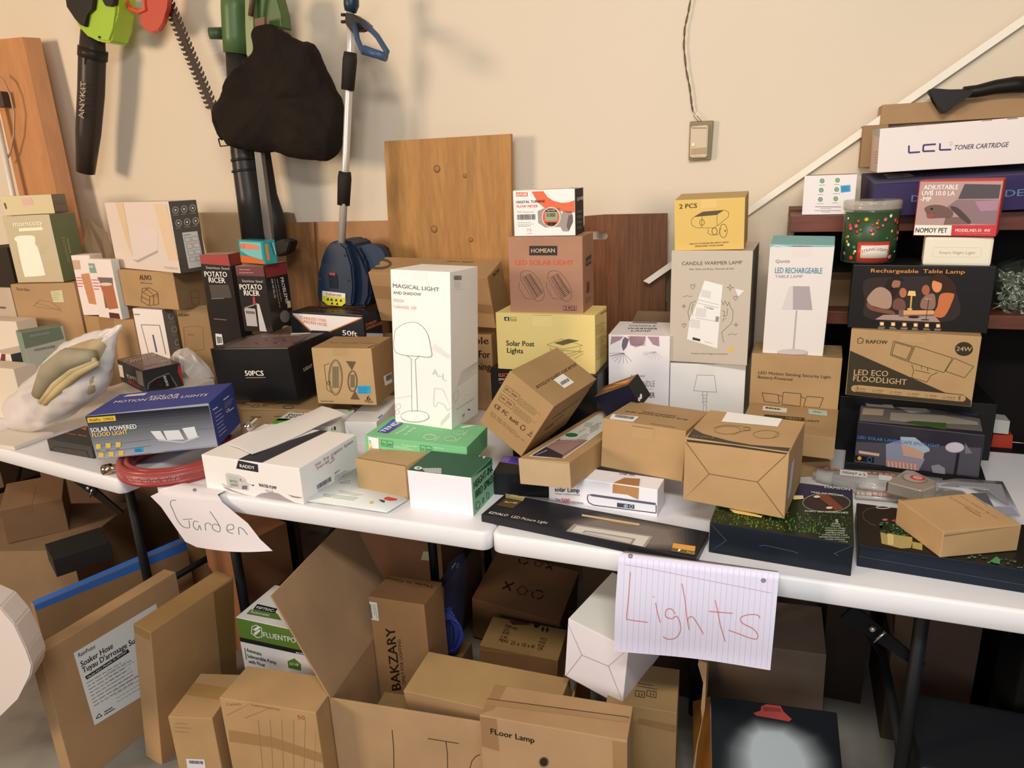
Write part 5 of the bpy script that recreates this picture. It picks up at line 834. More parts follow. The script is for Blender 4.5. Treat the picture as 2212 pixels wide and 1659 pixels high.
for k, lb, pts in (('ricerL', 'tall dark potato ricer box with a red top, left one of the pair', 0), ('ricerR', 'tall dark potato ricer box with a red top, right one under the teal soap box', 1)):
    b = Bx(k, 'potato_ricer_box', lb, col='#2c2624', view='C6', kind='gloss', rough=.28, faces={'T': '#c9a38c'}, group='potato ricer boxes')
    if not pts:
        b.p('F', [(0, 578), (245, 590), (270, 690), (15, 670)], '#a33a30', 1).p('R', [(240, 590), (355, 570), (362, 665), (268, 690)], '#a8443a', 1)
        b.t('F', 'Stainless Steel', 62, 712, 260, 722, 22, '#cfc8c0').t('F', 'POTATO', 52, 780, 242, 785, 46, '#f2ece2', 2).t('F', 'RICER', 88, 830, 228, 836, 46, '#f2ece2', 2)
        b.p('F', [(85, 850), (250, 850), (280, 960), (110, 970)], '#4a3f3a', 1).l('F', [(105, 970), (215, 965)], 5, '#8a8078').l('F', [(125, 1140), (235, 1150)], 5, '#8a8078')
        b.sticker('F', [(140, 1265), (195, 1272), (208, 1360), (150, 1370)], '#e6e2dc', 'barcode_label').bar('F', [(150, 1290), (192, 1295), (200, 1345), (158, 1350)], '#222', 8)
    else:
        b.p('F', [(300, 685), (545, 688), (560, 780), (320, 770)], '#6d2c30', 1).p('R', [(555, 690), (745, 660), (760, 755), (575, 790)], '#8a3434', 1).lines('F', 345, 720, 470, 722, 2, 26, '#b9a09a', 6)
        b.t('F', 'Stainless Steel', 370, 826, 545, 832, 22, '#cfc8c0').t('F', 'POTATO', 352, 890, 540, 892, 46, '#f2ece2', 2).t('F', 'RICER', 388, 940, 520, 945, 46, '#f2ece2', 2)
        b.p('F', [(458, 950), (475, 952), (485, 1020), (462, 1018)], '#b03434', 2).p('F', [(385, 1045), (480, 1055), (500, 1205), (410, 1200)], '#b5b0ac', 2).p('F', [(400, 1070), (475, 1078), (480, 1100), (403, 1095)], '#6a6664', 3).p('F', [(492, 1010), (515, 1015), (580, 1250), (520, 1245)], '#c9c5c2', 3).l('F', [(500, 1010), (385, 1050)], 10, '#8f8b88')
        b.t('R', 'PROBLEMS?', 690, 790, 740, 1015, 26, '#efe9df', 2, up=(26, -4)).lines('R', 665, 800, 715, 1060, 2, 0, '#a9a49c', 5, dx=-22).t('R', 'AND WE WILL FIX', 612, 800, 640, 965, 14, '#d9d3c8', 2, up=(14, -3))
        b.e('R', 732, 1120, 42, 52, '#77716c').e('R', 745, 1232, 40, 36, '#a9a39c').p('R', [(750, 990), (778, 985), (785, 1042), (755, 1048)], '#d9d49a')
    b.done()
b = Bx('tealbox', 'soap_carton', 'small glossy teal and orange box standing on the right potato ricer box', col='#2c9aa0', view='C6', kind='gloss', rough=.25)
b.p('F', [(352, 600), (440, 610), (560, 650), (560, 680), (358, 660)], '#df6a34', 1).p('F', [(345, 480), (525, 490), (545, 640), (420, 600), (355, 560)], '#7fc6c6', 1).p('F', [(352, 505), (400, 495), (510, 520), (515, 552), (400, 545), (356, 535)], '#e58a6a', 3).e('F', 372, 520, 16, 18, '#d9553a', 4, layer=4)
b.p('R', [(560, 505), (585, 500), (605, 640), (580, 645)], '#d98a4a', 1).lines('R', 610, 490, 655, 640, 1, 9, '#143c3c', 6).lines('R', 628, 490, 665, 630, 1, 9, '#e3e9e4', 6).done()
b = Bx('anydry', 'kraft_carton', 'brown carton with a faint drawn canister next to the slim white carton', view='C2', col='#c08f58')
b.t('F', 'ANYDRY', 1492, 1122, 1615, 1118, 22, '#3c2c18', 2).l('F', [(1565, 1215), (1650, 1200), (1730, 1215), (1740, 1400), (1620, 1420), (1580, 1380), (1565, 1215)], 3, '#94703c').l('F', [(1605, 1275), (1655, 1278)], 4, '#6a4f2a').done()
b = Bx('slimwhite', 'white_carton', 'slim white carton with a grey side showing round icons below the brown toilet-box carton'.replace('toilet-box ', ''), col='#efe6e0', view='C2', kind='paper', faces={'R': '#77736e'})
b.lines('F', 1148, 1102, 1208, 1104, 1, 9, '#8a8480', 10).l('F', [(1205, 1190), (1362, 1196), (1415, 1440)], 5, '#55525a').l('F', [(1205, 1190), (1270, 1440)], 5, '#8a868a').p('F', [(1298, 1275), (1312, 1277), (1345, 1425), (1330, 1425)], '#4a5f8a')
for i in range(3): b.e('R', 1458+i*27, 1118+i*112, 20, 24, '#cfcac4', 4).lines('R', 1440+i*27, 1168+i*112, 1495+i*27, 1160+i*112, 1, 9, '#b5b0aa', 3)
b.done()
b = Bx('auvo', 'kraft_carton', 'brown AUVO carton with a drawn block stack under the big white storage-box carton', view='C2', col='#c2935c', faces={'R': '#9c7142'})
b.t('F', 'AUVO', 1195, 808, 1295, 812, 44, '#5a4528', 2).t('F', 'XPRO Pen Holder', 1200, 838, 1305, 845, 12, '#6a5230', 1)
for q in ([(1215, 880), (1275, 875), (1345, 915), (1355, 1015), (1270, 1028), (1205, 990), (1215, 880)], [(1215, 910), (1280, 950), (1350, 925)], [(1280, 950), (1275, 1025)], [(1240, 880), (1300, 925)], [(1270, 875), (1225, 910)], [(1205, 950), (1275, 985)], [(1310, 940), (1312, 1020)]): b.l('F', q, 6, '#7a5f38')
b.e('F', 1325, 945, 28, 10, '#7a5f38', 4).l('R', [(1625, 905), (1690, 895), (1700, 1010), (1640, 1025), (1625, 905)], 3, '#7a5830').l('R', [(1630, 965), (1695, 955)], 3, '#7a5830').done()
b = Bx('tissue', 'storage_box_carton', 'large white carton with a dark grey icon side on top of the AUVO carton', col='#ead9cc', view='C2', kind='gloss', rough=.3, faces={'R': '#5a544e', 'T': '#c9b49c'})
b.p('F', [(1090, 345), (1200, 330), (1290, 345), (1345, 400), (1345, 560), (1170, 645), (1130, 620)], '#e4d6cf', 1).p('F', [(1345, 555), (1345, 575), (1175, 660), (1130, 630), (1170, 640)], '#b5aaa5', 2).t('F', 'TISSUEBOX', 1400, 710, 1520, 722, 20, '#c9b5a8', 0)
b.begin('packing_tape', base=2, rough=.15).p('F', [(985, 150), (1050, 150), (1135, 610), (1075, 470)], '#e3c8a4', 2).p('F', [(1310, 160), (1420, 160), (1530, 640), (1440, 640)], '#e9cfae', 2).begin('printed_artwork')
for i in range(3):
    for j in range(2):
        x, y = 1497+i*73+j*26, 213-i*9+j*110; b.e('R', x, y, 24, 28, '#e6dfd4', 4).e('R', x, y, 9, 10, '#e6dfd4').lines('R', x-25, y+45, x+32, y+41, 1, 8, '#bdb5aa', 4, seed=i+j)
b.sticker('R', [(1552, 405), (1682, 392), (1745, 690), (1610, 712)], '#e3ddd4', 'instruction_label').lines('R', 1565, 428, 1650, 418, 1, 9, '#666', 5)
for j in range(4): b.l('R', [(1572+j*14, 448+j*56), (1620+j*14, 442+j*56), (1630+j*14, 480+j*56), (1582+j*14, 486+j*56), (1572+j*14, 448+j*56)], 3, '#777').l('R', [(1632+j*14, 440+j*56), (1685+j*12, 434+j*56), (1692+j*12, 472+j*56), (1642+j*14, 478+j*56), (1632+j*14, 440+j*56)], 3, '#777')
b.done()
b = Bx('snapback', 'storage_jar_carton', 'white and peach carton with a wooden canister photo, rear of the two snap boxes', col='#efe2dc', view='C2', kind='paper', group='peach canister cartons')
b.p('F', [(610, 640), (680, 640), (690, 720), (625, 720)], '#c9a888', 1).p('F', [(690, 760), (760, 750), (830, 1020), (760, 1010)], '#c98a5c', 1)
for i in range(4): b.lines('F', 650+i*4, 790+i*24, 720, 790+i*24, 1, 9, '#d9707a', 9, seed=i)
b.done()
b = Bx('snapfront', 'storage_jar_carton', 'white and peach carton with a wooden canister photo, front of the two snap boxes', col='#f0e3dd', view='C2', kind='paper', faces={'R': '#cfd6cc'}, group='peach canister cartons')
b.p('F', [(738, 665), (805, 668), (828, 750), (758, 748)], '#8aa89a', 1).t('F', 'SNAP', 752, 705, 800, 705, 20, '#fff', 1).p('F', [(830, 785), (960, 790), (985, 1040), (900, 1050), (870, 870)], '#7a6a68', 1).p('F', [(850, 840), (965, 850), (1010, 1050), (930, 1060)], '#b57048', 2).e('F', 905, 845, 55, 14, '#e3cfc4', layer=3).p('F', [(930, 1085), (1015, 1095), (1030, 1150), (940, 1140)], '#5a2c30', 2)
for i in range(4): b.lines('F', 780+i*8, 808+i*26, 860, 810+i*26, 1, 9, '#d9707a', 9, seed=i)
b.done()
b = Bx('tapebrown', 'kraft_carton', 'brown carton with shiny packing tape under the peach canister cartons', view='C2', col='#c0905c')
b.begin('packing_tape', base=1, rough=.08).p('F', [(835, 1120), (965, 1130), (1010, 1480), (900, 1480)], '#b07f4c', 1).done()
b = Bx('stardix', 'kraft_carton', 'plain brown carton with a pale sticky note under the sage green pump carton', view='C2', col='#c0925f')
b.t('F', 'Stardix', 142, 895, 255, 905, 26, '#6a5030').l('F', [(285, 1030), (340, 980), (440, 1000), (520, 1060), (380, 1050), (285, 1030)], 3, '#94703c').l('F', [(300, 1000), (430, 1040), (530, 1080)], 3, '#94703c').sticker('F', [(432, 905), (530, 895), (548, 998), (455, 998)], '#cfcfa0', 'sticky_note').lines('F', 450, 920, 520, 915, 4, 19, '#6a7a5a', 3).done()
b = Bx('momcozy', 'pump_carton', 'sage green and beige carton with a white bottle picture at the far left', col='#c9bb9a', view='C2', kind='gloss', rough=.35, faces={'R': '#6f7a55', 'T': '#a3a080'})
b.sm = True; b.t('F', 'momcozy', 118, 352, 370, 338, 44, '#fbf3d8', 2).p('F', [(160, 368), (362, 358), (366, 382), (164, 395)], '#fbf3d8', 1)
b.p('F', [(125, 450), (165, 432), (270, 430), (300, 445), (300, 470), (305, 510), (325, 540), (382, 745), (372, 770), (240, 780), (205, 760), (150, 520), (148, 490), (128, 468)], '#fdf6e2', 1).lines('F', 345, 525, 410, 523, 4, 18, '#b8a988', 2).t('R', 'momcozy', 600, 650, 540, 435, 40, '#a3ab80', 1, up=(-36, 8)).p('R', [(568, 455), (578, 452), (606, 580), (596, 585)], '#a3ab80').done()
b = Bx('topleft', 'small_carton', 'flat glossy cream carton with a dark end on top of the sage green carton', col='#ead8ac', view='C2', kind='gloss', rough=.2, faces={'R': '#5a4638', 'T': '#5c4a40'})
b.p('F', [(180, 112), (262, 105), (290, 165), (200, 175)], '#e3bdb0', 2).p('R', [(465, 170), (592, 165), (595, 215), (470, 220)], '#8a7468', 1).p('F', [(30, 152), (48, 152), (62, 200), (48, 205)], '#6a4a2c', 1).done()
b = Bx('momcozytwo', 'pump_carton', 'small sage green and beige carton behind the plastic bag', col='#b8b7a6', view='F3', kind='paper', faces={'R': '#8fa090', 'T': '#74806a', 'L': '#7e9080'})
b.p('F', [(200, 205), (670, 118), (720, 270), (262, 385)], '#74806a', 1).t('F', 'momcozy', 340, 250, 552, 210, 34, '#a9b39a', 1).t('F', 'momcozy', 392, 410, 620, 362, 36, '#55584c', 1).l('F', [(480, 540), (500, 490), (580, 480), (600, 600), (480, 650), (465, 600), (480, 540)], 8, '#7fa088').done()
b = Bx('whiteleftA', 'white_carton', 'white carton with a dark red panel at the left edge behind the plastic bag', col='#e0d3c6', view='F3', kind='paper', faces={'R': '#4a4a52'})
b.p('F', [(0, 360), (40, 355), (60, 520), (0, 530)], '#6f3230', 1).done()
Bx('boxlefttop', 'kraft_carton', 'pinkish beige carton at the left edge beside the plain brown carton', view='C2', col='#cfb3a0').p('F', [(0, 1035), (50, 1038), (50, 1055), (0, 1052)], '#6a5c66').done()
Bx('blackleftfar', 'black_carton', 'dark brown carton at the left edge behind the sage green carton', view='C2', col='#3a2c24').done()
LOWH = POSE['vumpera'][2]-T0-.002
# supports that hold the back row up
for nm, lb, ps, c in (('support_carton', 'brown carton mostly hidden beneath the two potato ricer boxes', (-1.72, .64, T0, 0, 0, 0, .32, .18, .20), '#b08250'), ('support_carton', 'brown carton mostly hidden beneath the stainless steel garden hose carton', (-1.36, .70, T0, 0, 0, 0, .28, .18, .228), '#b08250'),
                      ('black_carton', 'flat black carton just showing under the LED solar landscape carton', (.33, .535, T0, -.1, 0, 0, .30, .155, .0255), '#161617'),
                      ('white_carton', 'low white carton under the black and red mountain carton', (-1.97, .37, T0, 0, 0, 0, .30, .20, LOWH), '#e6ddd4'),
                      ('black_carton', 'black carton in the gap between the tipped spot lights carton and the floral carton', (-.60, .40, T0, 0, 0, 0, .11, .17, .11), '#161617')):
    Bx(None, nm, lb, col=c, pose=ps, kind='kraft' if c[1] == 'b' else 'gloss').done()
# ================================================================== cartons under the tables
b = Bx('soaker', 'soaker_hose_carton', 'large thin brown carton with a white Soaker Hose label under the left table', view='C4', col='#b98c5c')
b.sticker('R', [(497, 880), (1055, 545), (1100, 700), (1160, 1050), (640, 1370)], '#dfe2e0', 'product_label', 'white bilingual product label')
b.t('R', 'RainPoint', 532, 908, 645, 845, 26, '#333', 1).t('R', 'Soaker Hose', 550, 975, 765, 845, 38, '#222', 2).t('R', "Tuyau D'arrosage Suintant", 562, 1018, 1010, 755, 38, '#222', 2).l('R', [(580, 1050), (870, 862)], 24, '#222').t('R', 'Model NO./ Modele N: SD150Y', 592, 1050, 858, 872, 12, '#eee', 2, layer=5)
b.lines('R', 585, 1085, 900, 895, 8, 22, '#6c6c6c', 4, dx=7).lines('R', 720, 1020, 910, 905, 9, 24, '#8a8a8a', 3, dx=9)
b.l('R', [(650, 1325), (668, 1290), (690, 1305), (650, 1325)], 5, '#222').lines('R', 705, 1280, 780, 1235, 2, 18, '#444', 8).done()
b = Bx('thinbox', 'kraft_carton', 'tall narrow brown carton with tape on its edge standing beside the soaker hose carton', view='C4', col='#b8884f', faces={'F': '#c4935e', 'T': '#b3803e'})
b.begin('packing_tape', base=1, rough=.2).p('R', [(1445, 470), (1580, 380), (1620, 1020), (1500, 1050)], '#94682e', 1).p('F', [(905, 690), (1015, 745), (1018, 800), (912, 740)], '#b58648', 1).done()
b = Bx('smallfloor', 'kraft_carton', 'small brown carton with faint red handwriting at the bottom left of the floor cartons', view='C4', col='#c3945a')
b.lines('F', 1185, 1355, 1300, 1362, 3, 28, '#b5704a', 4).begin('packing_tape', base=1, rough=.25).p('T', [(1230, 1160), (1530, 1205), (1560, 1120), (1300, 1080)], '#b5843f', 1)
b.sticker('F', [(1262, 1595), (1385, 1600), (1395, 1659), (1270, 1659)], '#e3dfe4', 'barcode_label').bar('F', [(1280, 1605), (1375, 1610), (1378, 1630), (1284, 1626)], '#222').done()
b = Bx('tapedfloor', 'kraft_carton', 'medium brown carton marked 50 in red pen with packing tape round its front', view='C8', col='#c0925a')
b.t('F', 'Camera', 185, 1235, 285, 1232, 20, '#b5704a', -.3).t('F', 'Garmotive', 355, 1235, 545, 1270, 20, '#b5704a', -.3).t('F', '50', 668, 1325, 718, 1332, 28, '#b5603a', -.2)
b.l('F', [(190, 1300), (350, 1215), (500, 1215), (310, 1320)], 4, '#9c7443')
b.begin('packing_tape', base=1, rough=.15).p('F', [(200, 1400), (500, 1450), (830, 1560), (835, 1625), (500, 1520), (205, 1480)], '#ad7d45', 1).begin('printed_artwork')
for i in range(6): b.l('F', [(400+i*80, 1330), (430+i*70, 1659)], 3, '#ad8048')
b.l('F', [(795, 1290), (850, 1640)], 7, '#80592c').done()
b = Bx('fluent', 'pump_carton', 'white and green automatic submersible pump carton behind the open brown flap', col='#e8e4de', view='C8', kind='paper', faces={'L': '#5a7a34'})
b.p('F', [(250, 640), (760, 740), (775, 880), (268, 770)], '#5c8030', 1).p('F', [(268, 770), (775, 880), (780, 910), (275, 800)], '#1f221c', 1).t('F', 'FLUENTPOWER', 440, 770, 760, 832, 36, '#f2f2ec', 1)
b.l('F', [(360, 700), (355, 745), (395, 775), (428, 770), (425, 710), (385, 690), (360, 700)], 5, '#f2f2ec').p('F', [(365, 720), (400, 698), (418, 706), (385, 730)], '#f2f2ec', 3).p('F', [(370, 745), (410, 718), (420, 726), (385, 758)], '#f2f2ec', 3)
b.t('F', 'Automatic', 325, 868, 428, 898, 24, '#1d1d1b', 2).t('F', 'Submersible Pump', 330, 908, 525, 955, 24, '#1d1d1b', 2).t('F', 'with Float', 338, 945, 450, 972, 24, '#1d1d1b', 2).l('F', [(310, 845), (322, 925)], 6, '#5c8030')
b.p('F', [(600, 935), (645, 915), (690, 955), (692, 1000), (605, 980)], '#5c8030', 1).t('F', '3/4 HP', 615, 960, 678, 970, 20, '#f2f2ec', 1).t('F', 'MODEL', 660, 885, 735, 900, 16, '#eee', 1)
b.p('T', [(395, 548), (530, 580), (520, 612), (365, 585)], '#1f221c', 1).t('T', 'FSP750C-13', 385, 580, 540, 612, 18, '#fff', 1, up=(10, -16)).p('T', [(350, 585), (530, 612), (560, 660), (320, 615)], '#5c8030', 1).t('T', 'Automatic', 345, 608, 475, 634, 18, '#eee', 1, up=(8, -16)).done()
b = Bx('bakzary', 'kraft_carton', 'tall brown BAKZARY lighting carton standing inside the open box', view='C8', col='#a9763f', faces={'T': '#94622f'})
b.t('F', 'BAKZARY', 1370, 1125, 1325, 705, 62, '#2a1d10', 2, up=(-62, 8)).t('F', 'ONLY FOR LIGHTING', 1400, 1088, 1365, 785, 22, '#33240f', 0, up=(-22, 3)).t('F', '4419', 1165, 758, 1150, 700, 16, '#8a4a2c', 0, up=(-14, 2))
b.sticker('F', [(1138, 528), (1205, 538), (1220, 662), (1150, 650)], '#dcd7c9', 'barcode_label').bar('F', [(1148, 545), (1165, 548), (1178, 645), (1160, 642)], '#222', 9).lines('F', 1178, 550, 1198, 650, 2, 0, '#555', 3, dx=12)
b.begin('printed_artwork').t('T', 'Made in China', 1580, 425, 1255, 365, 20, '#3c2814', 0, up=(0, 16)).done()
b = Bx('longbrown', 'kraft_carton', 'long plain brown carton lying in the open box behind the floor lamp carton', view='C8', col='#b58a50', faces={'F': '#bf9160'})
b.p('F', [(1405, 1255), (1430, 1258), (1432, 1335), (1408, 1320)], '#9a5f38').done()
b = Bx('floorlamp', 'kraft_carton', 'taped brown FLoor Lamp carton at the bottom centre in front of the open box', view='D3', col='#bf9163', faces={'T': '#b88957'})
b.t('F', 'FLoor Lamp', 503, 1425, 798, 1488, 38, '#1f1710', 2).e('F', 862, 1618, 28, 30, '#33291d').e('F', 862, 1618, 33, 35, '#7a5f3c', 3)
b.begin('packing_tape', base=1, rough=.15, label='clear packing tape strips').p('F', [(425, 1310), (540, 1325), (560, 1545), (435, 1510)], '#a8764a', 1).p('F', [(1325, 1475), (1425, 1490), (1428, 1659), (1330, 1659)], '#ae7f50', 1).p('T', [(425, 1290), (530, 1090), (610, 1100), (525, 1260)], '#ab7c49', 1).p('T', [(480, 1190), (1440, 1310), (1425, 1350), (460, 1230)], '#b08152', 2)
b.begin('printed_artwork').l('T', [(475, 1190), (1445, 1318)], 4, '#7a5a34').done()
# open box: floor, four walls and two raised flaps as parts
x, y, z, yaw, rx, ry, w, d, h = POSE['openbox']; t_ = bpy.data.objects.new('open_carton', None); COL.objects.link(t_); t_.location = (x, y, 0); t_.rotation_euler = (0, 0, yaw)
tag(t_, 'large open brown carton under the middle table, its left flap raised', 'box'); kk = mat('#bd9062', .8, kind='kraft'); th = .005
for nm, q in (('bottom_panel', (-w/2, w/2, 0, d, 0.001, .006)), ('front_wall', (-w/2, w/2, 0, th, .006, h)), ('back_wall', (-w/2, w/2, d-th, d, .006, .10)), ('left_wall', (-w/2, -w/2+th, th, d-th, .006, h)), ('right_wall', (w/2-th, w/2, th, d-th, .006, h))):
    bm = bmesh.new(); add_box(bm, *q, .001); bm_obj(nm, bm, kk, t_)
TM = Matrix.Translation((x, y, 0)) @ Matrix.Rotation(yaw, 4, 'Z'); F0 = TM @ Vector((-w/2, 0, h)); F1 = TM @ Vector((-w/2, d+.02, h)); p3 = aty(583, 1288, F0.y-.03); up_ = p3-F0
bm = bmesh.new(); add_prism(bm, [TM.inverted() @ v for v in (F0, F1, F1+up_*1.02, F0+up_)], Vector((.004, 0, .002))); bm_obj('open_flap', bm, mat('#b58a60', .8, kind='kraft'), t_)
B0 = Bx('openbox', None, None, view='C8', body=False); B0.o = t_
B0.M = TM; B0.Mi = B0.M.inverted()
B0.begin('handwriting').l('F', [(1308, 1400), (1318, 1520), (1320, 1659)], 5, '#4a3626').l('F', [(1550, 1458), (1600, 1466), (1760, 1492)], 5, '#4a3626').l('F', [(1672, 1475), (1682, 1560), (1684, 1659)], 5, '#4a3626')
B0.view = 'D3'; B0.l('F', [(360, 1659), (375, 1610), (400, 1580), (430, 1566)], 5, '#4a3626')
for c in B0.parts:
    if c['V']:
        me = bpy.data.meshes.new(c['name']); me.from_pydata([tuple(v) for v in c['V']], [], c['F']); [me.materials.append(m) for m in c['mats']]; o = link(c['name'], me, None, t_)
Bx(None, 'kraft_carton', 'small brown carton at the bottom of the open box beside the tall BAKZARY carton'.replace('BAKZARY ', ''), pose=(-.79, -.02, .008, .1, 0, 0, .28, .13, .145), col='#a98347').done()
b = Bx('iconsbrown', 'kraft_carton', 'brown shipping carton printed with recycling icons, deep under the right table', view='D3', col='#99612f', faces={'T': '#8a5a30'})
for ox, oy, s_ in ((620, 425, 1), (715, 455, 1), (820, 485, 1), (725, 255, .8), (825, 270, .8), (905, 290, .8)):
    k = (ox*7) % 3
    if ox in (715, 825): b.l('T', [(ox-40*s_, oy), (ox, oy-30*s_), (ox+42*s_, oy+8), (ox+25*s_, oy+8), (ox+22*s_, oy+32*s_), (ox-30*s_, oy+25*s_), (ox-28*s_, oy), (ox-40*s_, oy)], 5, '#2c1c10')
    elif ox in (820, 725): b.e('T', ox, oy, 38*s_, 28*s_, '#2c1c10', 9, a0=10, a1=100).e('T', ox, oy, 38*s_, 28*s_, '#2c1c10', 9, a0=130, a1=220).e('T', ox, oy, 38*s_, 28*s_, '#2c1c10', 9, a0=250, a1=340)
    else: b.l('T', [(ox-40*s_, oy+20*s_), (ox+40*s_, oy-20*s_)], 12, '#2c1c10').l('T', [(ox-20*s_, oy-30*s_), (ox+15*s_, oy+35*s_)], 12, '#2c1c10')
b.sticker('T', [(630, 200), (720, 208), (712, 235), (622, 222)], '#6a7468', 'label').done()
b = Bx('meas', 'kraft_carton', 'small brown carton printed MEAS 25 x 18 x 8, below the recycling icon carton', view='D3', col='#b5853f', faces={'F': '#a26a34'})
b.t('T', 'ITEM NO:', 598, 705, 685, 730, 20, '#26190d', 2, up=(6, -18)).t('T', 'QTY.', 588, 730, 628, 740, 18, '#26190d', 2, up=(6, -18)).t('T', 'N.W.:', 578, 752, 632, 762, 18, '#26190d', 2, up=(6, -18)).t('T', 'G.W.:', 566, 778, 620, 790, 18, '#26190d', 2, up=(6, -18)).t('T', 'MEAS:', 556, 802, 620, 815, 20, '#26190d', 2, up=(6, -20)).t('T', '25 x 18 x 8/', 635, 822, 800, 852, 24, '#26190d', 1, up=(6, -24)).t('T', 'CM', 815, 860, 848, 866, 20, '#26190d', 2, up=(6, -20))
for i, tx in enumerate(('PCS', 'KGS', 'KGS')): b.t('T', tx, 838-i*8, 792+i*22, 878-i*8, 800+i*22, 17, '#26190d', 2, up=(4, -17))
b.p('T', [(845, 720), (855, 698), (868, 722), (860, 722), (856, 738), (848, 736)], '#26190d').p('T', [(875, 728), (885, 704), (898, 728), (890, 728), (886, 742), (878, 740)], '#26190d').p('T', [(790, 685), (840, 692), (815, 712), (800, 708)], '#26190d').p('T', [(625, 660), (680, 650), (760, 668), (780, 690), (650, 690)], '#5a3a1c')
b.begin('packing_tape', base=1, rough=.1).l('F', [(415, 850), (690, 885), (935, 915)], 22, '#ad7d3a', 1).done()
b = Bx('whitefloor', 'white_carton', 'white carton with diagonal folded end hanging partly behind the Lights paper', view='D3', col='#e6dfe4', kind='paper', faces={'T': '#dedbd2'})
for q in ([(1000, 670), (1120, 893)], [(1120, 893), (1300, 968)], [(1300, 968), (1410, 1215)], [(1120, 893), (1010, 1040)], [(1300, 968), (1440, 860)]): b.l('F', q, 4, '#a89ea2')
b.done()
b = Bx('tapedright', 'kraft_carton', 'brown taped carton with printed specification lines below the white folded carton', view='D3', col='#a57d46')
b.begin('packing_tape', base=1, rough=.1).p('F', [(1500, 1320), (1760, 1370), (1760, 1420), (1500, 1360)], '#96703a', 1).p('F', [(1255, 1170), (1480, 1230), (1480, 1310), (1260, 1240)], '#a67c44', 1).begin('printed_artwork')
for x_ in (1515, 1593): b.l('T', [(x_-32, 1135), (x_+30, 1145), (x_+28, 1185), (x_-34, 1172), (x_-32, 1135)], 4, '#2c2214').l('T', [(x_-8, 1150), (x_-10, 1172)], 5, '#2c2214').l('T', [(x_+12, 1153), (x_+10, 1175)], 5, '#2c2214')
b.lines('T', 1500, 1085, 1640, 1110, 2, 20, '#2c2214', 4).done()
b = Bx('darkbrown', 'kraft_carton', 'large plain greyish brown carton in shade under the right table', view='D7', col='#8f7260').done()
b = Bx('orangelamp', 'lamp_carton', 'tilted black carton with a glowing white lamp and orange cap print at the bottom right', view='D7', col='#14181c', kind='gloss', rough=.4, faces={'R': '#c9863c', 'L': '#d98a3a'})
b.glow('F', [(735, 1280), (1020, 1330), (1230, 1420), (1340, 1580), (1360, 1700), (480, 1700), (500, 1480), (600, 1360)], [(790, 1400), (940, 1410), (1040, 1490), (1100, 1600), (1110, 1690), (740, 1690), (720, 1560), (740, 1450)], '#14181c', '#b9c0c1', 16, .3)
b.p('F', [(795, 1225), (830, 1210), (930, 1222), (950, 1260), (1010, 1315), (990, 1332), (760, 1290), (738, 1272), (790, 1255)], '#b5463c', 5).p('F', [(810, 1228), (930, 1240), (935, 1265), (805, 1258)], '#8f3028', 6).done()
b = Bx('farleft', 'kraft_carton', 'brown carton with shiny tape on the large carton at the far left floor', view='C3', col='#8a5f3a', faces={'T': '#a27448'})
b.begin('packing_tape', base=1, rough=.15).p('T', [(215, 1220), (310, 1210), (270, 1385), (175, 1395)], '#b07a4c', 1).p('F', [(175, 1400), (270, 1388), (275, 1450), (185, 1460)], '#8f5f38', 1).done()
b = Bx('bluetape', 'kraft_carton', 'flat brown carton edged with blue printed tape behind the soaker hose carton', view='C4', col='#a67c50')
b.begin('blue_tape', base=1, rough=.3, label='blue printed packing tape').p('R', [(222, 540), (1270, 120), (1285, 175), (230, 600)], '#3a72cc', 1).p('T', [(205, 520), (1255, 70), (1272, 130), (222, 560)], '#3f78d0', 1)
b.begin('printed_artwork').t('R', "It's on its way and now it's here", 330, 470, 1100, 150, 20, '#c9d6f0', 1).done()
for nm, lb, ps, c in (('kraft_carton', 'large brown carton on the floor at the far left beneath the taped carton', (-2.36, .10, .001, .3, 0, 0, .44, .36, .352), '#94704c'),  # brown lowered to put the shade at the far left into it
                      ('kraft_carton', 'shade-dimmed brown carton standing behind the black table leg under the left table', (-1.89, .50, .001, 0, 0, 0, .31, .3, .44), '#7f5a38'),  # from here down the browns are darkened with the under-table shade
                      ('kraft_carton', 'shade-dimmed brown carton far back under the middle table beside the open box', (-1.275, .50, .001, 0, 0, 0, .17, .3, .52), '#74502f'),
                      ('kraft_carton', 'shade-dimmed brown carton with small label, behind the upright carton in the open box', (-1.06, .48, .001, 0, 0, 0, .24, .3, .40), '#7a5030'),
                      ('kraft_carton', 'big shade-dimmed brown carton at the back under the left table, behind the taped carton', (-2.47, .60, .001, .0, 0, 0, .80, .24, .64), '#6b4a30'),
                      ('kraft_carton', 'big shade-dimmed brown carton at the back under the left table, at the very left', (-3.43, .60, .001, .0, 0, 0, .62, .24, .66), '#6b4a30'),
                      ('kraft_carton', 'brown carton with deep shade in its colour, behind the white folded-end carton', (-.33, .50, .001, 0, 0, 0, .32, .3, .50), '#3c2c20'),
                      ('kraft_carton', 'narrow added carton filling the shade right of the large greyish brown carton', (.235, .62, .001, 0, 0, 0, .11, .24, .62), '#3c2c22'),  # added carton, its dark brown fills a gap that is in shade
                      ('kraft_carton', 'carton in shade-darkened brown at the right under the right table', (.423, .50, .001, 0, 0, 0, .19, .3, .50), '#4a3426')):
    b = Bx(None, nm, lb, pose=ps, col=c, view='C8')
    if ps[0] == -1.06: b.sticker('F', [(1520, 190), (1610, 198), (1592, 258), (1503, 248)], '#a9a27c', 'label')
    b.done()
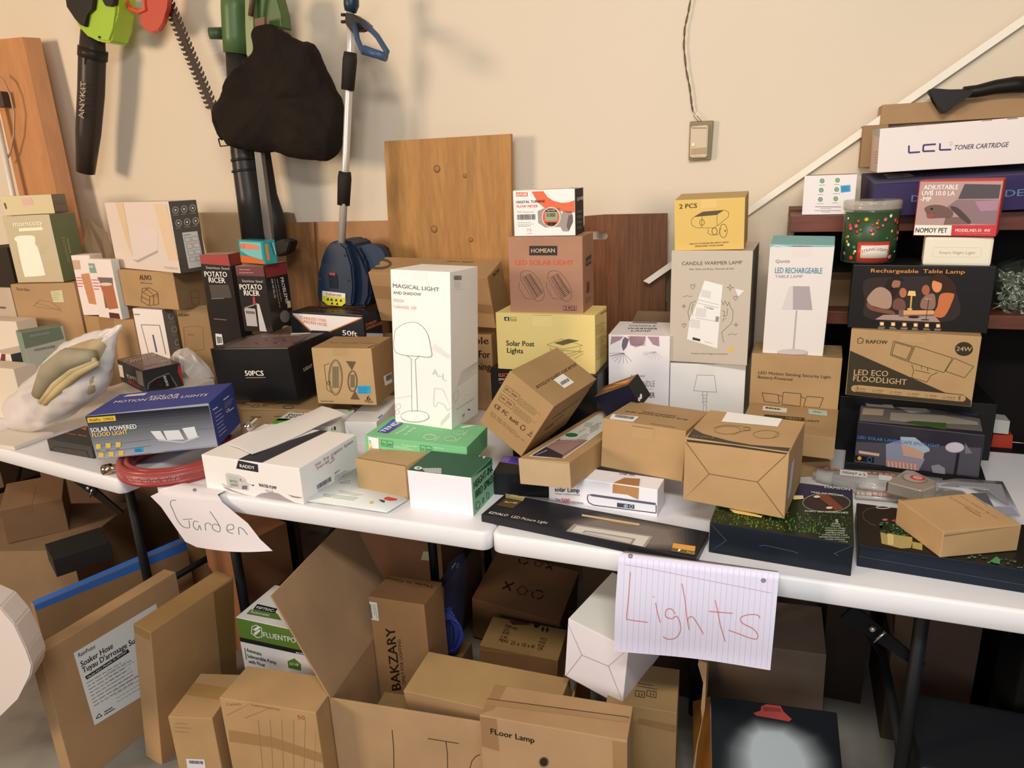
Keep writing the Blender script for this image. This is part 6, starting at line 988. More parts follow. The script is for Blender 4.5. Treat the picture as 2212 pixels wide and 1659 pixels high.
for lb, ps in (('big black storage tote in deep shade at the right under the right table', (.86, .36, .001, 0, 0, 0, .62, .45, .62)), ('added black tote standing in for floor shade before the big one, bottom right', (.56, .08, .001, 0, 0, 0, .46, .24, .30))):  # the smaller tote is added, its black replaces shade on the floor
    bm = bmesh.new(); w_, d_, h_ = ps[6:]; e = bpy.data.objects.new('storage_tote', None); COL.objects.link(e); e.location = ps[:3]; e.rotation_euler = (0, 0, ps[3]); tag(e, lb, 'storage box')
    add_box(bm, -w_/2+.02, w_/2-.02, .02, d_-.02, 0, h_*.9, .015, 3); bm_obj('tub', bm, mat('#17181b', .6), e)
    bm = bmesh.new(); add_box(bm, -w_/2, w_/2, 0, d_, h_*.9, h_, .012, 3); bm_obj('lid', bm, mat('#1d1f23', .55), e)
b = Bx(None, 'black_carton', 'black carton with a printed lamp picture lying against the large far left carton', pose=(-2.10, .06, .355, -.5, 0, 0, .14, .16, .06), col='#2a2725', kind='gloss', view='C4')
b.p('F', [(470, 260), (520, 240), (650, 270), (640, 300), (540, 300)], '#77716a', 1).done()
b = Bx(None, 'kraft_carton', 'orange-brown carton with a barcode label behind the blue-taped carton', pose=(-1.62, .28, .001, -.25, 0, 0, .20, .18, .42), col='#a5663a', view='C4')
b.sticker('F', [(775, 195), (885, 140), (890, 190), (785, 230)], '#c9b8a4', 'barcode_label').bar('F', [(800, 190), (880, 148), (884, 180), (808, 215)], '#222').done()
Bx(None, 'yellow_carton', 'yellow carton corner at the very bottom, right of the floor lamp carton', pose=(-.235, -.30, .001, .1, 0, 0, .09, .08, .295), col='#c9a660', kind='paper').done()
# torn cardboard divider standing on edge
bm = bmesh.new(); P = [aty(*px('D7', *q), .02) for q in ((365, 905), (415, 920), (408, 1050), (400, 1240), (350, 1500), (330, 1680), (312, 1680), (340, 1500), (378, 1320), (372, 1230), (388, 1060), (350, 930))]
add_prism(bm, P, Vector((.0, .06, 0))); tag(bm_obj('cardboard_divider', bm, mat('#a9805a', .8, kind='kraft')), 'torn cardboard edge standing upright left of the large shaded carton', 'cardboard')
# ================================================================== tools hanging on the wall
def empty(name, loc, label, cat, group=None):
    e = bpy.data.objects.new(name, None); COL.objects.link(e); e.location = loc; tag(e, label, cat, group); return e
def tube_px(name, par, pts, Y, r, m, n=16, view='A', flat=1.0, O=None):
    """tube whose centre line passes through reference points at depth Y; radii in metres"""
    O = O or Vector((0, 0, 0)); P = [aty(*px(view, *p), Y if not isinstance(Y, (list, tuple)) else Y[i])-O for i, p in enumerate(pts)]
    bm = bmesh.new(); add_tube(bm, P, r, n); return bm_obj(name, bm, m, par)
def prism_px(name, par, pts, Y, th, m, view='A', O=None, bev=0):
    O = O or Vector((0, 0, 0)); bm = bmesh.new(); add_prism(bm, [aty(*px(view, *p), Y)-O for p in pts], Vector((0, th, 0)))
    if bev: bmesh.ops.bevel(bm, geom=bm.edges[:], offset=bev, segments=2, affect='EDGES')
    return bm_obj(name, bm, m, par)
def flat_text(name, par, s, A, Bp, hv, m, O, bold=1):
    v, F = text_mesh(s, bold); d = Bp-A; me = bpy.data.meshes.new(name); me.from_pydata([tuple(A+d*a+hv*b_-O) for a, b_ in v], [], F); return link(name, me, m, par)
# --- green and black leaf blower
BK, LIME = mat('#3c332d', .35), mat('#a5c63a', .35)
O = aty(200, 60, .93); e = empty('leaf_blower', O, 'lime green and black cordless leaf blower hanging top left, nozzle down', 'leaf blower')
tube_px('nozzle_tube', e, [(201, 60), (199, 130), (197, 200), (191, 285), (185, 372)], .93, [.040, .047, .047, .045, .034], BK, 24, O=O)
tube_px('tube_collar', e, [(201, 105), (200, 126)], .93, [.051, .051], mat('#2c2623', .4), 24, O=O)
prism_px('latch', e, [(166, 101), (178, 100), (188, 108), (184, 142), (174, 135), (168, 120)], .885, .02, mat('#2a2522', .4), O=O, bev=.002)
prism_px('motor_housing', e, [(163, -20), (255, -20), (252, 30), (243, 62), (237, 92), (212, 90), (190, 78), (173, 66), (163, 50)], .885, .085, LIME, O=O, bev=.008)
prism_px('handle_insert', e, [(138, -20), (205, -20), (200, 20), (187, 30), (183, 58), (170, 52), (163, 40), (143, 15)], .870, .03, mat('#2e2824', .4), O=O, bev=.003)
prism_px('side_panel', e, [(210, -20), (248, -20), (246, 8), (240, 14), (225, 12), (220, -5)], .872, .02, mat('#2e2824', .4), O=O, bev=.003)
tube_px('screw', e, [(214, 80), (214.2, 80.3)], [.879, .884], .004, mat('#222', .4), 10, O=O)
flat_text('lettering', e, 'ANYKIT', aty(181, 256, .878), aty(186, 175, .878), (aty(168, 256, .878)-aty(180, 256, .878)), mat('#b9a28a', .4), O)
# --- red hedge trimmer with toothed blade
O = aty(330, 30, .95); e = empty('hedge_trimmer', O, 'red hedge trimmer hanging between the two leaf blowers, long toothed blade down', 'hedge trimmer')
RED = mat('#c24a34', .45)
prism_px('hand_guard', e, [(322, -20), (366, -20), (360, 18), (352, 50), (342, 66), (328, 71), (312, 64), (301, 50), (304, 36)], .93, .02, RED, O=O, bev=.003)
tube_px('handle', e, [(268, -22), (274, 5), (282, 19), (300, 26), (315, 20), (312, 2), (318, -22)], .93, .009, mat('#cf5238', .4), 12, O=O)
bm = bmesh.new(); A, Bq = aty(356, -10, .955)-O, aty(461, 240, .955)-O; d = Bq-A; L_ = d.length; d.normalize(); nn = Vector((0, 1, 0)).cross(d)
add_prism(bm, [A+nn*.013, Bq+nn*.010, Bq+d*.01, Bq-nn*.010, A-nn*.013], Vector((0, .004, 0))); bm_obj('blade', bm, mat('#3f302a', .5), e)
tooth = None; N_ = 22
for sd in (1, -1):
    for i in range(N_):
        p = A+d*(L_*(.06+.93*i/N_)); q = [p+nn*.009*sd-d*.004, p+nn*.019*sd-d*.004, p+nn*.028*sd-d*.008, p+nn*.027*sd+d*.000, p+nn*.018*sd+d*.007, p+nn*.009*sd+d*.006]
        if tooth is None or sd == -1 and i == 0:
            bm = bmesh.new(); add_prism(bm, [v-p for v in q], Vector((0, .003, 0))); o = bm_obj('tooth', bm, mat('#3f302a', .5), e, loc=p); tooth = o
        else:
            o = tooth.copy(); COL.objects.link(o); o.parent = e; o.location = p
# --- green leaf blower / vacuum with black bag
O = aty(520, 60, .90); e = empty('leaf_vacuum', O, 'green leaf blower vacuum with a big black cloth collection bag hanging on the wall', 'leaf blower')
GR = mat('#4f6b3c', .4)
tube_px('upper_housing', e, [(508, -25), (508, 20), (510, 80), (511, 116)], .90, [.046, .046, .045, .043], GR, 28, O=O)
tube_px('side_knob', e, [(485, 72), (452, 72)], [.90, .86], [.020, .018], mat('#3c5236', .45), 18, O=O)
prism_px('side_plate', e, [(528, -20), (548, -20), (547, 90), (546, 125), (532, 120), (530, 60)], .858, .02, mat('#7f8f5c', .4), O=O, bev=.002)
prism_px('bag_mount', e, [(560, -20), (595, -20), (606, 30), (612, 62), (585, 58), (555, 45), (545, 20)], .88, .05, mat('#4b6638', .45), O=O, bev=.004)
tube_px('suction_tube', e, [(511, 116), (516, 200), (526, 330), (540, 420), (556, 530)], [.90, .90, .90, .89, .88], [.036, .038, .044, .048, .052], mat('#33302f', .35), 28, O=O)
for q, yy in (((512, 342), .895), ((514, 366), .894)): tube_px('tube_ring', e, [(q[0]+16, q[1]), (q[0]+17, q[1]+5)], yy, [.0485, .0485], mat('#2a2827', .3), 28, O=O)
tube_px('blower_tube', e, [(566, 325), (578, 420), (592, 470), (600, 535)], [.93, .93, .92, .91], [.028, .034, .038, .036], mat('#2a2624', .5), 22, O=O)
prism_px('tube_rib', e, [(549, 328), (563, 328), (588, 518), (572, 520)], .868, .02, mat('#6a655f', .35), O=O)
prism_px('roller_foot', e, [(592, 522), (612, 516), (627, 523), (620, 545), (600, 556), (590, 545)], .87, .05, mat('#1e1b1a', .5), O=O, bev=.004)
tube_px('bag_clip', e, [(541, 35), (545, 0), (552, -20)], .84, .008, mat('#5a4638', .4), 10, O=O)
prism_px('strap_buckle', e, [(549, 40), (572, 36), (572, 52), (566, 66), (553, 70), (550, 56)], .835, .012, mat('#6d4a36', .5), O=O, bev=.002)
# bag: outline swept with a bulging profile
out = [(556, 55), (575, 50), (605, 58), (613, 68), (640, 88), (670, 90), (682, 100), (700, 140), (720, 188), (740, 220), (741, 260), (738, 332), (715, 344), (680, 348), (640, 345), (600, 331), (560, 328), (520, 322), (498, 313), (478, 290), (470, 270), (462, 250), (458, 238), (475, 210), (505, 165), (530, 135), (548, 110), (560, 85)]
C0 = aty(605, 220, .84)-O; bm = bmesh.new(); rings = []
for k, (s_, yo) in enumerate(((1, 0), (.965, -.028), (.84, -.050), (.62, -.062), (.34, -.068))):
    ring = []
    for i, p in enumerate(out):
        v = aty(*p, .86)-O; c = Vector((C0.x, v.y, C0.z)); w_ = c+(v-c)*s_; a = math.atan2(v.z-c.z, v.x-c.x)
        fold = (.016*math.sin(6*a+1.2+k*.25)+.010*math.sin(13*a+k*.5))*(1 if 0 < k < 5 else 0)*min(1, s_*1.2)
        ring.append(bm.verts.new((w_.x, w_.y+yo*1.0+fold, w_.z)))
    rings.append(ring)
back = [bm.verts.new((v.co.x, v.co.y+.05, v.co.z)) for v in rings[0]]; rings.insert(0, back)
for A_, B_ in zip(rings, rings[1:]):
    for i in range(len(out)): bm.faces.new((A_[i], A_[(i+1) % len(out)], B_[(i+1) % len(out)], B_[i]))
bm.faces.new(rings[-1]); bm.faces.new(rings[0][::-1])
bag = bm_obj('collection_bag', bm, mat('#211913', .9, kind='fabric'), e, smooth=True); rumple(bag, .09, .03, 3)
tube_px('side_strap', e, [(462, 240), (464, 262), (474, 288), (482, 300)], .845, .009, mat('#1d1612', .8), 8, O=O)
tube_px('zip_buckle', e, [(472, 300), (476, 316), (496, 314), (490, 300), (472, 300)], .84, .0025, mat('#1c1917', .4), 6, O=O)
# --- blue power tool on an aluminium pole
O = aty(745, 300, .80); e = empty('pole_tool', O, 'blue electric power head with DANGER sticker on a silver pole, standing behind the cartons', 'garden tool')
NB = mat('#1f3048', .4); AL = mat('#d6d0c6', .35, .35)
tube_px('pole', e, [(757, 20), (757, 110), (748, 330), (738, 525)], [.86, .86, .84, .82], .0125, AL, 18, O=O)
tube_px('top_grip', e, [(758, -25), (759, 12), (757, 26)], .86, [.024, .024, .018], NB, 18, O=O)
for a_, b_ in (((757, 113), (751, 195)), ((745, 371), (742, 443))): tube_px('foam_grip', e, [a_, ((a_[0]*.8+b_[0]*.2), (a_[1]*.8+b_[1]*.2)), b_], .85 if a_[1] < 200 else .836, [.020, .023, .021], mat('#2c2622', .7), 18, O=O)
prism_px('handle_clamp', e, [(745, 26), (762, 30), (785, 45), (790, 58), (776, 66), (757, 66), (744, 50)], .835, .04, mat('#2c2622', .5), O=O, bev=.003)
tube_px('auxiliary_handle', e, [(766, 52), (772, 85), (784, 112), (833, 126), (836, 112), (815, 78), (786, 48)], [.83, .80, .765, .765, .77, .80, .83], .0085, mat('#3a5476', .4), 14, O=O)
tube_px('handle_bar', e, [(786, 107), (834, 124)], .762, .0125, mat('#3a5476', .4), 16, O=O)
tube_px('red_knob', e, [(789, 52), (800, 62)], .83, [.011, .012], mat('#b5392c', .4), 8, O=O)
for yy in (32, 47): tube_px('clamp_bolt', e, [(738, yy), (746, yy)], .845, .005, mat('#2a2522', .4), 10, O=O)
hd = [(704, 530), (722, 519), (748, 518), (768, 530), (785, 560), (795, 600), (800, 640), (790, 664), (720, 661), (692, 655), (684, 640), (688, 590), (693, 560)]
prism_px('head_cover', e, [(704, 532), (720, 524), (736, 525), (748, 536), (760, 575), (764, 620), (760, 660), (720, 661), (692, 655), (684, 640), (688, 590), (693, 560)], .80, .03, NB, O=O, bev=.006)
prism_px('head_body', e, hd, .83, .12, mat('#1b2a40', .45), O=O, bev=.010)
tube_px('motor_drum', e, [(800, 560), (818, 556)], [.86, .98], [.052, .050], mat('#22334c', .45), 26, O=O)
prism_px('vent_panel', e, [(709, 592), (728, 594), (730, 624), (712, 622)], .798, .004, mat('#161c2a', .5), O=O)
prism_px('red_badge', e, [(711, 589), (724, 590), (724, 595), (712, 594)], .796, .002, mat('#b5392c', .4), O=O)
for q in ((705, 545), (745, 552), (691, 603), (753, 606)): tube_px('screw', e, [q, (q[0]+.3, q[1])], [.797, .803], .004, mat('#121824', .4), 8, O=O)
prism_px('danger_label', e, [(696, 628), (746, 634), (746, 655), (738, 661), (708, 659), (696, 650)], .7985, .001, mat('#d9d436', .4), O=O)
prism_px('danger_header', e, [(696, 628), (746, 634), (745.5, 644), (696, 639)], .7972, .001, mat('#eee7dc', .4), O=O)
flat_text('lettering', e, 'DANGER', aty(704, 637.5, .796), aty(738, 641.5, .796), Vector((0, 0, .0085)), mat('#a8322c', .4), O, 2)
for q in ((708, 646), (716, 647), (726, 648), (736, 649), (717, 655), (728, 656)): prism_px('warning_symbol', e, [(q[0]-3, q[1]+2.5), (q[0], q[1]-3), (q[0]+3, q[1]+2.5)], .7972, .0008, mat('#222', .4), O=O)
# --- thermostat and its wire
O = aty(1513, 303, WY); e = empty('thermostat', O, 'old beige wall thermostat hanging on a twisted wire, right of centre on the wall', 'thermostat')
prism_px('base_plate', e, [(1490, 262), (1541, 260), (1535, 344), (1487, 347)], WY-.02, .018, mat('#8c7c5c', .5), O=O, bev=.002)
prism_px('cover', e, [(1492, 273), (1530, 270), (1527, 340), (1490, 341)], WY-.032, .012, mat('#d3c0a0', .35), O=O, bev=.003)
prism_px('setting_window', e, [(1493, 321), (1526, 318), (1526, 332), (1492, 334)], WY-.0335, .003, mat('#b39a74', .4), O=O, bev=.0005)
prism_px('setting_lever', e, [(1494, 310), (1501, 309), (1501, 315), (1494, 316)], WY-.035, .004, mat('#efe6d4', .4), O=O)
for i in range(9): prism_px('grille_slot', e, [(1495+i*3.6, 275), (1497+i*3.6, 275), (1497+i*3.6, 278), (1495+i*3.6, 278)], WY-.0328, .001, mat('#7a6848', .5), O=O)
wp = [(1494, -15), (1487, 25), (1479, 60), (1477, 100), (1482, 150), (1490, 190), (1494, 225), (1497, 243)]
O = aty(1497, 243, WY-.012); bm = bmesh.new(); C_ = [aty(*p, WY-.012)-O for p in wp]; fine = []
for a, b_ in zip(C_, C_[1:]):
    for i in range(8): fine.append(a.lerp(b_, i/8))
for ph in (0, math.pi): add_tube(bm, [p+Vector((math.cos(i*.55+ph), math.sin(i*.55+ph), 0))*.0018 for i, p in enumerate(fine)], .0013, 6)
add_tube(bm, [aty(*p, WY-.02)-O for p in ((1497, 240), (1502, 246), (1498, 250), (1508, 262), (1515, 261), (1505, 250))], .001, 6)
tag(bm_obj('twisted_wire', bm, mat('#5a4636', .5), loc=O), 'thin twisted wire running down the wall to the old thermostat', 'wire')
# ================================================================== shelf at the right
SH = POSE['icons'][2]
e = empty('wooden_shelf', (.35, WY-.3, 0), 'dark red-brown wooden shelf standing behind the right-hand stack', 'shelf'); rd = mat('#7a3f2a', .45, kind='wood', axis=(1.5, 10, 10), dark=.7)
for nm, zz, hh in (('shelf_board', SH-.045, .044), ('shelf_board', 1.065, .035)):
    bm = bmesh.new(); add_box(bm, (.015 if zz > 1.2 else .02)-.35, 1.25-.35, .04, .28, zz, zz+hh, .002); bm_obj(nm, bm, rd, e)
for xx in (.235, 1.15):
    bm = bmesh.new(); add_box(bm, xx-.35, xx-.35+.03, .18, .22, 0, SH-.045, .002); bm_obj('post', bm, rd, e)
bm = bmesh.new(); add_box(bm, -.32, .9, .265, .275, .60, SH-.05); bm_obj('back_panel', bm, mat('#17110e', .8), e)
bm = bmesh.new(); add_box(bm, .02, .30, -.13, .02, 1.1005, 1.175, .003, M=Matrix.Translation((.18-.18, .985, 0)) @ Matrix.Rotation(.1, 4, 'Z') @ Matrix.Translation((0, 0, 0)))
tag(bm_obj('kraft_carton', bm, kraft('#9a7444')), 'brown carton printed with rings on the lower shelf behind the turquoise-topped carton', 'box')
e = empty('pouch', aty(2185, 640, .88), 'clear plastic bag full of shiny metal bolts on the lower shelf at right', 'bag'); O = e.location.copy()
bm = bmesh.new(); rn = random.Random(5)
for i in range(120):
    X_, Y_ = rn.uniform(2162, 2225), rn.uniform(590, 690); c = aty(X_, Y_, rn.uniform(.84, .90))-O; dd = Vector((rn.uniform(-1, 1), rn.uniform(-1, 1), rn.uniform(-1, 1))).normalized()
    add_tube(bm, [c, c+dd*.026], .002, 6); add_tube(bm, [c, c-dd*.003], .0085, 8)
o = bm_obj('bolts', bm, mat('#b9bfa8', .3, .6), e); o['kind'] = 'stuff'
P = [(2152, 600), (2165, 580), (2235, 560), (2240, 700), (2170, 702), (2160, 660)]
bm = bmesh.new(); add_prism(bm, [aty(*p, .835)-O for p in P], Vector((0, .10, 0))); bmesh.ops.bevel(bm, geom=bm.edges[:], offset=.012, segments=3, affect='EDGES'); bm_obj('plastic_film', bm, mat('#6a7868', .15, kind='film', alpha=.12), e, smooth=True)
for i, (q, cc, lb) in enumerate((([(2145, 905), (2182, 910), (2178, 938), (2146, 935)], '#b9b5ae', 'small grey printed packet behind the black carton, right edge'), ([(2146, 938), (2188, 940), (2186, 972), (2140, 968)], '#a8321f', 'small bright red box behind the black carton, right edge'))):
    bm = bmesh.new(); pp = [aty(*p, .80+i*.01) for p in q]; add_prism(bm, pp, Vector((0, .05, 0))); tag(bm_obj('small_packet', bm, mat(cc, .4)), lb, 'packet')
bm = bmesh.new(); add_box(bm, .50, .74, .78, .86, .70, aty(2150, 968, .80).z-.001, .003); tag(bm_obj('black_case', bm, mat('#101010', .6)), 'black case beyond the right end of the table under the small red box', 'case')
# black plastic scraper-like part on top of everything
O = aty(2060, 215, .93); e = empty('plastic_scraper', O, 'black curved plastic scraper with a flared end lying on the topmost brown carton', 'scraper')
prism_px('flared_end', e, [(2005, 197), (2013, 190), (2050, 193), (2090, 192), (2110, 200), (2092, 207), (2070, 222), (2040, 246), (2034, 243), (2020, 215)], .90, .035, mat('#1d1914', .45), O=O, bev=.003)
tube_px('curved_arm', e, [(2080, 200), (2110, 197), (2150, 188), (2190, 183), (2240, 182)], .915, [.014, .015, .017, .019, .020], mat('#1d1914', .45), 14, O=O)
# ================================================================== jar of string lights
zt = POSE['tablelamp'][2]+POSE['tablelamp'][8]+.002; cj = aty(1873, 560, .69); cj = Vector((cj.x, .69, zt)); rj = .062
topz = aty(1884, 431, .70).z - zt
e = empty('light_jar', cj, 'round clear jar of string lights with a festive printed label, on the table lamp carton', 'jar')
bm = bmesh.new(); add_lathe(bm, [(rj*.96, 0), (rj, .004), (rj, topz-.02), (rj*.97, topz-.017)], (0, 0, 0), n=40); bm_obj('jar_body', bm, mat('#7a8578', .08, kind='film', alpha=.35), e)
bm = bmesh.new(); add_lathe(bm, [(rj*1.03, topz-.022), (rj*1.05, topz-.018), (rj*1.03, topz-.014), (rj*1.05, topz-.010), (rj*1.04, topz-.002), (rj*.99, topz)], (0, 0, 0), n=40); bm_obj('screw_lid', bm, mat('#c9bfae', .12, kind='film', alpha=.55), e)
bm = bmesh.new(); rn = random.Random(3); pts_ = [Vector((rj*.8*math.cos(i*1.9)*rn.uniform(.5, 1), rj*.8*math.sin(i*1.9)*rn.uniform(.5, 1), .008+(topz-.04)*i/90)) for i in range(90)]; add_tube(bm, pts_, .0016, 5); o = bm_obj('string_light_wire', bm, mat('#1f3a26', .5), e)
def curved(name, a0, a1, z0, z1, col, par, R=rj+.0008, n=14):
    rows = [[Vector((R*math.cos(math.radians(a0+(a1-a0)*i/n)), R*math.sin(math.radians(a0+(a1-a0)*i/n)), z)) for i in range(n+1)] for z in (z0, z1)]
    return sheet(name, rows, mat(col, .4), par, .0003)
lab = curved('label', -160, -15, .004, topz-.026, '#2c4a2c', e); curved('label_panel', -118, -48, .004, .052, '#b83a2c', lab, rj+.0014); curved('label_title', -110, -52, .014, .044, '#e6dccb', lab, rj+.0020)
for i in range(46):
    a = rn.uniform(-155, -20); z = rn.uniform(.01, topz-.032)
    if -120 < a < -46 and z < .056: continue
    a_ = math.radians(a); c = Vector(((rj+.0016)*math.cos(a_), (rj+.0016)*math.sin(a_), z)); bm = bmesh.new(); add_lathe(bm, [(rn.uniform(.003, .007), 0), (.001, .0004)], c, Vector((math.cos(a_), math.sin(a_), 0)), 6); bm_obj('label_motif', bm, mat(rn.choice(['#c9433a', '#e9e4da', '#d9b03a', '#4f8a4a', '#e9e4da', '#c96a7a']), .4), lab)
v, F = text_mesh('STRING LIGHTS', 1); me = bpy.data.meshes.new('lettering')
me.from_pydata([((rj+.0028)*math.cos(math.radians(-108+54*a)), (rj+.0028)*math.sin(math.radians(-108+54*a)), .026+.006*math.sin(math.pi*a)+b_*.007) for a, b_ in v], [], F); link('lettering', me, mat('#8a3a34', .4), lab)
# ================================================================== hose coil and fitting
hc = Vector((-1.565, .135, T0)); e = empty('hose_coil', hc, 'red garden hose coiled in clear wrap under the blue flood light carton', 'hose')
rn = random.Random(9)
for k in range(4):
    for j in range(2):
        r0 = .155-.018*j-.004*(k % 2); z0 = .0085+.0095*k
        pts_ = [Vector((r0*math.cos(2*math.pi*i/56), r0*math.sin(2*math.pi*i/56), z0)) for i in range(56)]
        bm = bmesh.new(); add_tube(bm, pts_, .0075, 10, close=True); bm_obj('hose_turn', bm, mat('#a03a36', .3), e)
        if j == 0 and k in (1, 2):
            for st in (200, 262): 
                v, F = text_mesh('22.75 BAR - MAX TEMP: 140 F / 60 C' if k == 2 else 'MAX TEMP: 140 F / 60 C   ID: 0.25 IN', 1); me = bpy.data.meshes.new('hose_print'); R_ = r0+.0082
                me.from_pydata([(R_*math.cos(math.radians(st+52*a)), R_*math.sin(math.radians(st+52*a)), z0-.002+.005*b_) for a, b_ in v], [], F); link('hose_print', me, mat('#e3b5b0', .4), e)
bm = bmesh.new(); n = 48; rings = []
for i in range(n):
    a = 2*math.pi*i/n; c = Vector((.146*math.cos(a), .146*math.sin(a), .0235)); u = Vector((math.cos(a), math.sin(a), 0)); w_ = 1+.06*math.sin(i*2.1)
    rings.append([bm.verts.new(c+u*.026*w_*math.cos(t)+Vector((0, 0, .020*w_*math.sin(t)))) for t in [2*math.pi*k/12 for k in range(12)]])
for i in range(n):
    for k in range(12): bm.faces.new((rings[i][k], rings[(i+1) % n][k], rings[(i+1) % n][(k+1) % 12], rings[i][(k+1) % 12]))
bm_obj('clear_wrap', bm, mat('#e3c9c6', .08, kind='film', alpha=.07), e, smooth=True)
a_, b_ = atz(262, 1008, T0+.02), atz(222, 1016, T0+.012); bm = bmesh.new(); ax = (b_-a_).normalized(); L_ = (b_-a_).length
add_lathe(bm, [(.010, 0), (.012, .004), (.010, .008), (.010, L_*.5), (.015, L_*.52), (.015, L_*.95), (.011, L_), (.009, L_*.9)], a_-hc, ax, 12); bm_obj('brass_fitting', bm, mat('#b5a08c', .2, 1), e)
a2, b2 = aty(556, 905, .22), aty(510, 945, .17); bm = bmesh.new(); ax = (b2-a2).normalized(); add_lathe(bm, [(.011, 0), (.011, .02), (.014, .021), (.014, .04), (.010, .041)], a2-hc, ax, 12); bm_obj('steel_fitting', bm, mat('#c9c5c0', .15, 1), e)
# ================================================================== white plastic bag with folded fabric
out = [(14, 900), (30, 878), (75, 838), (100, 815), (120, 788), (140, 770), (170, 755), (215, 740), (245, 733), (262, 727), (274, 725), (265, 740), (258, 760), (254, 795), (250, 830), (242, 860), (220, 885), (190, 905), (160, 925), (120, 945), (100, 955), (60, 960), (30, 955), (18, 935)]
YB = .20; O = atz(110, 955, T0); O = Vector((O.x, .20, T0)); e = empty('plastic_bag', O, 'white translucent plastic bag with folded beige fabric inside at the left table edge', 'bag')
zs = [aty(*p, YB) for p in out]; zmin = min(v.z for v in zs); 
pts_ = [Vector((v.x, YB, T0+.004+(v.z-zmin)*1.0))-O for v in zs]
c0 = sum(pts_, Vector())/len(pts_); bm = bmesh.new(); rings = []
prof = [(.0, .06), (.45, .058), (.75, .045), (.93, .022), (1.0, 0), (.93, -.022), (.75, -.045), (.45, -.058), (.0, -.06)]
for k, (s_, yo) in enumerate(prof[1:-1]):
    ring = []
    for i, p in enumerate(pts_):
        v = c0+(p-c0)*s_; thin = max(.10, min(1, (1.0-(p.z-c0.z)*3.6))); v.y = yo*thin+.010*math.sin(i*2.3+k*1.1)*(1-abs(s_-.7)); ring.append(bm.verts.new(v))
    rings.append(ring)
for A_, B_ in zip(rings, rings[1:]):
    for i in range(len(out)): bm.faces.new((A_[i], A_[(i+1) % len(out)], B_[(i+1) % len(out)], B_[i]))
for rr, y_ in ((rings[0], .06), (rings[-1], -.06)):
    cv = bm.verts.new((c0.x, y_*.9, c0.z))
    for i in range(len(out)): bm.faces.new((rr[i], rr[(i+1) % len(out)], cv))
o = bm_obj('bag_film', bm, mat('#f1e9e6', .3, kind='translucent', alpha=.66), e, smooth=True); rumple(o, .06, .022, 2)
ib = [c0+(p-c0)*.90+Vector((.0, 0, -.006)) for p in pts_ if (p-c0).length < .30]
bm = bmesh.new(); rr_ = []
for s_, yo in ((.55, .042), (.9, .03), (1, 0), (.93, -.028), (.72, -.042), (.4, -.048)):
    rr_.append([bm.verts.new(c0+(p-c0)*s_+Vector((0, yo+.006*math.sin(i*2.9+s_*9), 0))) for i, p in enumerate(ib)])
for A_, B_ in zip(rr_, rr_[1:]):
    for i in range(len(ib)): bm.faces.new((A_[i], A_[(i+1) % len(ib)], B_[(i+1) % len(ib)], B_[i]))
bm.faces.new(rr_[0][::-1]); bm.faces.new(rr_[-1])
o = bm_obj('folded_fabric', bm, mat('#b5a27c', .9, kind='fabric'), e, smooth=True); md = o.modifiers.new('s', 'SUBSURF'); md.levels = md.render_levels = 1
for (P5, w_, cc) in (([(88, 868), (120, 828), (160, 795), (205, 778)], .016, '#d8c592'), ([(96, 872), (130, 838), (170, 806), (212, 784)], .013, '#cbb582'), ([(84, 852), (110, 806), (150, 775), (200, 768)], .034, '#a79c80')):
    bm = bmesh.new(); add_tube(bm, [aty(q[0], q[1], .145)-O for q in P5], [w_*.6, w_, w_, w_*.5], 12); bm_obj('folded_fabric', bm, mat(cc, .85, kind='fabric'), e, smooth=True)
# second crumpled white bag behind the black and red carton, and crumpled paper on the back of the left table
def crumple(name, label, cat, pts, Y, depth, m, seed, zfloor=T0, sub=1, par=None):
    rn = random.Random(seed); Z_ = [aty(*p, Y) for p in pts]; O = Vector((sum(v.x for v in Z_)/len(Z_), Y, zfloor)); P_ = [v-O for v in Z_]; c = sum(P_, Vector())/len(P_); bm = bmesh.new(); rr_ = []
    for s_, yo in ((1, 0), (.85, -.6), (.5, -1)):
        rr_.append([bm.verts.new(c+(p-c)*s_+Vector((rn.uniform(-.006, .006), yo*depth/2+rn.uniform(-.014, .014), rn.uniform(-.006, .006)))) for p in P_])
    bk_ = [bm.verts.new(p+Vector((0, depth/2, 0))) for p in P_]; rr_.insert(0, bk_)
    for A_, B_ in zip(rr_, rr_[1:]):
        for i in range(len(P_)): bm.faces.new((A_[i], A_[(i+1) % len(P_)], B_[(i+1) % len(P_)], B_[i]))
    bm.faces.new(rr_[0][::-1]); cv = bm.verts.new(c+Vector((0, -depth*.55, 0)))
    for i in range(len(P_)): bm.faces.new((rr_[-1][i], rr_[-1][(i+1) % len(P_)], cv))
    o = bm_obj(name, bm, m, None, loc=O, smooth=False)
    for v in o.data.vertices:
        if v.co.z < .002: v.co.z = .002
    return tag(o, label, cat)
crumple('plastic_bag', 'crumpled white plastic bag behind the black and red mountain carton', 'bag', [(366, 775), (374, 758), (392, 754), (408, 764), (425, 780), (440, 796), (452, 818), (448, 850), (440, 905), (392, 905), (384, 850), (374, 805)], .585, .05, mat('#d9d0c8', .35, kind='translucent', alpha=.9), 3, T0+.001)
crumple('packing_paper', 'torn sheet of tan packing paper standing behind the big white storage-box carton', 'paper', [(178, 472), (186, 474), (228, 503), (236, 540), (240, 575), (262, 700), (310, 802), (268, 802), (215, 700), (190, 578), (180, 540), (178, 510)], .92, .02, mat('#c9a57c', .8, kind='kraft'), 5, T0+.001)
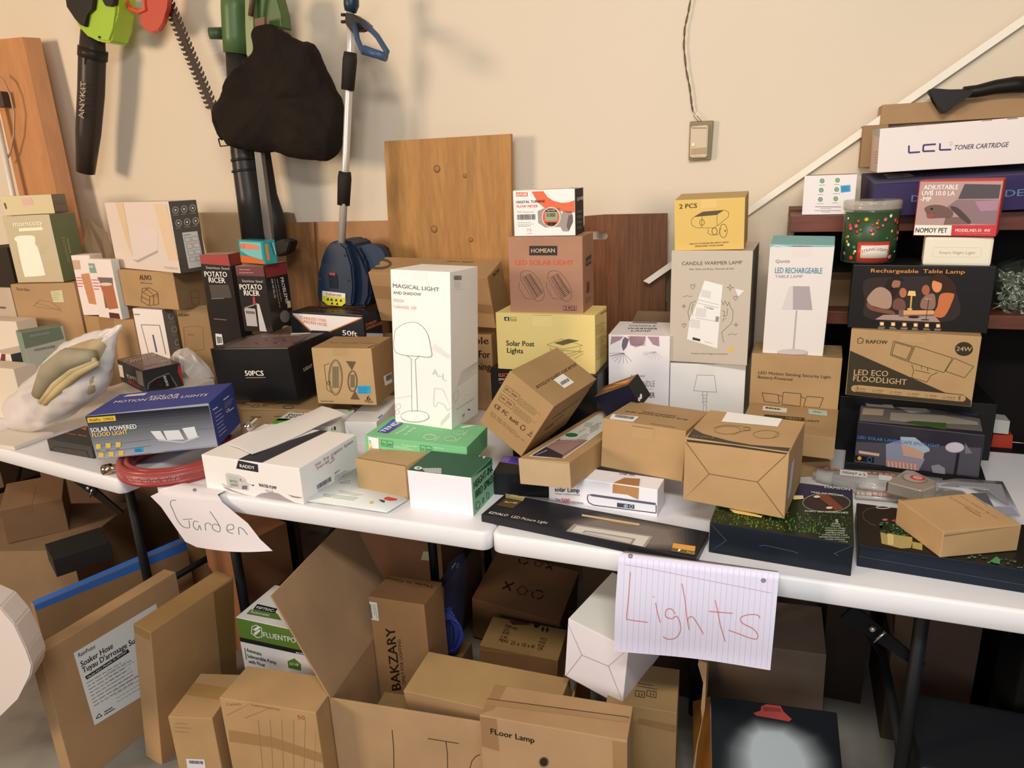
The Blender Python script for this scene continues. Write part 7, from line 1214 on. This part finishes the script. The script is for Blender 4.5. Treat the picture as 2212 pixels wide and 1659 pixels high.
bm = bmesh.new(); P_ = [aty(x_, y_, -.42) for x_, y_ in ((-90, 1270), (0, 1312), (32, 1350), (58, 1405), (70, 1440), (66, 1462), (38, 1510), (0, 1547), (-60, 1600), (-160, 1600))]; zb = min(p.z for p in P_); O = Vector((P_[0].x, -.42, zb))
add_prism(bm, [p-O for p in P_], Vector((-.05, .07, -.01))); bmesh.ops.bevel(bm, geom=bm.edges[:], offset=.004, segments=2, affect='EDGES')
so = bm_obj('padded_mailer', bm, mat('#ded2cb', .5, kind='paper'), loc=O); tag(so, 'large pale padded mailer leaning at the bottom left corner of the floor', 'mailer')
for i, (pp_, cc, lb) in enumerate((([(-10, 800), (38, 798), (42, 850), (-10, 856)], '#d9ccb8', 'small cream carton with grey print at the left edge below the plastic bag top'), ([(-10, 698), (38, 695), (44, 735), (-10, 742)], '#ddd0bf', 'small cream carton at the left edge beside the small sage green carton'))):
    Yk = .30+.24*i; a_, b_, c_ = aty(*pp_[3], Yk), aty(*pp_[2], Yk), aty(*pp_[1], Yk); zt_ = c_.z
    bm = bmesh.new(); add_box(bm, a_.x-.1, b_.x, Yk, Yk+.08, T0+.001, zt_, .002); tag(bm_obj('white_carton', bm, mat(cc, .6, kind='paper')), lb, 'box')
a_ = atz(60, 958, T0); bm = bmesh.new(); add_box(bm, -.20, .0, 0, .13, 0, .012, .001); o = bm_obj('paper_box', bm, mat('#e0d6ca', .6, kind='paper'), loc=Vector((a_.x+.02, .085, T0+.001))); tag(o, 'thin flat white box lying under the white plastic bag', 'box')
# ================================================================== flat things on the tables
# foam sheet lying across the pump carton
Rz = POSE['raddy'][2]+POSE['raddy'][8]; q = [atz(*px('F1', *p), Rz+.004) for p in ((62, 555), (300, 652), (1225, 265), (990, 175))]
q[2] = atz(*px('F1', 1228, 262), Rz+.006); q[3] = atz(*px('F1', 992, 172), Rz+.006)
g = [[(q[0].lerp(q[3], t)).lerp(q[1].lerp(q[2], t), s_)+Vector((0, 0, .0035*math.sin(6*t+3*s_)+.0015)) for s_ in [k/6 for k in range(7)]] for t in [k/18 for k in range(19)]]
tag(sheet('foam_sheet', g, mat('#e9e6e2', .7), th=.002, smooth=False), 'long white foam sheet lying across the white water pump carton', 'foam sheet')
# poly mailer
q = [atz(*px('F1', *p), T0+.004) for p in ((840, 1125), (1170, 1165), (1640, 1240), (1850, 1110), (1500, 880), (1330, 800), (1180, 880))]
bm = bmesh.new(); add_prism(bm, q, Vector((0, 0, .004))); bmesh.ops.bevel(bm, geom=bm.edges[:], offset=.0015, segments=2, affect='EDGES')
mo = bm_obj('poly_mailer', bm, mat('#dfe3df', .35, kind='paper'), smooth=True); tag(mo, 'pale plastic mailing bag lying between the pump carton and the small brown carton', 'mailer')
def flat_print(par, z, items, view):
    V_, F_, MI, ms = [], [], [], []
    for kind, a, c in items:
        m = mat(c, .5)
        if m not in ms: ms.append(m)
        k = len(V_)
        if kind == 'p': V_ += [tuple(atz(*px(view, *p), z)) for p in a]; F_.append(list(range(k, len(V_)))); MI.append(ms.index(m))
        elif kind == 'l':
            for s0, s1 in zip(a[0], a[0][1:]):
                dx, dy = s1[0]-s0[0], s1[1]-s0[1]; L_ = math.hypot(dx, dy) or 1; nx, ny = -dy/L_*a[1]/2, dx/L_*a[1]/2; k = len(V_)
                V_ += [tuple(atz(*px(view, *p), z)) for p in ((s0[0]+nx, s0[1]+ny), (s1[0]+nx, s1[1]+ny), (s1[0]-nx, s1[1]-ny), (s0[0]-nx, s0[1]-ny))]; F_.append([k, k+1, k+2, k+3]); MI.append(ms.index(m))
    me = bpy.data.meshes.new('printed_artwork'); me.from_pydata(V_, [], F_); [me.materials.append(m) for m in ms]; me.polygons.foreach_set('material_index', MI); o = link('printed_artwork', me, None, par); return o
it = [('l', ([(1015+0, 1045), (1080, 1060), (1075, 1078), (1008, 1062), (1015, 1045)], 3), '#777'), ('p', [(1610, 1085), (1650, 1072), (1745, 1095), (1740, 1108), (1670, 1112), (1615, 1098)], '#c94034')]
for i in range(3): it.append(('l', ([(1090, 1052+i*14), (1355-i*20, 1085+i*12)], 3), '#8a8f8c'))
for i in range(3): it.append(('l', ([(1150+i*10, 1005+i*14), (1400-i*30, 1055+i*6)], 2), '#9aa09c'))
it += [('l', ([(1165, 935), (1275, 910), (1265, 940), (1165, 935)], 3), '#777'), ('p', [(1470, 1120), (1505, 1118), (1500, 1142), (1465, 1140)], '#d9c43a'), ('p', [(1560, 1098), (1620, 1110), (1615, 1132), (1580, 1122)], '#444')]
flat_print(mo, T0+.0090, it, 'F1')
# plastic film packs, magazine on the right table
def pack(name, label, P, z0, th, m, cat, view='E2', bev=.004):
    bm = bmesh.new(); add_prism(bm, [atz(*px(view, *p), z0) for p in P], Vector((0, 0, th))); bmesh.ops.bevel(bm, geom=bm.edges[:], offset=bev, segments=2, affect='EDGES'); return tag(bm_obj(name, bm, m, smooth=True), label, cat)
fp = pack('film_package', 'long clear plastic package with stickers lying behind the dark green garden light carton', [(50, 745), (60, 700), (640, 735), (1120, 800), (1060, 860), (600, 870), (390, 830)], T0+.001, .030, mat('#dedbd4', .12, kind='film', alpha=.42), 'package', bev=.008)
bm = bmesh.new(); q = [atz(*px('E2', *p), T0+.006) for p in ((205, 765), (430, 790), (420, 735), (215, 715))]; add_prism(bm, q, Vector((0, 0, .016))); bm_obj('solar_panel', bm, mat('#3a3f42', .3), fp)
flat_print(fp, T0+.0325, [('p', [(275, 638), (495, 662), (492, 708), (272, 686)], '#e6e4df'), ('p', [(585, 682), (690, 695), (685, 735), (580, 722)], '#e6e4df')]+[('l', ([(150+i*48, 628+i*5), (185+i*48, 632+i*5)], 13), '#d98a6a') for i in range(12) if i not in (3, 4, 5, 6)], 'E2')
v, F = text_mesh('MS067 x 2', 1); me = bpy.data.meshes.new('lettering'); A_, B_, U_ = atz(*px('E2', 298, 672), T0+.0332), atz(*px('E2', 478, 692), T0+.0332), atz(*px('E2', 298, 655), T0+.0332); me.from_pydata([tuple(A_+(B_-A_)*a+(U_-A_)*c) for a, c in v], [], F); link('lettering', me, mat('#333', .5), fp)
fp2 = pack('film_package', 'clear plastic package printed 111 LED in orange, next to the tape measure', [(385, 885), (735, 912), (860, 868), (600, 868), (390, 830)], T0+.001, .016, mat('#dcd6cf', .15, kind='film', alpha=.75), 'package', bev=.004)
v, F = text_mesh('111 LEDs', 2); me = bpy.data.meshes.new('lettering'); A_, B_, U_ = atz(*px('E2', 390, 830), T0+.0178), atz(*px('E2', 700, 862), T0+.0178), atz(*px('E2', 392, 800), T0+.0178); me.from_pydata([tuple(A_+(B_-A_)*a+(U_-A_)*c) for a, c in v], [], F); link('lettering', me, mat('#d9845c', .5), fp2)
mg = pack('magazine', 'glossy folded leaflet with a snowy house photo behind the small flat mailer box', [(1050, 790), (1250, 815), (1500, 1010), (1715, 1020), (1570, 745), (1200, 720), (1060, 740)], T0+.046, .003, mat('#b9b9be', .2, kind='gloss'), 'leaflet', bev=.001)
flat_print(mg, T0+.0500, [('p', [(1070, 770), (1430, 800), (1560, 900), (1620, 930), (1560, 760), (1180, 735)], '#8e8e98'), ('p', [(1310, 830), (1440, 828), (1500, 940), (1420, 900)], '#5a5c66'), ('p', [(1430, 935), (1650, 940), (1700, 1005), (1500, 1000)], '#9c9cae')]+[('l', ([(1200, 775), (1440+i*20, 790+i*10)], 4), '#d9d9dc') for i in range(3)], 'E2')
# tape measure
zc = T0+.036; O = atz(*px('E2', 830, 760), zc+.02); O = Vector((O.x, O.y, zc)); e = empty('tape_measure', O, 'chrome tape measure with a red button lying on the clear packages', 'tape measure')
tp = [atz(*px('E2', *p), zc+.030)-O for p in ((645, 735), (790, 640), (870, 650), (1050, 735), (1040, 765), (940, 805), (900, 800))]
bm = bmesh.new(); add_prism(bm, tp, Vector((0, 0, -.030))); bmesh.ops.bevel(bm, geom=bm.edges[:], offset=.004, segments=3, affect='EDGES'); bm_obj('case', bm, mat('#cdc0b2', .25, .55), e)
c_ = atz(*px('E2', 868, 710), zc+.0308)-O
for r_, dz, cc in ((.026, 0, '#8f8378'), (.022, .0006, '#b5a898'), (.015, .0012, '#c93a36'), (.010, .0018, '#d9a39a')):
    bm = bmesh.new(); add_lathe(bm, [(r_, 0), (r_*.96, .0006)], c_+Vector((0 if r_ > .016 else .006, 0, dz)), n=26); bm_obj('badge', bm, mat(cc, .25), e)
A_, B_ = atz(*px('E2', 645, 740), zc+.026)-O, atz(*px('E2', 905, 805), zc+.026)-O; d = (B_-A_).normalized(); n_ = Vector((d.y, -d.x, 0))
for s0, s1, cc, mt in ((.24, .50, '#c8262a', 0), (.02, .20, '#6a5f58', .5)):
    a2, b2 = A_.lerp(B_, s0), A_.lerp(B_, s1); bm = bmesh.new(); add_prism(bm, [a2, b2, b2-Vector((0, 0, .020)), a2-Vector((0, 0, .020))], n_*.004); bm_obj('red_button' if mt == 0 else 'steel_lip', bm, mat(cc, .35, mt), e)
# ================================================================== paper signs hanging off the tables
def paper(name, label, TL, TR, BR, BL, Y, col, nx=18, ny=14, curl=.02, back=.05):
    tl, tr, br, bl = (aty(*p, Y-.0) for p in (TL, TR, BR, BL)); rows = []
    top = [tl.lerp(tr, i/nx) for i in range(nx+1)]
    rows.append([v+Vector((0, back+.012, T0+.003-v.z)) for v in top]); rows.append([Vector((v.x, .012, T0+.003)) for v in top])
    for j in range(ny+1):
        t = j/ny; row = []
        for i in range(nx+1):
            s_ = i/nx; v = tl.lerp(tr, s_).lerp(bl.lerp(br, s_), t); k = min(1, j/2.)
            row.append(v+Vector((0, -curl*math.sin(math.pi*min(1, t*1.1))*.5-.004*math.sin(5*s_+2*t)*t, 0)))
        rows.append(row)
    o = sheet(name, rows, mat(col, .55), th=0); return tag(o, label, 'paper sign')
def on_paper(par, strokes, wpx, col, off, name='handwriting'):
    """strokes follow the curved sheet: drop each point along its ray onto the sheet"""
    from mathutils.bvhtree import BVHTree
    me0 = par.data; bt = BVHTree.FromPolygons([v.co.copy() for v in me0.vertices], [tuple(p.vertices) for p in me0.polygons]); V_, F_ = [], []
    def hit(x_, y_):
        d_ = ray(x_, y_); h_ = bt.ray_cast(CAM, d_.normalized()); return (h_[0]-d_.normalized()*off) if h_[0] else None
    for st in strokes:
        for s0, s1 in zip(st, st[1:]):
            dx, dy = s1[0]-s0[0], s1[1]-s0[1]; L_ = math.hypot(dx, dy) or 1; nseg = max(1, int(L_/14)); nx_, ny_ = -dy/L_*wpx/2, dx/L_*wpx/2
            for i in range(nseg):
                a_, b2 = (s0[0]+dx*i/nseg, s0[1]+dy*i/nseg), (s0[0]+dx*(i+1)/nseg, s0[1]+dy*(i+1)/nseg)
                H_ = [hit(a_[0]+nx_, a_[1]+ny_), hit(b2[0]+nx_, b2[1]+ny_), hit(b2[0]-nx_, b2[1]-ny_), hit(a_[0]-nx_, a_[1]-ny_)]
                if all(h is not None for h in H_): k = len(V_); V_ += [tuple(h) for h in H_]; F_.append([k, k+1, k+2, k+3])
    me = bpy.data.meshes.new(name); me.from_pydata(V_, [], F_); link(name, me, mat(col, .5), par)
def smooth(P):
    out_ = []
    for i in range(len(P)-1):
        p0, p1, p2, p3 = P[max(0, i-1)], P[i], P[i+1], P[min(len(P)-1, i+2)]
        for k in range(4):
            t = k/4; out_.append(tuple(.5*((2*p1[a])+(-p0[a]+p2[a])*t+(2*p0[a]-5*p1[a]+4*p2[a]-p3[a])*t*t+(-p0[a]+3*p1[a]-3*p2[a]+p3[a])*t**3) for a in (0, 1)))
    return out_+[P[-1]]
pp = paper('paper_sign', 'lined paper with Lights handwritten in red hanging from the right table', (1337, 1199), (1683, 1238), (1664, 1446), (1327, 1404), -.065, '#d9d6ea')
on_paper(pp, [[(1337+i*12.4, 1202+i*1.4), (1329+i*12.1, 1402+i*1.5)] for i in range(1, 28)], .55, '#b9b8dc', .0006, 'ruled_lines'); on_paper(pp, [[(1334, 1217), (1400, 1228), (1520, 1252), (1681, 1284)]], 1.0, '#c49ab8', .0008, 'margin_line')
D7p = lambda P_: [px('D7', *p) for p in P_]; D3p = lambda P_: [px('D3', *p) for p in P_]
on_paper(pp, [smooth(s_) for s_ in (D3p([(1447, 330), (1435, 500), (1422, 640), (1440, 655), (1565, 672)]), D3p([(1618, 540), (1632, 610), (1650, 675)]), D3p([(1603, 496), (1608, 502)]),
    D7p([(190, 575), (165, 540), (130, 545), (122, 590), (165, 608), (200, 590), (225, 640), (225, 700), (190, 745), (140, 752), (105, 735)]), D7p([(237, 360), (258, 470), (270, 580), (288, 688)]), D7p([(288, 688), (280, 610), (310, 595), (345, 640), (390, 718)]),
    D7p([(472, 478), (490, 560), (510, 660), (542, 768)]), D7p([(428, 556), (500, 562), (595, 570)]), D7p([(788, 605), (765, 580), (690, 582), (650, 605), (665, 640), (740, 680), (770, 720), (765, 750), (720, 745), (640, 715), (565, 688)]))], 1.5, '#cf6a58', .0012)
def punch(par, q, r):
    th_ = [i*math.pi/6 for i in range(13)]; on_paper(par, [[(q[0]+r*math.cos(a), q[1]+r*.75*math.sin(a)) for a in th_]], r*.9, '#77768c', .0012, 'punch_hole')
punch(pp, (1649, 1254), 4); punch(pp, (1362, 1201), 4)
# Garden sign: curls to the right
rows = []; O = None
L0, R0 = [(371, 1050), (325, 1072), (348, 1095), (372, 1130), (400, 1170), (425, 1182)], [(470, 1068), (480, 1085), (510, 1110), (535, 1130), (562, 1165), (589, 1190)]
g = []
for j, (l_, r_) in enumerate(zip(L0, R0)):
    row = []
    for i in range(13):
        s_ = i/12; P_ = (l_[0]*(1-s_)+r_[0]*s_, l_[1]*(1-s_)+r_[1]*s_+(6*math.sin(math.pi*s_) if j > 3 else 0)); row.append(aty(*P_, -.012-.004*j-.012*math.sin(math.pi*s_)*(j/5)))
    g.append(row)
g.insert(0, [Vector((v.x, .03, T0+.003)) for v in g[0]])
gp = tag(sheet('paper_sign', g, mat('#dcd3d6', .55), th=0), 'curled white paper with Garden handwritten in green hanging from the middle table', 'paper sign')
C3p = lambda P_: [px('C3', *p) for p in P_]
on_paper(gp, [smooth(C3p(s_)) for s_ in ([(1502, 1345), (1460, 1350), (1455, 1385), (1480, 1440), (1510, 1510), (1560, 1570), (1615, 1578), (1610, 1520)], [(1560, 1510), (1640, 1505)], [(1690, 1530), (1655, 1525), (1650, 1570), (1685, 1600), (1700, 1560), (1715, 1600)], [(1755, 1605), (1750, 1550), (1780, 1540), (1800, 1560)], [(1870, 1560), (1820, 1550), (1815, 1590), (1870, 1615), (1870, 1560), (1790, 1440)], [(1940, 1600), (1990, 1590), (1985, 1555), (1940, 1560), (1940, 1610), (1990, 1630)], [(2040, 1640), (2035, 1580), (2070, 1590), (2110, 1640)])], 1.25, '#56756a', .0012)
punch(gp, px('C3', 1660, 1258), 3)
gp2 = tag(sheet('paper_note', [[atz(371+i*14, 1050+i*1.5, T0+.004)+Vector((0, .02, 0)) for i in range(8)], [aty(366+i*14, 1062+i*2, -.006) for i in range(8)], [aty(372+i*13, 1085+i*2, -.014) for i in range(8)], [aty(378+i*12, 1106+i*2, -.022) for i in range(8)]], mat('#e6dfe0', .55), th=0), 'small blank folded paper slip over the top of the Garden sign', 'paper')
# ================================================================== blue rope in a plastic bag under the table
O = aty(965, 1330, .33); O.z = .001; e = empty('rope_bundle', O, 'bundle of blue rope in a clear bag, between the brown cartons under the table', 'rope')
rn = random.Random(2)
for k in range(14):
    cx = 966+rn.uniform(-6, 6); w_ = 6+k*1.9; bm = bmesh.new()
    P_ = [aty(cx+w_*math.sin(t)*(1 if t < math.pi else 1), 1372-(62-k*2)*math.cos(t)*(1.0), .33+rn.uniform(-.004, .004)-.01*k/3)-O for t in [i*2*math.pi/20 for i in range(20)]]
    add_tube(bm, P_, .0032, 6, close=True); bm_obj('rope_strand', bm, mat('#34439a', .5), e)
bm = bmesh.new(); add_tube(bm, [aty(x_, y_, .30)-O for x_, y_ in ((1000, 1195), (990, 1225), (975, 1290), (965, 1360), (963, 1415))], [.004, .03, .042, .05, .035], 14); bm_obj('clear_bag', bm, mat('#3a4468', .1, kind='film', alpha=.18), e)
bm = bmesh.new(); add_box(bm, -.05, .05, .315, .385, 0, max(.02, aty(965, 1418, .30).z-.002), .002); tag(bm_obj('kraft_carton', bm, kraft('#8a6238'), loc=Vector((O.x, 0, .001))), 'small brown carton under the bundle of blue rope', 'box')

# open brown carton behind the floral carton, its flaps up
e = empty('open_carton', (aty(1420, 690, .90).x+.06, .90, T0), 'open brown carton with raised flaps behind the floral and grey candle warmer cartons', 'box'); zt_ = aty(1400, 690, .90).z-T0; kk = kraft('#8f6d48')
bm = bmesh.new(); add_box(bm, -.14, .17, 0, .14, 0, zt_-.01, .002); bm_obj('carton_body', bm, kk, e)
for q in ([(-.14, 0), (.17, 0), .0, -.01], [(-.14, .14), (.17, .14), 0, .0]):
    bm = bmesh.new(); add_prism(bm, [Vector((q[0][0], q[0][1], zt_-.01)), Vector((q[1][0], q[1][1], zt_-.01)), Vector((q[1][0]-.02, q[1][1]+(.01 if q[0][1] else -.01), zt_+.028)), Vector((q[0][0]+.02, q[0][1]+(.01 if q[0][1] else -.01), zt_+.028))], Vector((0, .004, 0))); bm_obj('flap', bm, kk, e)
